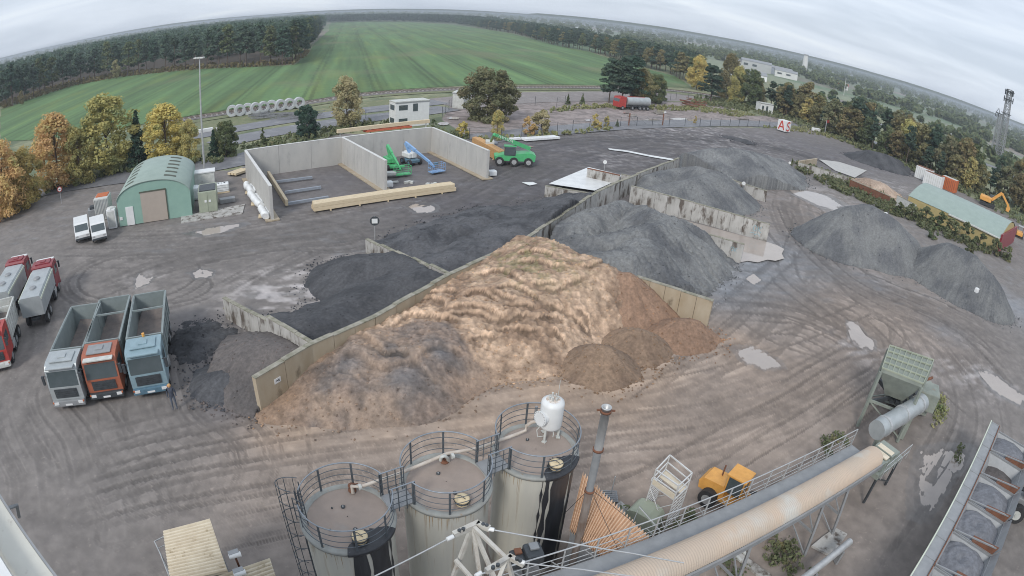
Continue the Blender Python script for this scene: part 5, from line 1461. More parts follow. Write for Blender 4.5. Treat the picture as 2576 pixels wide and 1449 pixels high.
# bins
NBIN = 7; BL = 3.05; BW = 2.7
M['bingravel'] = M['pile']
labs = ['small far end aggregate bin with red side plates', 'second aggregate bin from the far end with brown grit', 'third aggregate bin, smooth domed grey load', 'fourth aggregate bin, ring marks in its grey load', 'large aggregate bin with round ridged grey load', 'aggregate bin with rusty end plate at the bottom edge', 'aggregate bin cut by the bottom edge']
for k in range(6):
    o0 = l0 + bd_ * (.6 + k * BL) + bn_ * .82
    t = thing('aggregate_bin', labs[k], 'bin', (o0.x, o0.y, 0), 0, 'aggregate bins in a row')
    a_, b_ = o0, o0 + bd_ * (BL - .12); c_, d_ = b_ + bn_ * BW, a_ + bn_ * BW
    cen = (a_ + b_ + c_ + d_) / 4
    lo = [Vector((cen.x + (p.x - cen.x) * .35, cen.y + (p.y - cen.y) * .35, 1.3)) for p in (a_, b_, c_, d_)]
    tp = [Vector((p.x, p.y, ZB)) for p in (a_, b_, c_, d_)]
    mb = MB(); mb.add(tp + lo, [(0, 4, 5, 1), (1, 5, 6, 2), (2, 6, 7, 3), (3, 7, 4, 0), (4, 7, 6, 5)])
    for i in range(4): mb.beam(tp[i], tp[(i + 1) % 4], .06, .12)
    mb.build('bin_walls', M['grey'], t, world=True)
    mb = MB()
    mb.add([tp[1].lerp(tp[2], .45) + Vector((0, 0, .06)), tp[2] + Vector((0, 0, .06)), tp[2] + Vector((0, 0, .62)) + bn_ * .12, tp[1].lerp(tp[2], .45) + Vector((0, 0, .1)) - bd_ * .5], [(0, 1, 2, 3)])
    mb.many('gusset_plate', M['rust'], t, world=True)
    mb = MB(); mb.beam(tp[1] + Vector((0, 0, .1)), tp[2] + Vector((0, 0, .5)), .07, .07); mb.add([tp[3] + Vector((0, 0, .06)), tp[2] + Vector((0, 0, .06)), tp[2] + Vector((0, 0, .55)) + bn_ * .3, tp[3] + Vector((0, 0, .55)) + bn_ * .3], [(0, 1, 2, 3)])
    mb.many('side_plate', M['grey'], t, world=True)
    mb = MB()
    for p in tp: mb.beam(Vector((p.x, p.y, 0)), Vector((p.x, p.y, ZB - .06)), .12, .12)
    mb.many('leg', M['darkmetal'], t, world=True)
    # load
    n = 26; f = np.linspace(.03, .97, n); U_, V_ = np.meshgrid(f, f)
    PX = a_.x + (b_.x - a_.x) * U_ + (d_.x - a_.x) * V_; PY = a_.y + (b_.y - a_.y) * U_ + (d_.y - a_.y) * V_
    rr_ = np.hypot(U_ - .5, V_ - .5)
    h = ZB - .35 + .62 * np.clip(1 - rr_ / .62, 0, 1) ** .8 - .25 * np.exp(-((U_ - .5) ** 2 + (V_ - .42) ** 2) / .02) * (1 if k in (3, 4) else .2) + .04 * np.sin(rr_ * 40) * (k > 2) + .08 * (fbm(PX * 3, PY * 3, 3, k) - .5)
    if k == 1: h -= .45
    base_ = np.array(srgb(118, 120, 126)) * .62 if k != 1 else np.array(srgb(98, 92, 90)) * .55
    cl = base_ * (.75 + .5 * fbm(PX * 2 + k, PY * 2, 3, k + 5))[..., None] * 1.5
    ii = np.arange(n * n).reshape(n, n); F = np.stack([ii[:-1, :-1], ii[:-1, 1:], ii[1:, 1:], ii[1:, :-1]], -1).reshape(-1, 4)
    o = mesh_np('bin_load', np.stack([PX, PY, h], -1).reshape(-1, 3), F, M['pile'], col=cl.reshape(-1, 3), loc=(cen.x, cen.y, 0))
    tag(o, ['dark grey gravel load in the far end bin', 'sunken brown grit load in the second bin', 'smooth domed grey load in the third bin', 'ringed grey gravel load in the fourth bin', 'round ridged grey gravel load in the large bin', 'grey gravel load in the bin at the bottom edge'][k], 'gravel', 'gravel loads in the aggregate bins')

# silver pipe, slabs and pieces under the conveyor
p0, p1 = P(2138, 1362, 1.1), P(1960, 1500, 1.1)
t = thing('steel_pipe', 'shiny silver insulated pipe lying low at the bottom edge under the conveyor', 'pipe', (p0.x, p0.y, 0))
mb = MB(); mb.tube([p0, p1], .19, 14); mb.build('pipe_run', M['galv'], t, world=True)
mb = MB()
for f in (.1, .5): p = p0.lerp(p1, f); mb.box((p.x, p.y, .45), (.12, .5, .9))
mb.many('support', M['grey'], t, world=True)
for (pts, lab) in (([(2068, 1352), (2100, 1330), (2130, 1346), (2090, 1400), (2040, 1375)], 'pale concrete slab lying beside the silver pipe'), ([(1860, 1392), (1940, 1449), (1925, 1465), (1848, 1402)], 'narrow concrete strip slab in the weeds under the conveyor')):
    mb = MB(); pl = UV(pts); mb.prism(pl, -.05, .09); tag(mb.build('concrete_slab', M['conc_old']), lab, 'slab')
mb = MB(); pl = UV([(1560, 1262), (1592, 1292), (1570, 1330), (1530, 1290)]); mb.prism(pl, -.05, .08); tag(mb.build('concrete_slab', M['conc_old']), 'dark concrete pad between the orange shed and the weeds', 'slab')
for (u, v_) in ((1850, 1395), (1868, 1385)):
    mb = MB(); mb.beam(P(u, v_, .12), P(u + 14, v_ + 16, .12), .14, .1)
    tag(mb.build('plank', M['offwhite']), 'short pale plank poking out below the conveyor', 'plank', 'two planks below the conveyor')

# cable anchor frame at the bottom centre
t = thing('mast_frame', 'pale steel strut frame with cable clamps in front of the middle silo', 'frame', P(1200, 1330, 0))
ZF = 9.0
ap = P(1188, 1322, ZF); M['strut'] = mat('pale_strut', (.55, .54, .50), (.40, .37, .33), 3, rough=.6, c3=(.3, .2, .12), s3=3, t3=.62)
mb = MB()
ap2 = P(1275, 1406, ZF - .3)
for a_, b_ in ((ap, P(1255, 1480, ZF - 1.5)), (ap, ap2), (ap, P(1140, 1449, ZF - 2)), (P(1145, 1408, ZF - 1.2), P(1200, 1470, ZF - 1.5)), (ap2, P(1240, 1490, ZF - 1.0)), (ap2, P(1300, 1490, ZF - 1.6)), (ap, P(1215, 1500, ZF - 2))): mb.beam(a_, b_, .10, .10)
mb.many('strut', M['strut'], t, world=True)
mb = MB()
for (a_, b_) in ((P(1140, 1345, ZF), P(1205, 1315, ZF)), (P(1200, 1318, ZF), P(1232, 1330, ZF)), (P(1222, 1437, ZF - .3), P(1285, 1400, ZF - .3)), (P(1280, 1400, ZF - .3), P(1318, 1420, ZF - .3))): mb.beam(a_, b_, .13, .16)
mb.many('head_plate', M['strut'], t, world=True)
mb = MB()
for (u, v_) in ((1155, 1338), (1165, 1334), (1215, 1322), (1224, 1325), (1240, 1430), (1252, 1424), (1300, 1408), (1308, 1412)): p = P(u, v_, ZF + .03); mb.tube([p, p + Vector((0, 0, .09))], .05, 8)
mb.many('bolt', M['darkmetal'], t, world=True)
for (a_, b_) in (((1124, 1357), (1140, 1349)), ((1228, 1330), (1243, 1333)), ((1196, 1449), (1210, 1440)), ((1306, 1412), (1320, 1416))):
    mb = MB(); mb.tube([P(*a_, ZF), P(*b_, ZF)], .06, 10); mb.build('cable_socket', M['white'], t, world=True)
for (pts, lab) in (([(1126, 1356, ZF), (1030, 1406, ZF), (900, 1470, ZF)], 'taut steel cable running left from the strut frame to the bottom edge'), ([(1241, 1333, ZF), (1420, 1363, ZF - .4), (1590, 1392, ZF - .9), (1720, 1416, ZF - 1.2)], 'taut steel cable running right from the strut frame above the orange shed'), ([(1318, 1416, ZF - .3), (1460, 1432, ZF - .6), (1640, 1455, ZF - 1)], 'lower steel cable running right from the strut frame')):
    mb = MB(); mb.tube([P(*q) for q in pts], .022, 6); tag(mb.build('steel_cable', M['galv']), lab, 'cable')
mb = MB(); p = P(1200, 1500, ZF - 2.0); mb.beam(Vector((p.x, p.y, 0)), p, .3, .3); mb.build('mast', M['grey'], t, world=True)

# dark ducts between silo and conveyor
for (u, v_, z, w, lab) in ((1342, 1385, 5.4, .62, 'dusty dark hood duct standing before the black stained silo'), (1302, 1398, 5.2, .5, 'smaller dark hood duct with rusty top beside the first duct')):
    q = P(u, v_, z); t = thing('filter_duct', lab, 'duct', (q.x, q.y, 0), 0, 'dusty ducts before the silo')
    mb = MB(); mb.box((q.x, q.y, z / 2 - .4), (w * .7, w * .7, z - .8), rz=.3); mb.build('duct_shaft', M['grey'], t, world=True)
    mb = MB(); mb.box((q.x, q.y, z - .2), (w, w * 1.1, .55), rz=.3, bev=.12); mb.build('hood', M['darkmetal'], t, world=True)
    mb = MB(); mb.box((q.x, q.y + .1, z + .12), (w * .5, w * .5, .1), rz=.3, bev=.03); mb.build('top_plate', M['rust' if w < .6 else 'grey'], t, world=True)

# roof edge of the plant building, bottom left
ZR = 14.0
A_, B_ = P(-30, 1205, ZR), P(175, 1500, ZR); C_, D_ = P(75, 1500, ZR), P(-40, 1330, ZR)
dd = (B_ - A_).normalized(); nn = Vector((-dd.y, dd.x, 0)); nn = nn if nn.y < 0 else -nn
wd = (P(0, 1380, ZR) - P(0, 1240, ZR)).dot(nn)
t = thing('plant_building', 'cream capped roof edge of a building in the bottom left corner', 'building', (A_.x, A_.y, 0))
e0, e1 = A_ - dd * 3, B_ + dd * 1.5
mb = MB(); mb.prism([(p.x, p.y) for p in (e0 + nn * .05, e1 + nn * .05, e1 + nn * 3.2, e0 + nn * 3.2)], 0, ZR - .5); mb.build('wall', M['offwhite'], t, world=True)
M['capc'] = mat('cream_cap', (.62, .61, .55), (.54, .53, .48), 1.2, rough=.6, c3=(.45, .43, .38), s3=5, t3=.62)
mb = MB(); mb.prism([(p.x, p.y) for p in (e0, e1, e1 + nn * (wd * .9), e0 + nn * (wd * .9))], ZR - .3, ZR); mb.build('coping', M['capc'], t, world=True)
mb = MB(); mb.beam(e0 - nn * .03 + Vector((0, 0, -.03)), e1 - nn * .03 + Vector((0, 0, -.03)), .05, .1); mb.build('edge_trim', M['grey'], t, world=True)
mb = MB(); mb.beam(e0 + nn * (wd + .12) + Vector((0, 0, .15)), e1 + nn * (wd + .12) + Vector((0, 0, .15)), .22, .5); mb.build('inner_parapet', M['white'], t, world=True)
q = P(35, 1276, ZR - 3); mb = MB(); mb.tube([P(20, 1278, ZR - 2.0), P(42, 1271, ZR - 2.0), P(48, 1300, ZR - 2.6)], .05, 6); mb.build('bracket', M['grey'], t, world=True)

# ================================================================== VEHICLES
def wheel(root, x, y, r=.5, w=.32, side=1, rim='grey'):
    mb = MB(); mb.tube([(x, y - w / 2, r), (x, y + w / 2, r)], r, 20)
    wh = mb.build('wheel', M['black'], root)
    mb = MB(); mb.tube([(x, y + side * (w / 2 - .02), r), (x, y + side * (w / 2 + .02), r)], r * .55, 14); mb.tube([(x, y + side * (w / 2), r), (x, y + side * (w / 2 + .05), r)], r * .2, 10)
    mb.build('rim', M[rim], wh)
    return wh


def hollow_box(mb, x0, x1, hw, z0, z1, t=.08, taper=0.0):
    mb.box(((x0 + x1) / 2, 0, z0 + t / 2), (x1 - x0, hw * 2, t))
    for s in (-1, 1): mb.box(((x0 + x1) / 2, s * (hw - t / 2), (z0 + z1) / 2 + t / 2), (x1 - x0, t, z1 - z0 - t))
    mb.box((x0 + t / 2, 0, (z0 + z1) / 2 + t / 2), (t, hw * 2 - 2 * t - .004, z1 - z0 - t)); mb.box((x1 - t / 2, 0, (z0 + z1) / 2 + t / 2), (t, hw * 2 - 2 * t - .004, z1 - z0 - t))


def truck(label, loc, rot, cabm, roofm, boxm, trim, group, visor='white', divider=True, closed=False, length=8.6, name='tipper_truck', beacon=False, lamps='white', bl=None):
    """front of the cab at +x end, origin under the middle"""
    H_ = length / 2
    t = thing(name, label, 'truck', loc, rot, group)
    fx = H_; cx0 = fx - 2.15
    mb = MB(); mb.box((-.3, 0, .85), (length - .9, .85, .28)); mb.box((cx0 - .25, 0, .95), (.4, 2.2, .5)); mb.build('chassis', M['darkmetal'], t)
    # cab: shaped profile, extruded across the width
    prof = [(cx0, .75), (fx - .05, .62), (fx, .8), (fx, 1.65), (fx - .22, 2.75), (fx - .42, 3.0), (fx - .8, 3.08), (cx0 + .1, 3.08), (cx0, 2.95)]
    mb = MB(); mb.extr(prof, 2.44, Matrix.Identity(4)); cab = mb.build('cab', M[cabm], t)
    mb = MB(); mb.extr([(fx + .015, 1.72), (fx - .205, 2.68), (fx - .26, 2.66), (fx - .04, 1.70)], 2.2, Matrix.Identity(4)); mb.build('windscreen', M['glass'], cab)
    for s in (-1, 1):
        mb = MB(); mb.box((fx - 1.05, s * 1.225, 2.2), (1.0, .03, .75)); mb.build('side_window', M['glass'], cab)
        mb = MB(); mb.box((fx - .05, s * 1.42, 2.25), (.12, .2, .65), bev=.03); mb.beam((fx - .1, s * 1.2, 2.5), (fx - .05, s * 1.42, 2.5), .04, .04); mb.build('mirror', M['darkmetal'], cab)
    mb = MB(); mb.box((fx - 1.15, 0, 3.12), (1.1, 1.75, .09), bev=.04); mb.box((fx - 1.2, 0, 3.19), (.5, .6, .07), bev=.02); mb.build('roof_hatch', M[roofm], cab)
    mb = MB(); mb.box((fx - .18, 0, 2.98), (.42, 2.1, .1), bev=.03); mb.build('sun_visor', M[visor], cab)
    mb = MB(); mb.box((fx + .02, 0, 1.25), (.06, 1.7, .62)); 
    for k in range(4): mb.box((fx + .06, 0, 1.02 + k * .14), (.04, 1.5, .05))
    mb.build('grille', M['darkmetal'], cab)
    mb = MB(); mb.box((fx + .04, 0, .58), (.28, 2.42, .42), bev=.06); mb.build('bumper', M[trim], t)
    for s in (-1, 1):
        mb = MB(); mb.box((fx + .19, s * .92, .64), (.04, .36, .2), bev=.015); mb.build('headlight', M['white'], t)
        mb = MB(); mb.box((fx + .2, s * 1.14, .72), (.03, .1, .12)); mb.build('indicator', M['orange'], t)
    if lamps:
        mb = MB(); mb.box((fx + .20, 0, .52), (.02, .52, .12)); mb.build('number_plate', M['white'], t)
    if beacon:
        mb = MB(); mb.tube([(cx0 + .05, 0, 3.1), (cx0 + .05, 0, 3.3)], .1, 10); mb.build('beacon', M['yellow'], t)
    bx0, bx1 = -H_, cx0 - .14
    z0, z1 = 1.2, 2.95
    if not closed:
        mb = MB(); hollow_box(mb, bx0, bx1, 1.24, z0, z1)
        for s in (-1, 1):
            mb.box(((bx0 + bx1) / 2, s * 1.27, z1 - .04), (bx1 - bx0, .1, .14))
            for k in range(6): mb.box((bx0 + .3 + k * (bx1 - bx0 - .6) / 5, s * 1.27, (z0 + z1) / 2), (.1, .06, z1 - z0 - .15))
        mb.box((bx1 - .05, 0, z1 + .03), (.1, 2.4, .1)); mb.box((bx0 + .05, 0, z1 + .03), (.1, 2.4, .1))
        b_ = mb.build('tipper_box', M[boxm], t)
        mb = MB(); mb.box(((bx0 + bx1) / 2, 0, z0 + .10), (bx1 - bx0 - .18, 2.3, .03))
        for k, (a, h) in enumerate(((.0, .5), (.55, .3))): mb.add([(bx0 + .1, -1.14, z0 + .12), (bx0 + .1, 1.14, z0 + .12), (bx0 + .1, .9, z0 + .12 + h), (bx0 + .1, -.7, z0 + .12 + h * 1.3), (bx0 + .1 + .9, -1.1, z0 + .12), (bx0 + .9, 1.1, z0 + .12)], [(0, 1, 2, 3), (3, 2, 5, 4), (0, 3, 4), (1, 5, 2)])
        mb.build('box_floor', M['boxin'], b_)
        if divider:
            mb = MB(); mb.box((bx0 + (bx1 - bx0) * .38, 0, z1 - .05), (.09, 2.4, .12)); mb.build('cross_bar', M[boxm], b_)
    else:
        mb = MB(); mb.extr([(-1.22, z0), (1.22, z0), (1.22, 2.6), (1.05, 2.9), (-1.05, 2.9), (-1.22, 2.6)], bx1 - bx0, Matrix.Translation(((bx0 + bx1) / 2, 0, 0)) @ Matrix.Rotation(R(90), 4, 'Z'))
        b_ = mb.build('insulated_box', M['silver'], t)
        for k in (.3, .62):
            mb = MB(); mb.lathe([(.36, 0), (.36, .1), (.3, .14), (.01, .16)], 18, (bx0 + (bx1 - bx0) * k, 0, 2.9)); mb.build('loading_hatch', M['grey'], b_)
        mb = MB(); mb.box(((bx0 + bx1) / 2, -1.23, 2.65), (bx1 - bx0, .08, .18)); mb.box(((bx0 + bx1) / 2, 1.23, 2.65), (bx1 - bx0, .08, .18)); mb.build('side_beam', M['paleedge'], b_)
    for s in (-1, 1):
        mb = MB(); mb.box((cx0 - .6, s * 1.05, .75), (.9, .35, .5), bev=.05); mb.build('fuel_tank', M['galv'], t)
    for x in (fx - 1.2, fx - 3.0, -H_ + 2.4, -H_ + 1.05):
        for s in (-1, 1): wheel(t, x, s * 1.05, .5, .32, s)
    return t


def heading(front, back):
    d = front - back; return math.atan2(d.y, d.x)


def place(front_px, back_px, zb=3.0, length=8.6):
    f = P(*front_px); b = P(*back_px, zb); h = heading(f, b); d = Vector((math.cos(h), math.sin(h), 0))
    c = f - d * length / 2
    return (c.x, c.y, 0), h


l, h = place((182, 1030), (206, 785), length=8.4); truck('grey tipper truck with pale cab, leftmost of the three parked side by side', l, h, 'silver', 'silver', 'truckgrey', 'grey', 'tipper trucks parked side by side', visor='silver', divider=False, length=8.4)
l, h = place((276, 1010), (285, 756), length=8.6); truck('orange fronted tipper truck with grey open box, middle one of the three', l, h, 'truckred', 'grey', 'truckgrey', 'darkmetal', 'tipper trucks parked side by side', visor='offwhite', length=8.6)
l, h = place((386, 998), (374, 745), length=8.6); truck('pale blue tipper truck with open box, rightmost of the three beside the person', l, h, 'paleblue', 'paleblue', 'truckgrey', 'bluegrey', 'tipper trucks parked side by side', visor='paleblue', beacon=True, length=8.6)
# two insulated trucks facing away, one red tractor cut by the left edge
f = P(110, 668, 2.6); b = P(88, 815, .6); h = heading(f, b); d = Vector((math.cos(h), math.sin(h), 0)); c = b + d * 4.3
truck('silver insulated tipper with dark red cab facing away, right one of the left pair', (c.x, c.y, 0), h, 'darkred', 'darkred', 'silver', 'darkred', 'insulated tippers facing away', visor='white', closed=True, name='insulated_truck').scale = (.93, .9, .95)
f = P(38, 668, 2.6); b = P(8, 800, .6); h = heading(f, b); d = Vector((math.cos(h), math.sin(h), 0)); c = b + d * 4.3
truck('silver insulated tipper with dark red cab cut by the left picture edge', (c.x, c.y, 0), h, 'darkred', 'darkred', 'silver', 'darkred', 'insulated tippers facing away', visor='white', closed=True, name='insulated_truck').scale = (.93, .9, .95)
l, h = place((-2, 948), (22, 700), length=7.4); truck('red cabbed truck facing the camera, mostly cut off by the left edge', l, h, 'red', 'red', 'offwhite', 'offwhite', 'trucks at the left edge', visor='white', length=6.2)


def van(label, px, face):
    p = P(*px); t = thing('white_van', label, 'van', (p.x, p.y, 0), face, 'white vans by the green hall')
    prof = [(-2.3, .35), (2.25, .35), (2.4, .55), (2.4, .95), (1.75, 1.2), (1.25, 1.9), (1.0, 2.0), (-2.25, 2.0), (-2.35, 1.8)]
    mb = MB(); mb.extr(prof, 1.86, Matrix.Identity(4)); b = mb.build('body', M['white'], t)
    mb = MB(); mb.extr([(1.78, 1.22), (1.28, 1.88), (1.24, 1.84), (1.72, 1.2)], 1.66, Matrix.Identity(4)); mb.build('windscreen', M['glass'], b)
    for s in (-1, 1):
        mb = MB(); mb.box((.7, s * .935, 1.5), (.9, .02, .5)); mb.build('side_window', M['glass'], b)
        mb = MB(); mb.box((2.40, s * .68, .82), (.04, .32, .18)); mb.build('headlight', M['galv'], t)
        for x in (1.5, -1.4): wheel(t, x, s * .82, .33, .22, s)
    mb = MB(); mb.box((2.38, 0, .5), (.12, 1.8, .24), bev=.04); mb.build('bumper', M['darkmetal'], t)
    t.scale = (.85, .95, .95)
    return t


hv = heading(P(210, 612), P(206, 560)); van('white van parked nose out before the green hall, left one of the pair', (209, 596), hv); van('white van parked nose out before the green hall, right one of the pair', (250, 596), hv)

# person beside the blue truck: one skinned body
def person(px, label, face):
    p = P(*px); t = thing('person', label, 'person', (p.x, p.y, 0), face)
    V_ = {'hip': (0, 0, .95), 'waist': (0, .0, 1.12), 'chest': (.01, 0, 1.35), 'neck': (.02, 0, 1.52), 'head': (.03, 0, 1.64), 'top': (.03, 0, 1.75),
          'shl': (0, .19, 1.45), 'ell': (-.02, .27, 1.17), 'wrl': (.06, .28, .93), 'hal': (.09, .28, .84), 'shr': (0, -.19, 1.45), 'elr': (.0, -.27, 1.17), 'wrr': (.1, -.24, .95), 'har': (.14, -.23, .87),
          'hl': (0, .1, .9), 'kl': (.03, .12, .49), 'al': (-.02, .12, .09), 'tl': (.14, .13, .04), 'hr': (0, -.1, .9), 'kr': (.05, -.11, .49), 'ar': (0, -.13, .09), 'tr': (.17, -.15, .04)}
    E_ = [('hip', 'waist'), ('waist', 'chest'), ('chest', 'neck'), ('neck', 'head'), ('head', 'top'), ('chest', 'shl'), ('shl', 'ell'), ('ell', 'wrl'), ('wrl', 'hal'), ('chest', 'shr'), ('shr', 'elr'), ('elr', 'wrr'), ('wrr', 'har'), ('hip', 'hl'), ('hl', 'kl'), ('kl', 'al'), ('al', 'tl'), ('hip', 'hr'), ('hr', 'kr'), ('kr', 'ar'), ('ar', 'tr')]
    rad = dict(hip=(.16, .13), waist=(.15, .12), chest=(.18, .13), neck=(.06, .06), head=(.085, .095), top=(.075, .08), shl=(.075,) * 2, shr=(.075,) * 2, ell=(.048,) * 2, elr=(.048,) * 2, wrl=(.033,) * 2, wrr=(.033,) * 2, hal=(.04, .02), har=(.04, .02), hl=(.1,) * 2, hr=(.1,) * 2, kl=(.065,) * 2, kr=(.065,) * 2, al=(.045,) * 2, ar=(.045,) * 2, tl=(.045, .03), tr=(.045, .03))
    names_ = list(V_); me = bpy.data.meshes.new('body'); me.from_pydata([V_[n] for n in names_], [(names_.index(a), names_.index(b)) for a, b in E_], [])
    o = bpy.data.objects.new('body', me); COL.objects.link(o); o.parent = t
    me.materials.append(mat('dark_clothes', (.05, .06, .085), (.07, .08, .11), 6, rough=.9)); me.materials.append(mat('trousers', (.12, .14, .18), None, 6, rough=.9)); me.materials.append(mat('skin', (.50, .33, .25), None, 6, rough=.6))
    md = o.modifiers.new('skin', 'SKIN'); o.modifiers.new('sub', 'SUBSURF').render_levels = 1; o.modifiers['sub'].levels = 1
    for i, n in enumerate(names_):
        me.skin_vertices[0].data[i].radius = rad[n]; me.skin_vertices[0].data[i].use_root = (n == 'hip')
    bpy.context.view_layer.update()
    dg = bpy.context.evaluated_depsgraph_get(); ev = bpy.data.meshes.new_from_object(o.evaluated_get(dg))
    o.modifiers.clear(); o.data = ev
    for pl in ev.polygons:
        z = pl.center.z; pl.material_index = 2 if z > 1.53 or (z < .92 and abs(pl.center.y) > .2) else (0 if z > .93 or z < .1 else 1); pl.use_smooth = True
    mb = MB(); mb.lathe([(.10, 1.62), (.115, 1.68), (.10, 1.75), (.05, 1.785), (.001, 1.79)], 14, (.02, 0, 0)); mb.build('hair', M['timber_o'], t)
    mb = MB(); mb.tube([(.11, 0, 1.66), (.145, 0, 1.635)], .016, 6); mb.build('nose', me.materials[2], t)
    return t


person((441, 1028), 'person in dark jacket standing beside the pale blue truck', heading(P(441, 1100), P(441, 1028)))

# wheel loader behind the conveyor
q = P(1832, 1276); lh = heading(P(1900, 1300), P(1785, 1235))
t = thing('wheel_loader', 'yellow wheel loader with square roofed cab behind the conveyor railing', 'loader', (q.x, q.y, 0), lh)
t.scale = (.72, .72, .78)
mb = MB(); mb.extr([(-2.5, .9), (-.6, .8), (-.5, 1.5), (-.7, 1.95), (-2.3, 1.85), (-2.6, 1.5)], 1.5, Matrix.Identity(4)); mb.build('engine_cover', M['yellow'], t)
mb = MB(); mb.box((.9, 0, 1.0), (2.2, .9, .6), bev=.08); mb.box((-.2, 0, .95), (1.2, 1.9, .3), bev=.05); mb.build('front_frame', M['yellow'], t)
mb = MB(); mb.box((0, 0, 2.2), (1.25, 1.3, 1.3), bev=.1); cb__ = mb.build('cab', M['glass'], t)
mb = MB(); mb.box((0, 0, 2.95), (1.55, 1.5, .16), bev=.05); mb.build('roof', M['yellow'], cb__)
mb = MB()
for sx_ in (-.62, .62):
    for sy in (-.64, .64): mb.beam((sx_, sy, 1.4), (sx_, sy, 2.9), .09, .09)
mb.many('pillar', M['yellow'], cb__)
mb = MB(); mb.tube([(-1.4, .3, 1.8), (-1.4, .3, 2.75)], .06, 8); mb.build('exhaust', M['rust'], t)
for s in (-1, 1):
    mb = MB(); mb.beam((.6, s * .45, 1.5), (2.3, s * .45, .7), .14, .28); mb.build('lift_arm', M['yellow'], t)
mb = MB(); mb.extr([(2.2, .15), (3.2, .1), (3.25, .2), (2.4, .35), (2.3, 1.0), (2.7, 1.25), (2.6, 1.3), (2.15, 1.05)], 2.4, Matrix.Identity(4)); mb.build('bucket', M['yellow'], t)
for x in (1.35, -1.45):
    for s in (-1, 1): wheel(t, x, s * 1.0, .68, .5, s, 'galv')
# machine cut by the right edge
w1_, w2_ = P(2556, 1297, .62), P(2563, 1243, .62); ax_ = (w2_ - w1_).normalized(); hh_ = Vector((-ax_.y, ax_.x, 0)); hh_ = hh_ if hh_.x < 0 else -hh_; q = (w1_ + w2_) / 2 - hh_ * 1.2
t = thing('wheel_loader', 'loader with big black tyres cut off by the right edge beside the bins', 'loader', (q.x, q.y, 0), math.atan2(hh_.y, hh_.x))
mb = MB(); mb.extr([(-2.5, .9), (.2, .8), (.3, 1.5), (0, 1.95), (-2.3, 1.85), (-2.6, 1.5)], 1.3, Matrix.Identity(4)); mb.build('engine_cover', M['grey'], t)
mb = MB(); mb.box((1.2, 0, 1.1), (2.0, .9, .6), bev=.08); mb.build('front_frame', M['grey'], t)
mb = MB(); mb.box((.7, 0, 2.3), (1.2, 1.2, 1.2), bev=.1); mb.build('cab', M['glass'], t)
for x in (1.2, -1.3):
    for s in (-1, 1): wheel(t, x, s * 1.0, .62, .46, s, 'offwhite')


# boom lifts
def boom_lift(label, base_px, basket_px, peak_px, zp, m1, m2, m3, body):
    b = P(*base_px); k = P(*basket_px); h = heading(k, b); L = (k - b).length
    t = thing('boom_lift', label, 'boom lift', (b.x, b.y, 0), h, 'boom lifts inside the new concrete bay')
    mb = MB(); mb.box((0, 0, .55), (2.2, 1.5, .4), bev=.08); mb.build('chassis', M[m3], t)
    for x in (-.85, .85):
        for s in (-1, 1): wheel(t, x, s * .85, .42, .3, s, m3)
    mb = MB(); mb.box((-.6, .25, 1.25), (2.1, .75, .75), bev=.12); mb.box((-.6, -.35, 1.2), (1.9, .5, .65), bev=.12); mb.build('turret', M[body], t)
    pk = Vector((-1.5, 0, zp)); en = Vector((L - 1.5, 0, 1.15))
    mb = MB(); mb.beam((-.3, 0, 1.4), pk, .34, .38); mb.build('riser', M[m1], t)
    mid = pk.lerp(en, .42)
    mb = MB(); mb.beam(pk, mid, .32, .42); mb.build('boom', M[m1], t)
    mb = MB(); mb.beam(mid, en, .24, .30); mb.build('telescopic_boom', M[m2], t)
    mb = MB(); mb.beam(en, (L - .55, 0, .7), .18, .25); mb.build('jib', M[m1], t)
    x0, x1, w = L - .45, L + .45, 1.05
    mb = MB(); mb.box(((x0 + x1) / 2, 0, .3), (x1 - x0, w * 2, .12)); bk = mb.build('basket', M[m1], t)
    mb = MB()
    C4 = [(x0, -w), (x1, -w), (x1, w), (x0, w)]
    for i in range(4):
        a, c = C4[i], C4[(i + 1) % 4]
        for z in (.8, 1.35): mb.tube([(*a, z), (*c, z)], .028, 5)
        mb.tube([(*a, .3), (*a, 1.35)], .028, 5)
        mm_ = ((a[0] + c[0]) / 2, (a[1] + c[1]) / 2); mb.tube([(*mm_, .3), (*mm_, 1.35)], .022, 5)
    mb.many('basket_rail', M[m1], bk)
    mb = MB(); mb.box((x0 + .12, .1, 1.2), (.2, .6, .3), bev=.04); mb.build('control_box', M[m3], bk)
    return t


boom_lift('green boom lift with its boom lowered beside the middle concrete wall', (984, 425), (1012, 443), (965, 388), 2.9, 'lgreen', 'lgreen', 'lgreen', 'lgreen')
boom_lift('blue boom lift with white turret and long lowered boom in the concrete bay', (1034, 412), (1098, 436), (1020, 385), 2.7, 'lblue', 'lblue', 'bluegrey', 'white')

# green telescopic handler outside
b = P(1290, 413); f = P(1328, 400); h = heading(P(1240, 352, 1.5), b)
h = heading(P(1240, 398), P(1330, 402))
t = thing('telescopic_handler', 'green telescopic crane handler with lifted lettered boom outside the right concrete wall', 'handler', (b.x, b.y, 0), h)
mb = MB(); mb.extr([(-2.9, .7), (2.6, .7), (2.7, 1.3), (1.4, 1.6), (-2.4, 1.9), (-3.0, 1.6)], 2.0, Matrix.Identity(4)); mb.build('body', M['lgreen'], t)
mb = MB(); mb.box((.6, .6, 2.1), (1.6, .95, 1.3), bev=.12); mb.build('cab', M['glass'], t)
mb = MB(); mb.box((.6, .6, 2.8), (1.7, 1.05, .12), bev=.04); mb.build('cab_roof', M['lgreen'], t)
for x in (-2.0, 0.0, 2.0):
    for s in (-1, 1): wheel(t, x, s * 1.1, .62, .42, s, 'galv')
I_ = RM[t.name].inverted()
tip = I_ @ P(1247, 340, 5.0); elbow = I_ @ P(1236, 352, 3.6); rt = Vector((-2.6, -.4, 2.2))
pk = I_ @ P(1243, 338, 4.6); base_ = Vector((-2.2, -.4, 2.3))
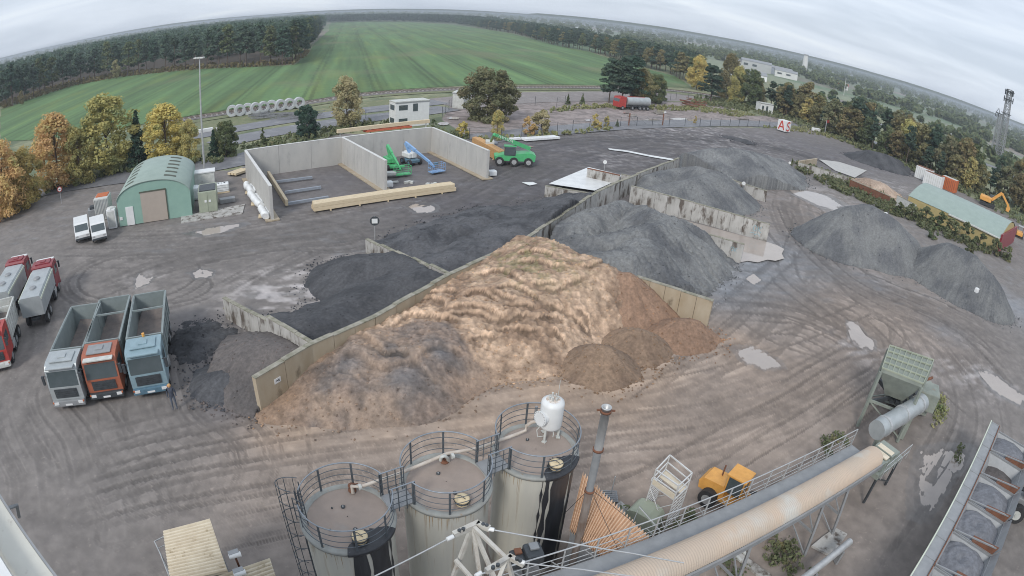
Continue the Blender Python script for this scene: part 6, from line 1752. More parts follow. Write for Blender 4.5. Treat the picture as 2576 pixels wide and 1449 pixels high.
mb = MB(); mb.beam(base_, base_.lerp(pk, .5), .5, .55); mb.build('boom', M['lgreen'], t)
M['boomtext'] = mat('boom_lettering', (.75, .85, .75), None, 3)
mb = MB(); mb.beam(base_.lerp(pk, .45), pk, .4, .42); bt = mb.build('inner_boom', M['lgreen'], t)
u_b = (pk - base_).normalized(); sd_ = u_b.cross(Vector((0, 0, 1))).normalized(); up_ = sd_.cross(u_b)
for sg_ in (-1, 1):
    mb = MB(); s0_ = base_.lerp(pk, .5)
    for k in range(6):
        a = s0_ + u_b * (.1 + k * .42) + sd_ * sg_ * .28
        mb.beam(a - up_ * .13, a + up_ * .13, .03, .07); mb.beam(a + up_ * .13, a + up_ * .13 + u_b * .26, .03, .06)
        if k % 2: mb.beam(a - up_ * .13 + u_b * .26, a + up_ * .13 + u_b * .26, .03, .07)
        else: mb.beam(a, a + u_b * .22, .03, .06)
    mb.build('lettering', M['boomtext'], bt)
hk = I_ @ P(1232, 360, 1.6)
mb = MB(); mb.beam(pk, pk.lerp(hk, .75), .3, .3); mb.build('fly_jib', M['lgreen'], t)
mb = MB(); mb.box(hk, (1.3, 1.5, .9), bev=.15); mb.build('work_basket', M['offwhite'], t)

# tanker / red truck at the far yard
f, b = P(1548, 274), P(1628, 276)
h = heading(f, b); c = (f + b) / 2
t = thing('tanker_truck', 'red cabbed tanker truck with grey tank parked at the far yard edge', 'truck', (c.x, c.y, 0), h)
L_ = (f - b).length
mb = MB(); mb.extr([(L_ / 2 - 2.2, .7), (L_ / 2, .7), (L_ / 2, 2.0), (L_ / 2 - .3, 3.2), (L_ / 2 - 2.2, 3.3)], 2.5, Matrix.Identity(4)); cab = mb.build('cab', M['red'], t)
mb = MB(); mb.extr([(L_ / 2 + .02, 2.05), (L_ / 2 - .26, 3.0), (L_ / 2 - .3, 3.0), (L_ / 2 - .04, 2.05)], 2.2, Matrix.Identity(4)); mb.build('windscreen', M['glass'], cab)
mb = MB(); mb.tube([(-L_ / 2, 0, 2.1), (-L_ / 2 + .4, 0, 2.1), (L_ / 2 - 3.2, 0, 2.1), (L_ / 2 - 2.9, 0, 2.1)], 1.15, 18); mb.build('tank', M['silver'], t)
mb = MB(); mb.box((-1, 0, 3.22), (L_ - 5, .5, .12)); mb.build('catwalk', M['red'], t); mb = MB(); mb.box((-.5, 0, .85), (L_ - 1.5, 1.0, .35)); mb.build('chassis', M['darkmetal'], t)
for x in (L_ / 2 - 1.2, L_ / 2 - 4.4, -L_ / 2 + 3.6, -L_ / 2 + 2.3, -L_ / 2 + 1.0):
    for s in (-1, 1): wheel(t, x, s * 1.1, .5, .35, s)

# yellow excavator and small loader beyond the long green roof
q = P(2482, 518); h = heading(P(2520, 522), P(2450, 492))
t = thing('excavator', 'orange yellow excavator with folded arm behind the long green roof', 'excavator', (q.x, q.y, 0), h)
for s in (-1, 1):
    mb = MB(); mb.extr([(-1.9, .1), (1.9, .1), (2.2, .45), (1.9, .85), (-1.9, .85), (-2.2, .45)], .5, Matrix.Translation((0, s * 1.15, 0))); mb.build('track', M['black'], t)
mb = MB(); mb.box((-.7, 0, 1.7), (3.2, 2.6, 1.2), bev=.2); mb.build('body', M['yellow'], t)
mb = MB(); mb.box((.9, .8, 2.2), (1.4, 1.0, 1.6), bev=.12); mb.build('cab', M['glass'], t)
mb = MB(); mb.beam((.9, -.2, 1.9), (3.2, -.2, 4.4), .4, .7); mb.build('boom', M['yellow'], t)
mb = MB(); mb.beam((3.2, -.2, 4.4), (5.6, -.2, 2.2), .35, .5); mb.build('arm', M['yellow'], t)
mb = MB(); mb.extr([(5.2, .9), (6.1, .8), (6.3, 1.7), (5.7, 2.3), (5.3, 2.0)], 1.1, Matrix.Translation((0, -.2, 0))); mb.build('bucket', M['yellow'], t)
q = P(2562, 596); t = thing('small_loader', 'small yellow and rust machine with open cage near the right edge by the hedge', 'loader', (q.x, q.y, 0), heading(P(2562, 560), P(2560, 620)))
mb = MB(); mb.box((0, 0, .8), (3.0, 1.5, .7), bev=.12); mb.build('body', M['yellow'], t)
mb = MB()
for sx_ in (-.5, .5):
    for sy in (-.6, .6): mb.beam((sx_, sy, 1.1), (sx_, sy, 2.2), .07, .07)
mb.many('cage_post', M['rust'], t)
mb = MB(); mb.box((0, 0, 2.24), (1.2, 1.4, .08)); mb.build('cage_roof', M['galv'], t)
mb = MB(); mb.box((1.9, 0, .5), (.5, 1.9, .7), bev=.06); mb.build('bucket', M['rust'], t)
for x in (-.9, .9):
    for s in (-1, 1): wheel(t, x, s * .85, .42, .3, s, 'grey')

# ================================================================== NEW CONCRETE BAYS
NH = 3.75
nBL, nBM, nBR = P(622, 440), P(862, 411), P(1086, 385)
tb = lambda u, v_: P(u, v_, NH)
cL, cM, cR = tb(617, 378), tb(861, 345), tb(1087, 320)
eL, eM, eR = tb(680, 468), tb(971, 404), tb(1230, 379)
for a_, b_, lab in ((cL, cM, 'back wall of the left concrete bay, new pale concrete'), (cM, cR, 'back wall of the right concrete bay behind the boom lifts')):
    wall('concrete_wall', lab, a_, b_, NH, NH, .32, 'conc_new', cap=.04, panel=4.5, capm='conc_cap', group='walls of the new concrete bays')
for a_, b_, lab in ((cL, eL, 'left side wall of the new concrete bays with white wrapped bundles outside'), (cM, eM, 'middle wall of the new concrete bays ending beside the green lift'), (cR, eR, 'right side wall of the new concrete bays beside the green handler')):
    d = (b_ - a_).normalized(); w_ = wall('concrete_wall', lab, a_ - d * .0 + d * .17, b_, NH, NH, .32, 'conc_new', cap=.04, panel=2.6, capm='conc_cap', group='walls of the new concrete bays')
    L_ = (b_ - a_).length
    mb = MB(); mb.box((L_ / 2, 0, .06), (L_, 1.5, .14)); mb.build('footing', M['conc_sand'], w_)


def beam_stack(name, label, a, b, w, h, m, rows=3, layers=2, z0=.15, blocks=3, group=None, cat='timber', t=None):
    a, b = Vector(a), Vector(b); a.z = b.z = 0; d = (b - a).normalized(); n = Vector((-d.y, d.x, 0))
    o = thing(name, label, cat, (a.x, a.y, 0), 0, group)
    mb = MB(); bw, bh = w / rows, h / layers
    for i in range(rows):
        for j in range(layers):
            e = random.uniform(-.25, .25) if rows * layers > 1 else 0
            q = n * ((i + .5) * bw - w / 2) + Vector((0, 0, z0 + (j + .5) * bh)); mb.beam(a + q - d * e, b + q + d * random.uniform(-.1, .25), bw * .95, bh * .95)
    mb.many('beam', M[m], o, world=True)
    if blocks:
        mb = MB()
        for k in range(blocks):
            p = a.lerp(b, (k + .5) / blocks); mb.beam(p - n * (w / 2 + .1) + Vector((0, 0, z0 / 2)), p + n * (w / 2 + .1) + Vector((0, 0, z0 / 2)), .12, z0)
        mb.many('bearer', M['timber'], o, world=True)
    return o


beam_stack('timber_stack', 'long stack of pale glued timber beams lying in front of the concrete bays', P(790, 522, .4), P(1138, 472, .4), 1.3, .85, 'timber', 4, 2, blocks=5)
beam_stack('timber_beam', 'single timber beam standing inside the left concrete bay by the side wall', P(675, 440, .3), P(721, 514, .3), .35, .7, 'timber', 1, 1, blocks=0)
beam_stack('steel_girder', 'grey steel beam on the floor of the left bay, farthest of three', P(695, 459, .2), P(784, 448, .2), .3, .3, 'steelblue', 1, 1, blocks=0, group='steel beams on the bay floor', cat='steel beam')
beam_stack('steel_girder', 'grey steel beam on the floor of the left bay, middle of three', P(716, 486, .2), P(804, 473, .2), .3, .3, 'steelblue', 1, 1, blocks=0, group='steel beams on the bay floor', cat='steel beam')
beam_stack('steel_girder', 'grey steel beam on the floor of the left bay, nearest of three', P(724, 514, .2), P(826, 498, .2), .3, .3, 'steelblue', 1, 1, blocks=0, group='steel beams on the bay floor', cat='steel beam')
beam_stack('timber_stack', 'orange timber stack leaning along the outside of the right concrete wall', P(1196, 362, .5), P(1262, 400, .5), 1.2, 1.5, 'timber_o', 3, 4, blocks=3)
M['redpipe'] = mat('orange_pipe', (.62, .16, .08), None, 2)
tb_ = beam_stack('timber_beam', 'long pale beam resting on steel stands behind the concrete back wall', P(848, 330, 3.9), P(1078, 304, 3.9), .5, .55, 'timber', 1, 1, z0=3.6, blocks=0)
mb = MB()
for f in (.03, .35, .68, .97):
    p = P(848, 330, 3.9).lerp(P(1078, 304, 3.9), f); mb.beam((p.x, p.y, 0), (p.x, p.y, 3.6), .14, .14)
mb.many('stand', M['galv'], tb_, world=True)
beam_stack('plastic_pipes', 'orange plastic pipes lying high behind the concrete back wall', P(920, 329, 3.4), P(1030, 317, 3.4), .8, .3, 'redpipe', 3, 1, z0=3.2, blocks=0, cat='pipe')
for (a_, b_, w, h, lab) in (((1316, 352), (1400, 346), 1.6, .35, 'white wrapped flat bundle lying on the dark yard beyond the handler'), ((1283, 351), (1307, 349), 1.0, .3, 'small white wrapped bundle left of the long white one'), ((1226, 364), (1248, 360), .8, .3, 'grey steel sections lying beside the handler basket')):
    beam_stack('wrapped_bundle', lab, P(*a_, .2), P(*b_, .2), w, h, 'film' if 'white' in lab else 'steelblue', 2, 1, blocks=0, cat='bundle')
# wrapped rolls along the left wall
for i, (u, v_, u2, v2, lab) in enumerate(((621, 464, 634, 486, 'far white film wrapped roll beside the left concrete wall'), (630, 488, 656, 519, 'long white film wrapped roll beside the left concrete wall'), (656, 523, 668, 544, 'near crumpled white film bundle at the left wall end'))):
    a_, b_ = P(u, v_, .5), P(u2, v2, .5)
    t = thing('film_roll', lab, 'bundle', (a_.x, a_.y, 0), 0, 'white wrapped bundles by the left wall')
    mb = MB(); n_ = 9; pts = [a_.lerp(b_, k / n_) + Vector((random.gauss(0, .05), random.gauss(0, .05), random.gauss(0, .05))) for k in range(n_ + 1)]
    mb.tube(pts, .42, 9); mb.tube([p + Vector((.45, .3, -.1)) for p in pts[1:-1]], .3, 8); mb.build('wrapped_roll', M['film'], t, world=True)
    mb = MB(); mb.box(a_.lerp(b_, .5) + Vector((0, 0, -.42)), (1.1, 1.1, .1), rz=.4); mb.build('pallet', M['timber'], t, world=True)
for (u, v_, lab) in ((976, 470, 'white speckled bag at the foot of the middle concrete wall'), (1237, 441, 'small white block at the foot of the right concrete wall end')):
    p = P(u, v_); mb = MB(); mb.box((p.x, p.y, .35), (1.1, .9, .7), rz=.5, bev=.15); tag(mb.build('bag', M['film'], loc=(p.x, p.y, 0)), lab, 'bag')
p = P(984, 455); t = thing('white_trolley', 'low white and grey equipment box behind the green lift basket', 'equipment', (p.x, p.y, 0), .3)
q = P(972, 441); mb = MB()
mb.box((0, 1.8, .5), (1.6, 1.0, .4), bev=.08); mb.build('box_body', M['offwhite'], t)
p = P(1050, 462); t = thing('scrap_pieces', 'low row of scrap pieces behind the long timber stack', 'scrap', (p.x, p.y, 0))
mb = MB()
for k in range(9): mb.box((random.uniform(-3.2, 3.2), random.uniform(-.2, .2), .12), (random.uniform(.3, .9), random.uniform(.2, .5), random.uniform(.15, .3)), rz=random.uniform(0, 3))
mb.many('scrap_piece', M['offwhite'], t)

# ================================================================== GREEN BARREL ROOF HALL
f0, f1 = P(302, 570), P(484, 542)
fd = (f1 - f0).normalized(); fn = Vector((-fd.y, fd.x, 0)); WDT = (f1 - f0).length; DEP = 11.5
rot = math.atan2(fd.y, fd.x)
t = thing('barrel_hall', 'green barrel roofed hall with beige roller door and twelve dark roof slots', 'hall', (f0.x, f0.y, 0), rot)
EH, RH = 2.9, 4.7
def arch(x): q = x / WDT * 2 - 1; return EH + (RH - EH) * max(0.0, 1 - abs(q) ** 2.3) ** .62
xs_ = [WDT * (0.5 - 0.5 * math.cos(math.pi * i / 40)) for i in range(41)]
mb = MB(); prof = [(0, 0)] + [(x, arch(x)) for x in xs_] + [(WDT, 0)]
mb.extr([(p[0], p[1] - (.02 if p[1] > 0 else 0)) for p in prof], DEP, Matrix.Translation((0, DEP / 2, 0))); mb.build('walls', M['green_steel'], t)
vs = []; fs = []
for i, x in enumerate(xs_):
    vs += [(x, -.12, arch(x) + .05), (x, DEP + .12, arch(x) + .05)]
for i in range(40): fs.append((2 * i, 2 * i + 1, 2 * i + 3, 2 * i + 2))
n0 = len(vs); vs += [(v_[0], v_[1], v_[2] - .1) for v_ in vs]; fs += [(n0 + 2 * i, n0 + 2 * i + 2, n0 + 2 * i + 3, n0 + 2 * i + 1) for i in range(40)]
fs += [(2 * i, 2 * i + 2, n0 + 2 * i + 2, n0 + 2 * i) for i in range(40)]
mb = MB(); mb.add(vs, fs, True); rf = mb.build('roof', M['green_roof'], t)
for side, (xa, xb) in (('l', (.11, .235)), ('r', (.66, .82))):
    for k in range(6):
        y = 1.2 + k * 1.75
        mb = MB(); vs = []
        for i in range(9):
            x = WDT * (xa + (xb - xa) * i / 8); z = arch(x) + .075; vs += [(x, y, z), (x, y + .6, z)]
        mb.add(vs, [(2 * i, 2 * i + 1, 2 * i + 3, 2 * i + 2) for i in range(8)], True); mb.build('roof_slot', M['green_dark'], rf)
L2 = RM[t.name].inverted()
dx0, dx1 = (L2 @ P(362, 559)).x, (L2 @ P(424, 549)).x
mb = MB(); mb.box(((dx0 + dx1) / 2, -.03, 1.72), (dx1 - dx0, .06, 3.4)); dr = mb.build('roller_door', M['door_beige'], t)
mb = MB(); mb.box(((dx0 + dx1) / 2, -.05, 3.5), (dx1 - dx0 + .2, .1, .14)); mb.box((dx1 + .06, -.05, 1.75), (.1, .1, 3.5)); mb.build('door_frame', M['green_dark'], dr)
sx0 = (L2 @ P(330, 567)).x
mb = MB(); mb.box((sx0, -.04, 1.05), (.95, .08, 2.1)); mb.build('side_door', M['white'], t)
mb = MB(); mb.box(((L2 @ P(308, 569)).x, -.04, .9), (.35, .05, .35)); mb.build('small_window', M['white'], t)

# ------------------------------------------------------------------ things around the hall
def boxy(name, label, cat, px, size, rot, m, z=0, bev=.05, group=None, extra=None):
    p = P(*px); t = thing(name, label, cat, (p.x, p.y, z), rot, group)
    mb = MB(); mb.box((0, 0, size[2] / 2), size, bev=bev); mb.build('body', M[m], t)
    return t


hr_ = rot
t = boxy('portable_toilet', 'white portable toilet cabin with dark stripe at the left hall corner', 'toilet', (286, 571), (1.1, 1.1, 2.2), hr_, 'white')
mb = MB(); mb.lathe([(.6, 2.2), (.45, 2.35), (.01, 2.4)], 4, (0, 0, 0), smooth=False); mb.build('roof', M['offwhite'], t)
mb = MB(); mb.box((0, -.56, 1.1), (.8, .03, 1.8)); mb.build('door', M['offwhite'], t)
t = boxy('container', 'grey corrugated container with orange edged roof left of the hall', 'container', (264, 545), (1.9, 2.4, 2.6), hr_, 'offwhite')
mb = MB()
for k in range(9): mb.box((-.8 + k * .2, -1.22, 1.3), (.06, .05, 2.3))
mb.build('ribs', M['grey'], t); mb = MB(); mb.box((0, .3, 2.65), (1.6, 1.5, .12), bev=.02); mb.build('roof_plate', M['orange'], t)
t = boxy('site_box', 'small dark crate stack left of the grey container', 'crate', (238, 548), (1.5, 1.3, 1.2), hr_ + .2, 'grey'); mb = MB(); mb.box((.1, 0, 1.35), (1.1, .9, .3)); mb.build('lid', M['darkmetal'], t)
t = boxy('container', 'khaki container with two door leaves right of the hall', 'container', (526, 522), (2.2, 3.6, 2.4), hr_, 'khaki')
for s in (-1, 1):
    mb = MB(); mb.box((s * .53, -1.83, 1.2), (1.02, .06, 2.2)); d_ = mb.build('door', M['khaki'], t)
    mb = MB(); mb.box((s * .25, -1.88, 1.35), (.25, .05, .25)); mb.build('vent', M['white'], d_)
mb = MB(); mb.box((0, -.2, 2.46), (1.9, 2.6, .1)); mb.build('roof_plate', M['darkmetal'], t)
p_ = P(512, 486); t = boxy('white_cabin', 'white roofed cabin box behind the khaki container', 'cabin', (514, 478), (3.0, 1.6, 2.4), hr_, 'offwhite')
mb = MB(); mb.box((0, 0, 2.46), (3.2, 1.8, .14)); mb.build('roof', M['white'], t)
t = boxy('wrapped_bale', 'pale wrapped bale pair between the hall and the khaki container', 'bale', (493, 500), (1.1, 1.8, 1.6), hr_, 'film', bev=.35)
for k, (u, v_, lab) in enumerate(((551, 484, 'white caged liquid tank, left one of the pair right of the cabin'), (566, 482, 'white caged liquid tank, right one of the pair right of the cabin'))):
    t = boxy('liquid_tank', lab, 'tank', (u, v_), (1.05, 1.1, 1.0), hr_, 'film', z=.15, bev=.12, group='caged tanks beside the cabin')
    mb = MB(); mb.box((0, 0, -.07), (1.15, 1.2, .13)); mb.build('pallet', M['timber'], t)
    mb = MB()
    for s in (-1, 1):
        for z in (.25, .55, .85): mb.box((0, s * .57, z), (1.12, .03, .03)); mb.box((s * .56, 0, z), (.03, 1.12, .03))
    mb.build('cage', M['galv'], t)
    mb = MB(); mb.lathe([(.12, 1.0), (.12, 1.05), (.01, 1.05)], 12); mb.build('cap', M['darkmetal'], t)
t = boxy('steel_trough', 'low grey steel trough right of the khaki container', 'trough', (572, 508), (1.9, .9, .5), hr_ + .1, 'grey', bev=.04)
beam_stack('plank_stack', 'loose pile of pale planks behind the left concrete wall', P(582, 440, .2), P(616, 428, .2), 1.6, .3, 'timber', 3, 1, blocks=0)
mb = MB(); pl = UV([(455, 562), (610, 538), (616, 514), (455, 545)]); mb.prism(pl, -.05, .07); tag(mb.build('concrete_slab', M['conc_old']), 'long pale concrete slab in front of the khaki container', 'slab')

# lamp mast
p = P(515, 436); t = thing('lamp_mast', 'tall grey lighting mast with flood lights behind the green hall', 'street lamp', (p.x, p.y, 0))
HM = 16.1
mb = MB(); mb.tube([(0, 0, 0), (0, 0, HM)], .17, 10, r2=.09); mb.build('pole', M['galv'], t)
mb = MB(); mb.box((0, 0, HM + .05), (1.3, .12, .12)); mb.build('crossarm', M['galv'], t)
for s in (-1, 0, 1):
    mb = MB(); mb.box((s * .55, -.12, HM + .1), (.5, .55, .2), bev=.05); mb.build('lamp_head', M['offwhite'], t)

# signs
def sign_post(label, px, h, face_r, m='white', zb=0, back=None, post='galv'):
    p = P(*px, zb); t = thing('sign', label, 'sign', (p.x, p.y, zb), math.atan2(-p.y, -p.x))
    mb = MB(); mb.tube([(0, 0, 0), (0, 0, h)], .035, 6); mb.build('post', M[post], t)
    mb = MB(); mb.tube([(.03, 0, h - face_r), (.06, 0, h - face_r)], face_r, 20); pn = mb.build('panel', M[back or m], t)
    return t, pn, h


t, pn, h = sign_post('round dark rimmed sign with white square on a post by the pale divider wall', (943, 604), 2.2, .42, zb=1.5, back='darkmetal')
mb = MB(); mb.box((.075, 0, h - .42), (.02, .5, .42)); mb.build('white_face', M['white'], t)
t, pn, h = sign_post('round red rimmed prohibition sign on a thin post left of the hall', (155, 512), 2.4, .38, back='red')
mb = MB(); mb.tube([(.06, 0, h - .38), (.075, 0, h - .38)], .28, 18); mb.build('white_face', M['white'], t)
mb = MB(); mb.box((.09, 0, h - .38), (.02, .3, .1)); mb.build('symbol', M['darkmetal'], t)
for (u, v_, hh, zb, lab) in ((1519, 426, 1.6, 1.5, 'small white ball sign on a post behind the lime bay'), (1870, 460, .55, 1.6, 'small round white sign on the rust streaked divider wall'), (1985, 413, 1.0, 0, 'white round marker in the weeds beside the gravel heap'), (2405, 725 - 440, 0, 0, '')):
    if lab: sign_post(lab, (u, v_ + 6), hh, .26, zb=zb)
for (u, v_, lab) in ((2228, 538, 'white marker block in the hedge left of the long green roof'), (2457, 730, 'white block lying on the crest track of the right edge heap')):
    z = 0 if u < 2300 else 2.5
    p = P(u, v_, z + .3); mb = MB(); mb.box((p.x, p.y, z + .3), (.55, .45, .5), rz=.4, bev=.08); tag(mb.build('marker_block', M['white'], loc=(p.x, p.y, z)), lab, 'marker')
# white wall sign with arrow at the near wall end
a_ = WL[0]; b_ = WL[1]; d = (b_ - a_); d.z = 0; d.normalize(); nrm = Vector((d.y, -d.x, 0))
p = P(700, 958, 1.35)
t = thing('wall_sign', 'small white arrow sign on the near left end of the long bay wall', 'sign', (0, 0, 0))
c = a_ + d * ((p - a_).dot(d)) + nrm * .2; c.z = 1.35; 
mb = MB(); mb.box(c, (.5, .03, .32), rz=math.atan2(d.y, d.x)); t.location = c; RM[t.name] = Matrix.Translation(c); mb.build('panel', M['white'], t, world=True)
mb = MB(); mb.box(c + nrm * .022 + Vector((0, 0, .02)), (.26, .02, .05), rz=math.atan2(d.y, d.x)); mb.box(c + nrm * .022 + d * .1, (.06, .02, .16), rz=math.atan2(d.y, d.x)); mb.build('arrow', M['darkmetal'], t, world=True)

# red and white letter cube
p = P(1970, 331); t = thing('letter_sign', 'white roadside cube with a big red A and S beside the far fence', 'sign', (p.x, p.y, 0), heading(P(1968, 420), p) + R(90) - R(33))
t.scale = (.8, .8, .86)
mb = MB(); mb.box((0, 0, 2.0), (3.4, 3.4, 3.4), bev=.08); mb.build('cube', M['white'], t)
def stroke(mb, pts, w=.42, y=-1.73, ox=0.0, face=0):
    for a, b in zip(pts[:-1], pts[1:]):
        if face == 0: mb.beam((a[0] + ox, y, a[1]), (b[0] + ox, y, b[1]), .04, w, up=(0, 0, 1)) if False else mb.beam((a[0] + ox, y, a[1]), (b[0] + ox, y, b[1]), w, .05, up=(0, 1, 0))
        else: mb.beam((1.73, a[0] + ox, a[1]), (1.73, b[0] + ox, b[1]), w, .05, up=(1, 0, 0))
mb = MB(); stroke(mb, [(-1.1, .7), (-.1, 3.4), (.1, 3.4), (1.1, .7)]); stroke(mb, [(-.7, 1.6), (.7, 1.6)]); mb.build('letter', M['redwhite'], t)
mb = MB(); stroke(mb, [(1.0, 3.1), (.2, 3.4), (-.7, 3.0), (-.5, 2.3), (.6, 1.8), (.9, 1.1), (.1, .6), (-1.0, 1.0)], face=1); mb.build('letter', M['redwhite'], t)
p = P(2052, 330); t = thing('white_tarp', 'white wrapped block left of the small gate at the far yard edge', 'block', (p.x, p.y, 0), .4); mb = MB(); mb.box((0, 0, .5), (3.2, 1.2, 1.0), bev=.2); mb.build('wrapped_block', M['film'], t)
t = thing('gate_frame', 'grey goal shaped gate frame with red top board near the letter cube', 'gate', P(2082, 335))
for u in (2074, 2091):
    p = P(u, 337); mb = MB(); mb.tube([p, p + Vector((0, 0, 4.2))], .12, 6); mb.build('post', M['galv'], t, world=True)
a_, b_ = P(2074, 337), P(2091, 337); mb = MB(); mb.beam(a_ + Vector((0, 0, 3.9)), b_ + Vector((0, 0, 3.9)), .1, .9); mb.build('board', M['red'], t, world=True)

# white site office behind the bays
def cabin(label, fl, fr, H_, D_, m='white', name='site_office', cat='cabin', storeys=1):
    a, b = P(*fl), P(*fr); d = (b - a); L_ = d.length; t = thing(name, label, cat, (a.x, a.y, 0), math.atan2(d.y, d.x))
    mb = MB(); mb.box((L_ / 2, D_ / 2, H_ / 2), (L_, D_, H_)); mb.build('walls', M[m], t)
    mb = MB(); mb.box((L_ / 2, D_ / 2, H_ + .08), (L_ + .15, D_ + .15, .16)); r = mb.build('roof', M['offwhite'], t)
    mb = MB(); mb.box((L_ / 2, -.04, H_ - .08), (L_ + .16, .06, .24)); mb.build('fascia', M['grey'], r)
    return t, L_


t, L_ = cabin('white two level site office with dark windows behind the concrete bays', (994, 322), (1078, 314), 4.6, 2.6)
for (x, z, w, h_) in ((1.5, 3.6, 1.7, .9), (1.5, 1.2, 1.7, .8)): mb = MB(); mb.box((x, -.03, z), (w, .06, h_)); mb.build('window', M['glass'], t)
mb = MB(); mb.box((L_ * .58, -.03, 3.5), (.95, .06, 1.4)); mb.build('door', M['glass'], t)
for z in (3.6, 1.2): mb = MB(); mb.box((-.03, 1.3, z), (.06, 1.6, .9)); mb.build('window', M['glass'], t)
t, L_ = cabin('pale grey container cabin half hidden behind the big round tree', (1137, 272), (1165, 274), 3.4, 5, 'offwhite', 'container_cabin', 'container')
t, L_ = cabin('white kiosk with two dark windows on the far right yard edge', (1911, 282), (1943, 287), 3.1, 3.0)
for x in (1.0, 2.7): mb = MB(); mb.box((x, -.03, 1.5), (.75, .06, 1.7)); mb.build('window', M['glass'], t)

# concrete rings standing in a row
ru = [(584, 291), (603, 289), (623, 286), (643, 284), (663, 281), (683, 278), (706, 276), (728, 273), (752, 270)]
first = None
for k, (u, v_) in enumerate(ru):
    p = P(u, v_ + 2); p2 = P(ru[min(k + 1, 8)][0], ru[min(k + 1, 8)][1] + 2) if k < 8 else P(2 * 752 - 728, 2 * 270 - 273 + 2); a = heading(p2, p) if k < 8 else heading(P(752, 272), P(728, 275))
    if first is None:
        first = thing('concrete_ring', 'pale concrete pipe ring standing on edge in a long row by the railway', 'pipe ring', (p.x, p.y, 0), a, 'concrete rings in a row')
        M['ringc'] = mat('ring_concrete', (.52, .54, .56), (.44, .46, .48), 1.5)
        mb = MB(); R0 = 1.25; n_ = 28; vs = []; fs = []
        for y in (-.5, .5):
            for r_ in (R0, R0 * .58):
                for j in range(n_): a_ = 2 * math.pi * j / n_; vs.append((r_ * math.cos(a_), y, R0 + r_ * math.sin(a_)))
        for j in range(n_):
            q = (j + 1) % n_; fs += [(j, q, n_ + q, n_ + j), (2 * n_ + j, 3 * n_ + j, 3 * n_ + q, 2 * n_ + q), (j, 2 * n_ + j, 2 * n_ + q, q), (n_ + j, n_ + q, 3 * n_ + q, 3 * n_ + j)]
        mb.add(vs, fs); mb.build('ring', M['ringc'], first)
        mb = MB()
        for j in range(6): a_ = j * math.pi / 3; mb.tube([(.15 * math.cos(a_), 0, R0 + .15 * math.sin(a_)), (R0 * .6 * math.cos(a_ + .4), 0, R0 + R0 * .6 * math.sin(a_ + .4))], .06, 5)
        mb.build('reinforcement', M['rails'], first)
    else: copy_tree(first, (p.x, p.y, 0), a)
for (a_, b_, lab) in (((500, 331), (535, 325), 'long white concrete block beside the far service road, left one'), ((545, 325), (570, 320), 'long white concrete block beside the far service road, right one')):
    mb = MB(); mb.beam(P(*a_, .3), P(*b_, .3), 1.0, .7); tag(mb.build('concrete_block', M['white']), lab, 'block', 'white blocks by the service road')
M['steelrods'] = mat('rebar_bundle', (.30, .31, .32), (.18, .18, .19), 3)
t = thing('rebar_pile', 'tangled grey pile of steel mesh in front of the concrete rings', 'steel pile', P(690, 300)); mb = MB()
for k in range(60):
    a_ = P(random.uniform(612, 760), 0, 0) if 0 else P(random.uniform(615, 760), random.uniform(292, 304), 0); a_ = P(a_.x, a_.y) if 0 else a_
    an_ = heading(P(760, 285), P(612, 303)) + random.gauss(0, .12); l_ = random.uniform(2, 6); z_ = random.uniform(.1, 1.1)
    mb.beam((a_.x, a_.y, z_), (a_.x + l_ * math.cos(an_), a_.y + l_ * math.sin(an_), z_ + random.uniform(-.2, .2)), .09, .12)
tag(mb.build('rods', M['steelrods'], t, world=True), kind='stuff')
t = thing('timber_scrap', 'rust brown heap of old timber on the verge right of the tanker', 'scrap', P(1725, 262)); mb = MB()
for k in range(26):
    a_ = P(random.uniform(1708, 1752), random.uniform(254, 268)); an_ = random.uniform(-.9, .1); l_ = random.uniform(2, 5); z_ = random.uniform(.1, 1.2)
    mb.beam((a_.x, a_.y, z_), (a_.x + l_ * math.cos(an_), a_.y + l_ * math.sin(an_), z_ + random.uniform(-.3, .3)), .25, .2)
tag(mb.build('boards', M['rust'], t, world=True), kind='stuff')


# fences
def fence(label, pts, h=2.0, step=3.0, post='darkmetal', mesh=True):
    c = [P(*p) for p in pts]; t = thing('wire_fence', label, 'fence', c[0])
    mp_ = MB(); w_ = MB(); L_ = 0
    for a, b in zip(c[:-1], c[1:]):
        n_ = max(1, int((b - a).length / step))
        for k in range(n_): q = a.lerp(b, k / n_); mp_.beam(q, q + Vector((0, 0, h)), .09, .09)
        for z in (.15, .6, 1.1, 1.6, h - .1): w_.beam(a + Vector((0, 0, z)), b + Vector((0, 0, z)), .022, .022)
        if mesh:
            m_ = max(1, int((b - a).length / .6))
            for k in range(m_): q = a.lerp(b, k / m_); w_.beam(q + Vector((0, 0, .1)), q + Vector((0, 0, h - .1)), .012, .012)
    mp_.many('fence_post', M[post], t, world=True); w_.build('wire_mesh', M['grey'], t, world=True)
    return t


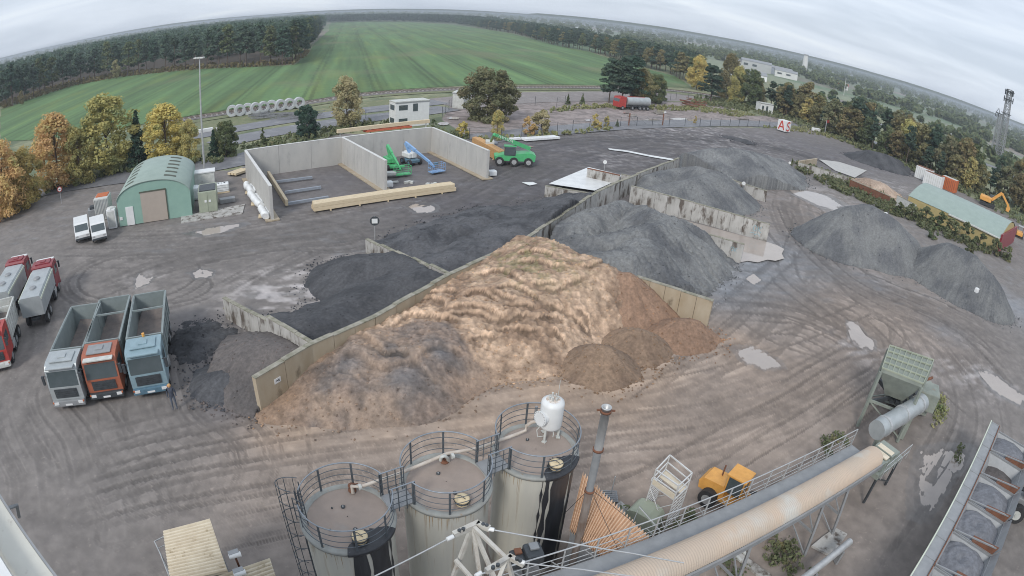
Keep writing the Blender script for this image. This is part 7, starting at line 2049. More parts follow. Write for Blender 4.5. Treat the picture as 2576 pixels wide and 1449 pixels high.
fence('wire fence with dark posts around the far apron left of the pine group', [(1112, 295), (1136, 268), (1200, 262), (1290, 263), (1400, 268), (1440, 258)], 2.2, 4)
fence('wire fence along the near side of the access road', [(1180, 352), (1260, 351), (1360, 337), (1440, 328), (1560, 318), (1640, 316), (1760, 317), (1880, 318), (1960, 322), (2060, 335)], 2.0, 4)
fence('low wire fence beside the lower road behind the bays', [(920, 298), (1000, 288), (1090, 276)], 1.8, 5)
fence('thin fence on the far apron right of the tanker', [(1655, 258), (1700, 250), (1760, 252)], 2.2, 5)
t = thing('yard_gate', 'braced steel gate between two dark posts in the access road fence', 'gate', P(1620, 312))
a_, b_ = P(1581, 316), P(1666, 315)
mb = MB()
for q in (a_, b_): mb.beam(q, q + Vector((0, 0, 2.7)), .25, .25)
mb.many('gate_post', M['rust'], t, world=True); mb = MB()
for z in (.3, 1.1, 1.9): mb.beam(a_ + Vector((0, 0, z)), b_ + Vector((0, 0, z)), .06, .07)
for f in (0, .25, .5, .75): mb.beam(a_.lerp(b_, f) + Vector((0, 0, 1.9)), a_.lerp(b_, f + .25) + Vector((0, 0, .3)), .05, .05)
mb.build('gate_leaf', M['grey'], t, world=True)

# ------------------------------------------------------------------ right side: low box walls, long green roof, containers
wall('low_wall', 'pale low wall running along the hedge from the white marker', P(2010, 408, 1.3), P(2136, 447, 1.3), 1.3, 1.3, .3, 'conc_old', cap=.05, panel=2.5, jog=.05)
wall('low_wall', 'short pale low wall returning at the far end of the walled box', P(2010, 405, 1.3), P(2055, 398, 1.3), 1.3, 1.3, .3, 'conc_sand', panel=3)
wall('low_wall', 'dark rusty low wall holding the small yellow sand heap', P(2140, 452, 1.5), P(2240, 495, 1.5), 1.5, 1.5, .3, 'rust', cap=.05, panel=1.6, jog=.04)
wall('low_wall', 'stained white low wall left of the long green roof', P(2258, 492, 1.8), P(2305, 516, 1.8), 1.8, 1.8, .3, 'offwhite', cap=.06, panel=2)
sheet('pale_slab_floor', UV([(2060, 402), (2110, 408), (2180, 430), (2150, 448), (2100, 430)]), .1, M['conc_new'])
g0_, g1_ = P(2285, 493, 2.4), P(2516, 600, 2.4)     # yard side eaves
dvec = (g1_ - g0_); Lg = dvec.length; dvec.normalize(); ng = Vector((-dvec.y, dvec.x, 0)); Wg = 16.0
t = thing('long_shed', 'long low shed with pale green curved roof, white gutter and yellow side wall', 'shed', (g0_.x, g0_.y, 0), math.atan2(dvec.y, dvec.x))
mb = MB(); K_ = int(Lg / .6); vs = []; fs = []
n_ = 12
for i in range(K_ + 1):
    for j in range(n_ + 1):
        f = j / n_; vs.append((Lg * i / K_, Wg * f, 1.2 + 3.4 * math.sin(math.pi * (.12 + .76 * f)) + (.03 if i % 2 else 0)))
for i in range(K_):
    for j in range(n_): k = i * (n_ + 1) + j; fs.append((k, k + 1, k + n_ + 2, k + n_ + 1))
mb.add(vs, fs, False); mb.build('roof', M['green_roof'], t)
mb = MB(); mb.extr([(.02, 0), (Wg - .02, 0), (Wg - .02, 2.35), (Wg * .7, 4.1), (Wg * .5, 4.45), (Wg * .3, 4.1), (.02, 2.35)], Lg - .1, Matrix.Translation((Lg / 2, 0, 0)) @ Matrix.Rotation(R(90), 4, 'Z'))
M['yellowwall'] = mat('mustard_wall', (.45, .36, .16), (.38, .31, .14), 1, rough=.7); mb.build('walls', M['yellowwall'], t)
mb = MB(); mb.box((Lg * .72, -.12, 2.35), (Lg * .55, .35, .25), bev=.05); mb.build('gutter', M['offwhite'], t)
mb = MB(); mb.box((Lg + .15, Wg / 2, 1.6), (.35, Wg - .3, 3.1)); mb.build('end_frame', M['darkred'], t)
for (u, v_, L_, m, lab) in ((2322, 452, 4.5, 'white', 'white container behind the long green roof, left one'), (2345, 468, 5.0, 'white', 'white container with dark hatch behind the long green roof'), (2385, 478, 4.2, 'orange', 'rusty orange container behind the long green roof')):
    p = P(u, v_); t = thing('container', lab, 'container', (p.x, p.y, 0), math.atan2(dvec.y, dvec.x), 'containers behind the long shed')
    mb = MB(); mb.box((0, 0, 1.5), (L_, 2.4, 3.0), bev=.04); mb.build('body', M[m], t)
    mb = MB()
    for k in range(8): mb.box((-L_ / 2 + .4 + k * (L_ - .8) / 7, -1.22, 1.5), (.08, .06, 2.6))
    mb.build('ribs', M['offwhite' if m == 'white' else 'rust'], t)
    mb = MB(); mb.box((0, 0, 3.04), (L_ - .3, 2.1, .06)); mb.build('roof_plate', M['rust' if m == 'white' else 'offwhite'], t)

# ================================================================== VEGETATION
def leaf_mesh(name, cent, rad, per, size, seed, flat=1.0, tri=False, up=.3):
    """leaf clumps: small quads scattered through each clump's volume"""
    r_ = np.random.RandomState(seed); n = len(cent) * per
    c = np.repeat(np.array(cent), per, 0); rd = np.repeat(np.array(rad), per, 0)
    d = r_.normal(size=(n, 3)); d /= np.linalg.norm(d, axis=1)[:, None]
    k = r_.uniform(.35, 1, (n, 1)) ** .5
    p = c + d * k * rd
    nrm = d * .7 + r_.normal(size=(n, 3)) * .55 + np.array([0, 0, up]); nrm /= np.linalg.norm(nrm, axis=1)[:, None]
    t = np.cross(nrm, r_.normal(size=(n, 3))); t /= np.linalg.norm(t, axis=1)[:, None]; b = np.cross(nrm, t)
    s = size * r_.uniform(.5, 1.25, (n, 1))
    V = np.stack([p - t * s - b * s * .6, p + t * s * .8 - b * s * .5, p + t * s + b * s * .6, p - t * s * .7 + b * s * .55], 1).reshape(-1, 3)
    return mesh_np(name, V, np.arange(len(V)).reshape(-1, 4), None, smooth=False, link=False)


def trunk_mesh(name, h, r, limbs, seed, lean=.0):
    r_ = random.Random(seed); m = MB()
    pts = [(lean * h * f * f + r_.gauss(0, .03 * h * f * .3), r_.gauss(0, .01 * h), h * f) for f in (0, .25, .5, .75, 1)]; pts[0] = (0, 0, -.2)
    m.tube(pts, r, 7, r2=r * .3)
    for (z, L, a, e) in limbs:
        x0 = lean * h * (z / h) ** 2; m.tube([(x0, 0, z), (x0 + L * .5 * math.cos(a), L * .5 * math.sin(a), z + L * e * .4), (x0 + L * math.cos(a), L * math.sin(a), z + L * e)], r * .4, 5, r2=r * .08)
    o = m.build(name, M['bark']); me = o.data; bpy.data.objects.remove(o); return me


def kind_pine(seed, H=14.0, dense=1.0, low=.42, size=.34, per=70, wide=1.0):
    r_ = np.random.RandomState(seed); ce = []; ra = []; limbs = []
    for i in range(int(24 * dense)):
        f = r_.uniform(low, 1) ** .9; z = H * f; R_ = H * .19 * wide * (1 - ((f - low) / (1 - low)) ** 2.2 * .85) * r_.uniform(.35, 1); a = r_.uniform(0, 6.28)
        ce.append((R_ * math.cos(a), R_ * math.sin(a), z)); s = H * .085 * r_.uniform(.7, 1.3); ra.append((s * wide, s * wide, s * .55))
        if i % 2 == 0: limbs.append((z * .93, R_, a, .25))
    ce.append((0, 0, H * .97)); ra.append((H * .05, H * .05, H * .05))
    return (leaf_mesh('crown', ce, ra, per, size, seed, up=.8), trunk_mesh('trunk', H * .95, H * .013 + .04, limbs, seed, .02), H)


def kind_leaf(seed, H=10.0, base=.12, size=.3, per=70, n=46, w=.34, col=1.0, round_=1.0):
    r_ = np.random.RandomState(seed); ce = []; ra = []; limbs = []
    for i in range(n):
        f = r_.uniform(0, 1); z = H * (base + (1 - base) * f * .96); prof = math.sin(math.pi * min(1, (f * .86 + .13))) ** (.6 / round_) 
        a = r_.uniform(0, 6.28); q = r_.uniform(.15, 1) ** .5; R_ = H * w * prof * q * r_.uniform(.7, 1.1)
        ce.append((R_ * math.cos(a), R_ * math.sin(a), z)); s = H * .10 * r_.uniform(.6, 1.25); ra.append((s, s, s * .85))
        if i % 3 == 0: limbs.append((max(.3, z * .6), R_, a, max(.3, (z * .4) / max(R_, .3))))
    return (leaf_mesh('crown', ce, ra, per, size, seed), trunk_mesh('trunk', H * .8, H * .014 + .03, limbs[:12], seed), H)


def kind_fir(seed, H=8.0, size=.22, per=60):
    r_ = np.random.RandomState(seed); ce = []; ra = []
    for k in range(9):
        f = k / 8; R_ = H * .24 * (1 - f) + .15
        for j in range(max(2, int(6 * (1 - f)) + 1)):
            a = r_.uniform(0, 6.28); ce.append((R_ * .6 * math.cos(a), R_ * .6 * math.sin(a), H * (.08 + .9 * f))); ra.append((R_ * .55 + .1, R_ * .55 + .1, H * .06))
    return (leaf_mesh('crown', ce, ra, per, size, seed, up=.7), trunk_mesh('trunk', H * .95, .1, [], seed), H)


HAZE = 0.00036
PINE = [kind_pine(100 + i, 14, 1.0, .36, .36, 62) for i in range(4)]
PINEW = [kind_pine(120 + i, 12, 1.5, .22, .26, 130, 1.35) for i in range(3)]
PINEF = [kind_pine(140 + i, 16, 1.15, .2 if i % 2 else .32, .52, 40, 1.15) for i in range(4)]
BROAD = [kind_leaf(160 + i, 9.5, .05, .15, 170, 72, .33) for i in range(4)]
BROADR = [kind_leaf(180 + i, 10, .0, .17, 190, 96, .42, round_=1.5) for i in range(2)]
BROADF = [kind_leaf(190 + i, 12, .12, .34, 60, 46, .27) for i in range(4)]
FIR = [kind_fir(200 + i) for i in range(2)]
BUSH = [kind_leaf(210 + i, 3.2, .02, .15, 60, 26, .42) for i in range(3)]
TREES = []
_proto = {}


def tree(kindset, i, loc, H, leaf_, label, name='tree', group=None, cat='tree', rot=None, wide=1.0):
    cm, tm, h0_ = kindset[i % len(kindset)]
    s = H / h0_; t = thing(name, label, cat, loc, rot if rot is not None else random.uniform(0, 6.28), group)
    t.scale = (s * wide, s * wide, s)
    key = (cm.name, leaf_)
    if key not in _proto:
        m2 = cm.copy(); m2.materials.clear(); m2.materials.append(LF[leaf_]); _proto[key] = m2
    for n, me in (('crown', _proto[key]), ('trunk', tm)):
        o = bpy.data.objects.new(n, me); COL.objects.link(o); o.parent = t
    return t


def at(u, v, z=0): p = P(u, v, z); return (p.x, p.y, 0)


def height(u, vb_, ut, vt):
    g_ = P(u, vb_); r_ = ray(ut, vt); return CAM_H + r_[2] * math.hypot(g_.x, g_.y) / math.hypot(r_[0], r_[1])


# individual trees: base point, top point, kind, leaf, label, name
T_ = [
    (BROAD, 20, 545, 12, 352, 'orange', 'orange leaved tree at the left edge, nearest of the autumn row', 1.1),
    (BROAD, 75, 520, 62, 372, 'gold', 'golden tree second from the left edge in the autumn row', 1.1),
    (BROAD, 150, 470, 138, 287, 'orange', 'tall orange tree left of the hall in the autumn row', 1.25),
    (BROAD, 205, 462, 196, 318, 'yellow', 'small yellow green tree between the orange tree and the tallest yellow tree', 1.0),
    (BROAD, 275, 432, 262, 236, 'yellow', 'tallest yellow green tree behind the green hall', 1.3),
    (FIR, 350, 420, 336, 283, 'pinedark', 'dark green conifer behind the hall roof'),
    (BROAD, 420, 405, 405, 265, 'gold', 'broad golden tree left of the lighting mast', 1.45),
    (BROAD, 480, 410, 478, 302, 'yellow', 'yellow tree just left of the lighting mast', .9),
    (BROADR, 570, 392, 560, 306, 'green', 'small dark green tree just right of the lighting mast'),
    (FIR, 540, 400, 532, 330, 'pinedark', 'short conifer at the right foot of the lighting mast'),
    (FIR, 662, 366, 659, 322, 'green', 'little dark conifer behind the left concrete bay'),
    (BROADR, 772, 345, 762, 266, 'pinedark', 'dark bushy pine in front of the concrete rings'),
    (BROAD, 872, 318, 868, 192, 'willow', 'tall pale willow behind the concrete bays', .95),
    (BROADR, 1003, 298, 1002, 252, 'green', 'dark shrubby tree left of the site office'),
    (BROADR, 1226, 300, 1222, 170, 'oak', 'big round brownish green tree right of the site office', 1.3),
    (BROAD, 1250, 342, 1246, 276, 'yellow', 'thin yellow birch in front of the big round tree', .8),
    (BUSH, 1162, 345, 1160, 305, 'gold', 'small golden bush beside the right concrete bay wall'),
    (BUSH, 1090, 322, 1098, 300, 'green', 'green bush right of the site office'),
    (BUSH, 1330, 338, 1328, 290, 'orange', 'orange bush left of the pale bush by the road fence', 1.0),
    (BUSH, 1360, 335, 1358, 275, 'willow', 'pale yellow bush by the road fence, right of the orange bush', 1.1),
    (BUSH, 1371, 330, 1371, 301, 'gold', 'tiny golden bush by the road fence'),
    (BUSH, 1500, 322, 1500, 285, 'yellow', 'yellow bush behind the dark yard, left of the tanker'),
    (BUSH, 1525, 320, 1524, 290, 'yellow', 'slim yellow bush right beside the bush left of the tanker', .7),
    (FIR, 1552, 318, 1551, 299, 'green', 'tiny green conifer at the road fence'),
    (BUSH, 1747, 310, 1747, 289, 'gold', 'small golden shrub in front of the long puddle', .6),
    (FIR, 1428, 262, 1428, 236, 'green', 'small conifer on the far apron left of the pine group'),
    (FIR, 1464, 262, 1464, 234, 'green', 'slim conifer beside the pine group'),
    (PINEW, 1531, 258, 1534, 148, 'pine', 'open branched pine, leftmost of the pine group', 1.0),
    (PINEW, 1562, 262, 1560, 144, 'pine', 'tall pine second in the pine group', 1.1),
    (PINEW, 1588, 262, 1588, 143, 'pinedark', 'tall dense pine in the middle of the pine group', 1.1),
    (BROAD, 1610, 262, 1606, 172, 'olive', 'rounded olive tree right of the pine group behind the tanker', 1.2),
    (BROADR, 1648, 258, 1640, 185, 'green', 'dark tree at the right end of the pine group', 1.0),
    (PINEW, 1785, 256, 1786, 165, 'pine', 'large spreading pine standing out before the tree belt', 1.35),
    (BROAD, 1752, 225, 1752, 140, 'gold', 'bright golden tree standing out in the dark tree belt', 1.0),
    (BROAD, 1828, 250, 1832, 135, 'olive', 'tall olive tree right of the golden tree', .8),
    (BROAD, 1850, 262, 1856, 165, 'yellow', 'slim yellow tree before the distant works', .8),
    (BROADR, 1880, 268, 1886, 172, 'green', 'dark tree just left of the white kiosk', .9),
    (BROAD, 1900, 270, 1905, 195, 'olive', 'low olive tree behind the white kiosk', .9),
]
for i, q in enumerate(T_):
    k_, ub, vb__, ut, vt, lf, lab = q[:7]; wd_ = q[7] if len(q) > 7 else 1.0
    bush = k_ is BUSH
    tree(k_, i, at(ub, vb__), max(1.5, height(ub, vb__, ut, vt)), lf, lab, 'bush' if bush else ('pine_tree' if k_ in (PINEW, FIR) else 'tree'), cat='bush' if bush else 'tree', wide=wd_)

# tree belt on the right, two staggered rows; every tree stands on its own
belt = [(1925, 275), (1960, 290), (2000, 300), (2060, 322), (2120, 350), (2180, 372), (2250, 405), (2310, 432), (2370, 458), (2430, 482), (2505, 500), (2570, 535), (2650, 570)]
bc = np.array(catmull([P2(*p) for p in belt], 12)); sg = np.hypot(*np.diff(bc, axis=0).T); LB_ = np.concatenate([[0], np.cumsum(sg)])
rb = random.Random(5); kk = 0
pal = ['pine', 'olive', 'pinedark', 'brown', 'green', 'pine', 'yellow', 'oak', 'green', 'brown', 'pine', 'olive', 'brown', 'pine']
nm = dict(pine='dark pine in the dense tree belt along the right yard edge', pinedark='blackish pine in the dense tree belt along the right yard edge', olive='olive leaved tree in the tree belt along the right yard edge', brown='russet leaved tree in the tree belt along the right yard edge', green='dark green leaved tree in the belt along the right yard edge', yellow='yellowish tree in the tree belt along the right yard edge', oak='brown green oak in the tree belt along the right yard edge')
for row in range(3):
    s = rb.uniform(0, 3)
    while s < LB_[-1]:
        x = np.interp(s, LB_, bc[:, 0]); y = np.interp(s, LB_, bc[:, 1]); j = np.searchsorted(LB_, s); j = min(max(j, 1), len(bc) - 1)
        d = bc[j] - bc[j - 1]; d = d / np.hypot(*d); n_ = np.array([-d[1], d[0]]); n_ = n_ if n_ @ np.array([x, y]) > 0 else -n_
        o_ = row * 4.5 + rb.uniform(-1.2, 1.5); lf = pal[(kk * 5 + row * 3) % len(pal)]
        hh = rb.uniform(9.0, 13.5) * (1.0 if row else .82)
        tree(PINE if lf in ('pine', 'pinedark') else BROADF, kk, (x + n_[0] * o_, y + n_[1] * o_, 0), hh, lf, nm[lf], 'pine_tree' if 'pine' in lf else 'tree', group=lf + ' trees of the right tree belt', wide=rb.uniform(.95, 1.35))
        s += rb.uniform(3.8, 6.2); kk += 1
# belt along the far side of the field and beyond the railway bend
def rowof(pts, rows, step, kindset, leafs, H0, H1, lab, grp, off=6, name='pine_tree', seed=1, wide=(1, 1.4), side=1):
    c = np.array(catmull([P2(*p) for p in pts], 12)); sg = np.hypot(*np.diff(c, axis=0).T); L_ = np.concatenate([[0], np.cumsum(sg)]); r_ = random.Random(seed); n = 0
    for row in range(rows):
        s = r_.uniform(0, step)
        while s < L_[-1]:
            x = np.interp(s, L_, c[:, 0]); y = np.interp(s, L_, c[:, 1]); j = min(max(np.searchsorted(L_, s), 1), len(c) - 1); d = c[j] - c[j - 1]; d = d / (np.hypot(*d) + 1e-9); nn_ = np.array([-d[1], d[0]]) * side
            o_ = row * off + r_.uniform(-.3, .3) * off; lf = r_.choice(leafs); tree(kindset, r_.randrange(99), (x + nn_[0] * o_, y + nn_[1] * o_, 0), r_.uniform(H0, H1), lf, lab.get(lf, lab['*']) if isinstance(lab, dict) else lab, name if 'pine' in lf else 'tree', group=(grp + ', ' + lf) if isinstance(lab, dict) else grp, wide=r_.uniform(*wide)); n += 1
            s += step * r_.uniform(.7, 1.3) * (1 + math.hypot(x, y) / 900)
    return n


lb_ = {'pine': 'dark pine in the wood between green field and far plain', 'pinedark': 'blackish pine in the wood between green field and far plain', 'green': 'dark green broad tree in the wood between green field and far plain', 'olive': 'olive tree in the wood between green field and far plain', '*': 'tree in the wood'}
n1_ = rowof([(1738, 212), (1690, 188), (1580, 158), (1490, 131), (1400, 114), (1290, 84), (1200, 70)], 2, 5.0, PINEF, ['pine', 'pinedark', 'green', 'pine', 'olive'], 9.5, 13.5, lb_, 'wood beside the green field', 7, seed=3, side=-1)
# left wood: front rows singly, the closed canopy behind as one mass
lw = {'pine': 'dark pine at the edge of the left wood above the field', 'pinedark': 'blackish pine at the edge of the left wood above the field', 'green': 'dark green tree at the edge of the left wood above the field', '*': 'tree at the edge of the left wood'}
LWP = [(-340, 205), P2(0, 274), P2(80, 248), P2(187, 214), P2(300, 193), P2(500, 173), P2(644, 167), P2(741, 161), P2(777, 132), P2(787, 109), P2(812, 84), P2(824, 76)]
c = np.array(catmull(LWP, 10)); sg = np.hypot(*np.diff(c, axis=0).T); L_ = np.concatenate([[0], np.cumsum(sg)]); r_ = random.Random(9); n2_ = 0
for row in range(1):
    s = 2.0
    while s < L_[-1] and s < 620:
        x = np.interp(s, L_, c[:, 0]); y = np.interp(s, L_, c[:, 1]); j = min(max(np.searchsorted(L_, s), 1), len(c) - 1); d = c[j] - c[j - 1]; d = d / (np.hypot(*d) + 1e-9); nn_ = np.array([-d[1], d[0]])
        if nn_ @ np.array([x, y]) < 0 and s < 300: nn_ = -nn_
        o_ = 3 + row * 5.5 + r_.uniform(-1.5, 1.5); lf = r_.choice(['pine', 'pinedark', 'pine', 'pine', 'green']); px_, py_ = x + nn_[0] * o_, y + nn_[1] * o_
        tree(PINEF, r_.randrange(99), (px_, py_, 0), r_.uniform(15.0, 18.5), lf, lw[lf], 'tree' if lf == 'green' else 'pine_tree', group='edge of the left wood, ' + lf, wide=r_.uniform(.9, 1.2)); n2_ += 1
        s += r_.uniform(5, 7.5)
for (u, v_, lab, H_) in ((585 // 2, 196, 'pale yellow birch at the foot of the left wood edge', 9), (55, 262, 'small russet tree at the foot of the left wood', 6)): tree(BROADF, 1, at(u, v_ + 2), H_, 'willow' if H_ > 8 else 'brown', lab)


def mass(name, label, poly, step, H0, H1, size, lf, per=34, seed=1, cat='wood', maxn=1600, nclump=5, bias=0.0):
    r_ = np.random.RandomState(seed); p = np.array(poly); x0, y0 = p.min(0); x1, y1 = p.max(0)
    n = min(200000, int((x1 - x0) * (y1 - y0) / step ** 2)); X_ = r_.uniform(x0, x1, n); Y_ = r_.uniform(y0, y1, n); k = inpoly(X_, Y_, poly); X_, Y_ = X_[k][:maxn], Y_[k][:maxn]
    ce = []; ra = []
    for x, y in zip(X_, Y_):
        H_ = r_.uniform(H0, H1)
        for q in range(nclump):
            f = 1 - q / nclump * .75; w_ = H_ * .17; ce.append((x + r_.normal(0, w_ * .5), y + r_.normal(0, w_ * .5), H_ * f - w_ * .4)); ra.append((w_ * (1.1 - .4 * (q == 0)), w_ * (1.1 - .4 * (q == 0)), H_ * .11))
    me = leaf_mesh(name, ce, ra, per, size, seed, up=.6); me.materials.append(LF[lf]); o = bpy.data.objects.new(name, me); COL.objects.link(o)
    return tag(o, label, cat, kind='stuff')


LM = [(-350, 212), (-228, 203), (-226, 234), (-196, 246), (-146, 245), (-112, 239), (-103, 241), (-122, 300), (-154, 392), (-236, 670), (-420, 1215), (-640, 1250), (-560, 760), (-520, 420), (-600, 300)]
M['floor'] = mat('forest_floor', (.10, .075, .055), (.07, .06, .045), .3, rough=.95)
sheet('forest_floor', [(-345, 208), (-226, 200), (-222, 232), (-194, 243), (-146, 242), (-111, 235), (-97, 237)] + LM[7:], .1, M['floor'])
mass('pine_wood', 'closed canopy of the dark pine wood left of the field', LM, 6.5, 15.5, 18.5, .75, 'pine', 30, 4, maxn=2200)
mass('far_wood', 'distant strip of wood closing the far end of the field', [P2(829, 57.5), P2(1000, 54.5), P2(1140, 60), P2(1180, 66), (-60, 1250), (-330, 1650), (-620, 1650)], 9, 13, 16, 1.5, 'pine', 22, 5, maxn=1500)
mass('pine_wood', 'closed rows of trees behind the edge of the wood right of the field', UV([(1745, 202), (1700, 180), (1590, 150), (1500, 123), (1410, 107), (1300, 78), (1300, 74), (1410, 100), (1500, 113), (1600, 136), (1710, 162), (1760, 185)]), 6, 9.5, 13, .55, 'pine', 34, 14, maxn=900)
mass('far_wood', 'distant wood strip behind the belt right of the field', [(-130, 1030), (-12, 690), (30, 520), (60, 540), (10, 760), (-60, 1120)], 8, 11, 14, 1.2, 'pine', 22, 6, maxn=700)
# strips and lines of far trees across the plain
r6 = np.random.RandomState(6); ce = []; ra = []
def far_line(a, b, n, w, H0, H1):
    a, b = np.array(a, float), np.array(b, float)
    for i in range(n):
        p = a + (b - a) * r6.uniform(); H_ = r6.uniform(H0, H1); p = p + r6.normal(0, w, 2); s = H_ * .42
        for q in range(3): ce.append((p[0] + r6.normal(0, s * .6), p[1] + r6.normal(0, s * .6), H_ * (.35 + .25 * q))); ra.append((s, s, H_ * .26))
for az0, az1, rr0, n, w, H0, H1 in ((2, 60, 620, 260, 14, 5, 9), (6, 30, 800, 120, 30, 6, 11), (0, 70, 1000, 240, 22, 7, 12), (-12, 30, 1300, 160, 30, 8, 13), (22, 75, 1450, 220, 40, 9, 14), (0, 80, 2000, 480, 90, 12, 17), (-25, 80, 2700, 900, 160, 14, 22), (-60, -18, 2300, 500, 160, 14, 22), (-30, 85, 3800, 2200, 300, 20, 30), (30, 62, 380, 60, 5, 3, 6), (38, 70, 520, 110, 8, 4, 7), (34, 60, 300, 26, 4, 3, 6)):
    m_ = 8
    for k in range(m_):
        if r6.uniform() < .2: continue
        a0_, a1_ = R(az0 + (az1 - az0) * k / m_), R(az0 + (az1 - az0) * (k + .85) / m_); q0_, q1_ = rr0 * r6.uniform(.9, 1.12), rr0 * r6.uniform(.9, 1.12)
        far_line((q0_ * math.sin(a0_), q0_ * math.cos(a0_)), (q1_ * math.sin(a1_), q1_ * math.cos(a1_)), max(3, n // m_), w, H0, H1)
me = leaf_mesh('distant_trees', ce, ra, 16, 2.2, 61, up=.6); me.materials.append(LF['green']); o = bpy.data.objects.new('distant_trees', me); COL.objects.link(o)
tag(o, 'scattered tree lines and copses on the distant plain', 'trees', kind='stuff')
hl = MB(); vs = []; n_ = 160
for i in range(n_ + 1):
    a = R(-80 + 165 * i / n_); h_ = 26 + 26 * float(fbm(np.array([i * .09]), np.array([3.3]), 3, 5)[0]) + (14 if a > 0 else 0); vs += [(5600 * math.sin(a), 5600 * math.cos(a), -5), (5900 * math.sin(a), 5900 * math.cos(a), h_), (7000 * math.sin(a), 7000 * math.cos(a), h_ * 1.3)]
hl.add(vs, [(3 * i + j, 3 * i + j + 1, 3 * i + j + 4, 3 * i + j + 3) for i in range(n_) for j in range(2)], True)
M['hill'] = mat('wooded_hills', (.07, .09, .065), (.10, .12, .075), .004, rough=.95); tag(hl.build('hills', M['hill']), kind='structure')

# weeds, hedges and ground cover
def cover(name, label, polys, dens, size, h, lf, seed=1, cat='weeds'):
    r_ = np.random.RandomState(seed); ce = []
    for poly in polys:
        pl = UV(poly); p = np.array(pl); x0, y0 = p.min(0); x1, y1 = p.max(0); n = int((x1 - x0) * (y1 - y0) * dens); X_ = r_.uniform(x0, x1, n); Y_ = r_.uniform(y0, y1, n)
        k = inpoly(X_, Y_, pl) & (fbm(X_ * .6, Y_ * .6, 3, seed) > .42); ce += [(x, y, r_.uniform(.1, 1) * h * .5) for x, y in zip(X_[k], Y_[k])]
    me = leaf_mesh(name, ce, [(.3, .3, h * .5)] * len(ce), 12, size, seed, up=.2); me.materials.append(LF[lf]); o = bpy.data.objects.new(name, me); COL.objects.link(o)
    return tag(o, label, cat, kind='stuff')


cover('weeds', 'green weeds growing around the scaffold tower and the orange shed', [[(1510, 1222), (1560, 1215), (1625, 1262), (1640, 1300), (1690, 1345), (1660, 1370), (1600, 1300), (1545, 1262)], [(1680, 1310), (1740, 1290), (1750, 1320), (1700, 1350)], [(1900, 1360), (1960, 1340), (2030, 1390), (2010, 1449), (1950, 1430)], [(1800, 1449), (1840, 1400), (1890, 1449)], [(2010, 1420), (2060, 1410), (2040, 1449)], [(2060, 1090), (2120, 1080), (2130, 1150), (2080, 1180)], [(2400, 1140), (2425, 1120), (2410, 1170)]], 9, .10, .45, 'shrub', 3)
cover('weeds', 'dry grass tufts at the foot of the feed hopper and the wall ends', [[(2350, 1000), (2375, 980), (2380, 1060), (2340, 1090)], [(570, 770), (590, 790), (570, 800)], [(1195, 670), (1240, 650), (1230, 662), (1200, 678)]], 8, .10, .5, 'grass', 4)
cover('weeds', 'rough brown green weeds along the foot of the low walls on the right', [[(1985, 410), (2010, 412), (2140, 455), (2240, 500), (2300, 530), (2330, 560), (2500, 640), (2545, 660), (2530, 640), (2480, 640), (2330, 580), (2200, 520), (2080, 470), (1990, 420)]], 3.2, .22, 1.0, 'shrub', 5)
cover('long_grass', 'dry grass verge along the far apron and under the pine group', [[(1345, 290), (1400, 272), (1480, 264), (1560, 268), (1660, 268), (1760, 268), (1860, 282), (1900, 290), (1860, 294), (1740, 280), (1600, 276), (1480, 274), (1390, 284)], [(1900, 318), (2040, 322), (2110, 345), (2200, 372), (2180, 376), (2060, 340), (1960, 326)], [(1180, 348), (1300, 346), (1420, 334), (1540, 322), (1530, 328), (1420, 341), (1300, 352), (1190, 360)]], 1.6, .24, .8, 'grass', 6, 'grass')
cover('undergrowth', 'low green undergrowth beneath the autumn row left of the hall', [[(0, 560), (0, 500), (100, 480), (250, 440), (420, 412), (560, 395), (560, 410), (440, 424), (300, 440), (180, 470), (90, 505)], [(600, 372), (850, 322), (1000, 300), (1000, 318), (860, 338), (640, 385)], [(1090, 330), (1180, 338), (1180, 350), (1100, 342)]], 1.6, .24, 1.1, 'shrub', 7, 'undergrowth')
cover('undergrowth', 'brush at the foot of the tree belt along the right yard edge', [[(1740, 262), (1900, 284), (2060, 332), (2250, 418), (2400, 480), (2576, 570), (2576, 530), (2400, 445), (2250, 385), (2060, 305), (1900, 262), (1750, 245)]], .7, .4, 1.6, 'shrub', 8, 'undergrowth')
for i, (u, v_, H_, w_) in enumerate(((2255, 540, 3.0, 1.2), (2290, 552, 3.4, 1.2), (2325, 562, 3.6, 1.3), (2355, 575, 4.0, 1.3), (2390, 590, 3.6, 1.4), (2425, 605, 3.8, 1.3), (2460, 625, 3.4, 1.3), (2500, 640, 3.4, 1.3), (2530, 655, 3.0, 1.2), (2345, 600, 2.4, 1.3), (2440, 640, 2.4, 1.3))):
    tree(BUSH, i, at(u, v_), H_ * .8, 'shrub' if i % 3 else 'green', 'leafy grey green shrub in the hedge before the long shed', 'bush', group='shrubs of the hedge before the long shed', cat='bush', wide=w_)

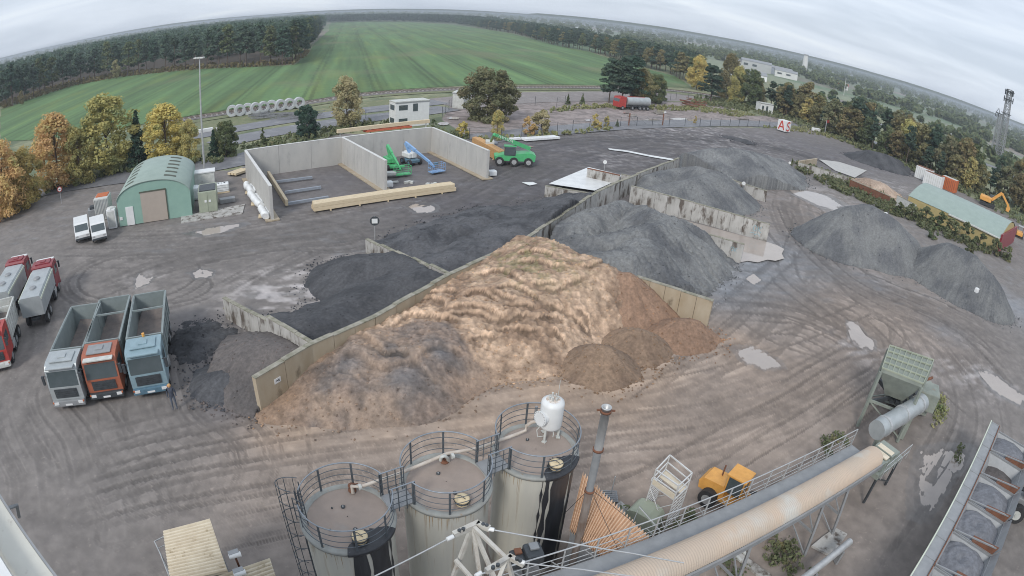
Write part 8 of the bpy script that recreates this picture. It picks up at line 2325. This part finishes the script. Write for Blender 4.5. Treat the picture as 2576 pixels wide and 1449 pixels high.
# ------------------------------------------------------------------ far structures
def lattice(label, name, cat, base_px, top_px, w0, w1, secs):
    b = P(*base_px); H_ = height(base_px[0], base_px[1], *top_px); t = thing(name, label, cat, (b.x, b.y, 0), .5); mb = MB(); r_ = w0 * .03 + .08
    C_ = lambda z, k: ((w0 + (w1 - w0) * z / H_) / 2 * (1 if k in (0, 3) else -1), (w0 + (w1 - w0) * z / H_) / 2 * (1 if k < 2 else -1), z)
    for k in range(4): mb.tube([C_(0, k), C_(H_, k)], r_, 4)
    mb.many('leg', M['grey'], t); mb = MB()
    for i in range(secs):
        z, z2 = H_ * i / secs, H_ * (i + 1) / secs
        for k in range(4): mb.tube([C_(z, k), C_(z2, (k + 1) % 4)], r_ * .6, 4); mb.tube([C_(z2, k), C_(z, (k + 1) % 4)], r_ * .6, 4); mb.tube([C_(z2, k), C_(z2, (k + 1) % 4)], r_ * .6, 4)
    mb.build('bracing', M['grey'], t); return t, H_


t, H_ = lattice('tall lattice radio tower with antennas at the right edge of the sky', 'radio_tower', 'tower', (2508, 408), (2546, 228), 4.2, 2.4, 13)
mb = MB()
for z in (H_ - 1, H_ - 5, H_ - 12): mb.box((0, 0, z), (4.6, 4.6, .35))
mb.many('platform', M['darkmetal'], t); mb = MB()
for k in range(9): a = k * .7; mb.box((2.5 * math.cos(a), 2.5 * math.sin(a), H_ - 1.5 - (k % 2) * 3.5), (.5, .5, 2.8), rz=a)
mb.many('antenna', M['darkmetal'], t)
t, H_ = lattice('slanting lattice power pylon with cross arms left of the radio tower', 'power_pylon', 'pylon', (2496, 388), (2522, 290), 3.0, 1.6, 8)
mb = MB(); mb.beam((-9, 0, H_ + .3), (9, 0, H_ + .3), .4, .6); mb.beam((-9, 0, H_ + .3), (-4, 0, H_ + 3), .25, .25); mb.beam((-4, 0, H_ + 3), (0, 0, H_), .25, .25)
mb.many('cross_arm', M['darkmetal'], t); mb = MB()
for x in (-9, -6, -3, 4, 8): mb.tube([(x, 0, H_), (x, 0, H_ - 2)], .2, 5)
mb.many('insulator', M['darkmetal'], t)
b = P(2022, 184); t = thing('factory_chimney', 'white factory chimney rising beyond the distant works', 'chimney', (b.x, b.y, 0)); mb = MB(); mb.lathe([(4.6, 0), (3.2, 27), (2.2, 27)], 20); mb.build('shaft', M['offwhite'], t); mb = MB(); mb.lathe([(3.5, 26), (3.5, 28), (2.4, 28)], 20); mb.build('rim', M['grey'], t)
for (u, v_, L_, W_, h_, m, a, lab) in ((1872, 172, 60, 26, 9, 'offwhite', -.3, 'pale hall of the distant works, left one'), (1900, 178, 46, 22, 13, 'galv', -.3, 'grey hall of the distant works in the middle'), (1935, 184, 70, 20, 10, 'steelblue', -.3, 'blue grey long hall of the distant works'), (1975, 196, 34, 18, 9, 'flower', -.3, 'white block at the right end of the distant works'), (2110, 222, 30, 16, 7, 'flower', -.4, 'white hall with red roof edge beyond the right belt'), (1468, 77, 70, 30, 6, 'film', -.1, 'long white greenhouse hall beyond the wood'), (1880, 196, 40, 20, 6, 'film', -.2, 'low white shed in front of the distant works'), (2075, 212, 20, 14, 6, 'offwhite', -.4, 'small pale house beyond the right belt'), (2395, 340, 24, 8, 3, 'film', -.6, 'long low white tunnel on the right hand field')):
    b = P(u, v_); L_, W_, h_ = L_ * .6, W_ * .6, h_ * .62
    t = thing('factory_hall' if u != 1468 else 'greenhouse', lab, 'building', (b.x, b.y, 0), a); mb = MB(); mb.box((0, 0, h_ / 2), (L_, W_, h_)); mb.build('walls', M[m], t)
    mb = MB(); mb.extr([(-W_ / 2 - .4, h_), (W_ / 2 + .4, h_), (0, h_ + 2)], L_ + .8, Matrix.Rotation(R(90), 4, 'Z')); mb.build('roof', M['red' if 'red' in lab else ('film' if 'green' in lab or 'tunnel' in lab else 'grey')], t)
    mb = MB()
    for k in range(2 if h_ > 3 else 0): mb.box((-L_ / 2 + 4 + k * 8, -W_ / 2 - .05, h_ * .6), (4, .2, h_ * .25))
    mb.many('window', M['glass'], t)
b = P(2122, 240); t = thing('thin_mast', 'thin pale mast rising out of the right tree belt', 'mast', (b.x, b.y, 0)); mb = MB(); mb.tube([(0, 0, 0), (0, 0, 14)], .25, 6); mb.build('pole', M['offwhite'], t); mb = MB(); mb.box((0, 0, 14.1), (1.2, .4, .4)); mb.build('head', M['grey'], t)
for (pts, w_, c_) in (([(2180, 300), (2300, 345), (2400, 390), (2500, 420), (2576, 460)], 8, 'asphalt_road'), ([(2050, 240), (2150, 262), (2300, 310), (2420, 340), (2576, 395)], 16, 'gravel')): ribbon('far_road' if c_ == 'asphalt_road' else 'dirt_track', pts, w_, .08, M[c_])

cover('undergrowth', 'russet brush at the foot of the left wood edge', [[(0, 276), (80, 250), (187, 216), (300, 195), (500, 175), (644, 169), (741, 163), (777, 134), (770, 128), (735, 156), (644, 162), (500, 167), (300, 187), (187, 206), (80, 238), (0, 262)]], .35, .5, 2.2, 'brown', 18, 'undergrowth')
# ------------------------------------------------------------------ haze
hz = MB(); hz.box((0, 3600, 14.5), (14600, 7600, 31.2) if 0 else (15000, 7800, 33)); ho = hz.build('haze', None)
hm = bpy.data.materials.new('haze'); hm.use_nodes = True; N = hm.node_tree.nodes; N.clear(); ou = N.new('ShaderNodeOutputMaterial'); pv = N.new('ShaderNodeVolumePrincipled')
pv.inputs['Color'].default_value = (.78, .84, .92, 1); pv.inputs['Density'].default_value = HAZE; pv.inputs['Anisotropy'].default_value = .2
hm.node_tree.links.new(pv.outputs[0], ou.inputs['Volume']); ho.data.materials.append(hm); tag(ho, kind='stuff')
ho['label'] = 'thin pale haze in the air over the whole plain'; ho['category'] = 'haze'
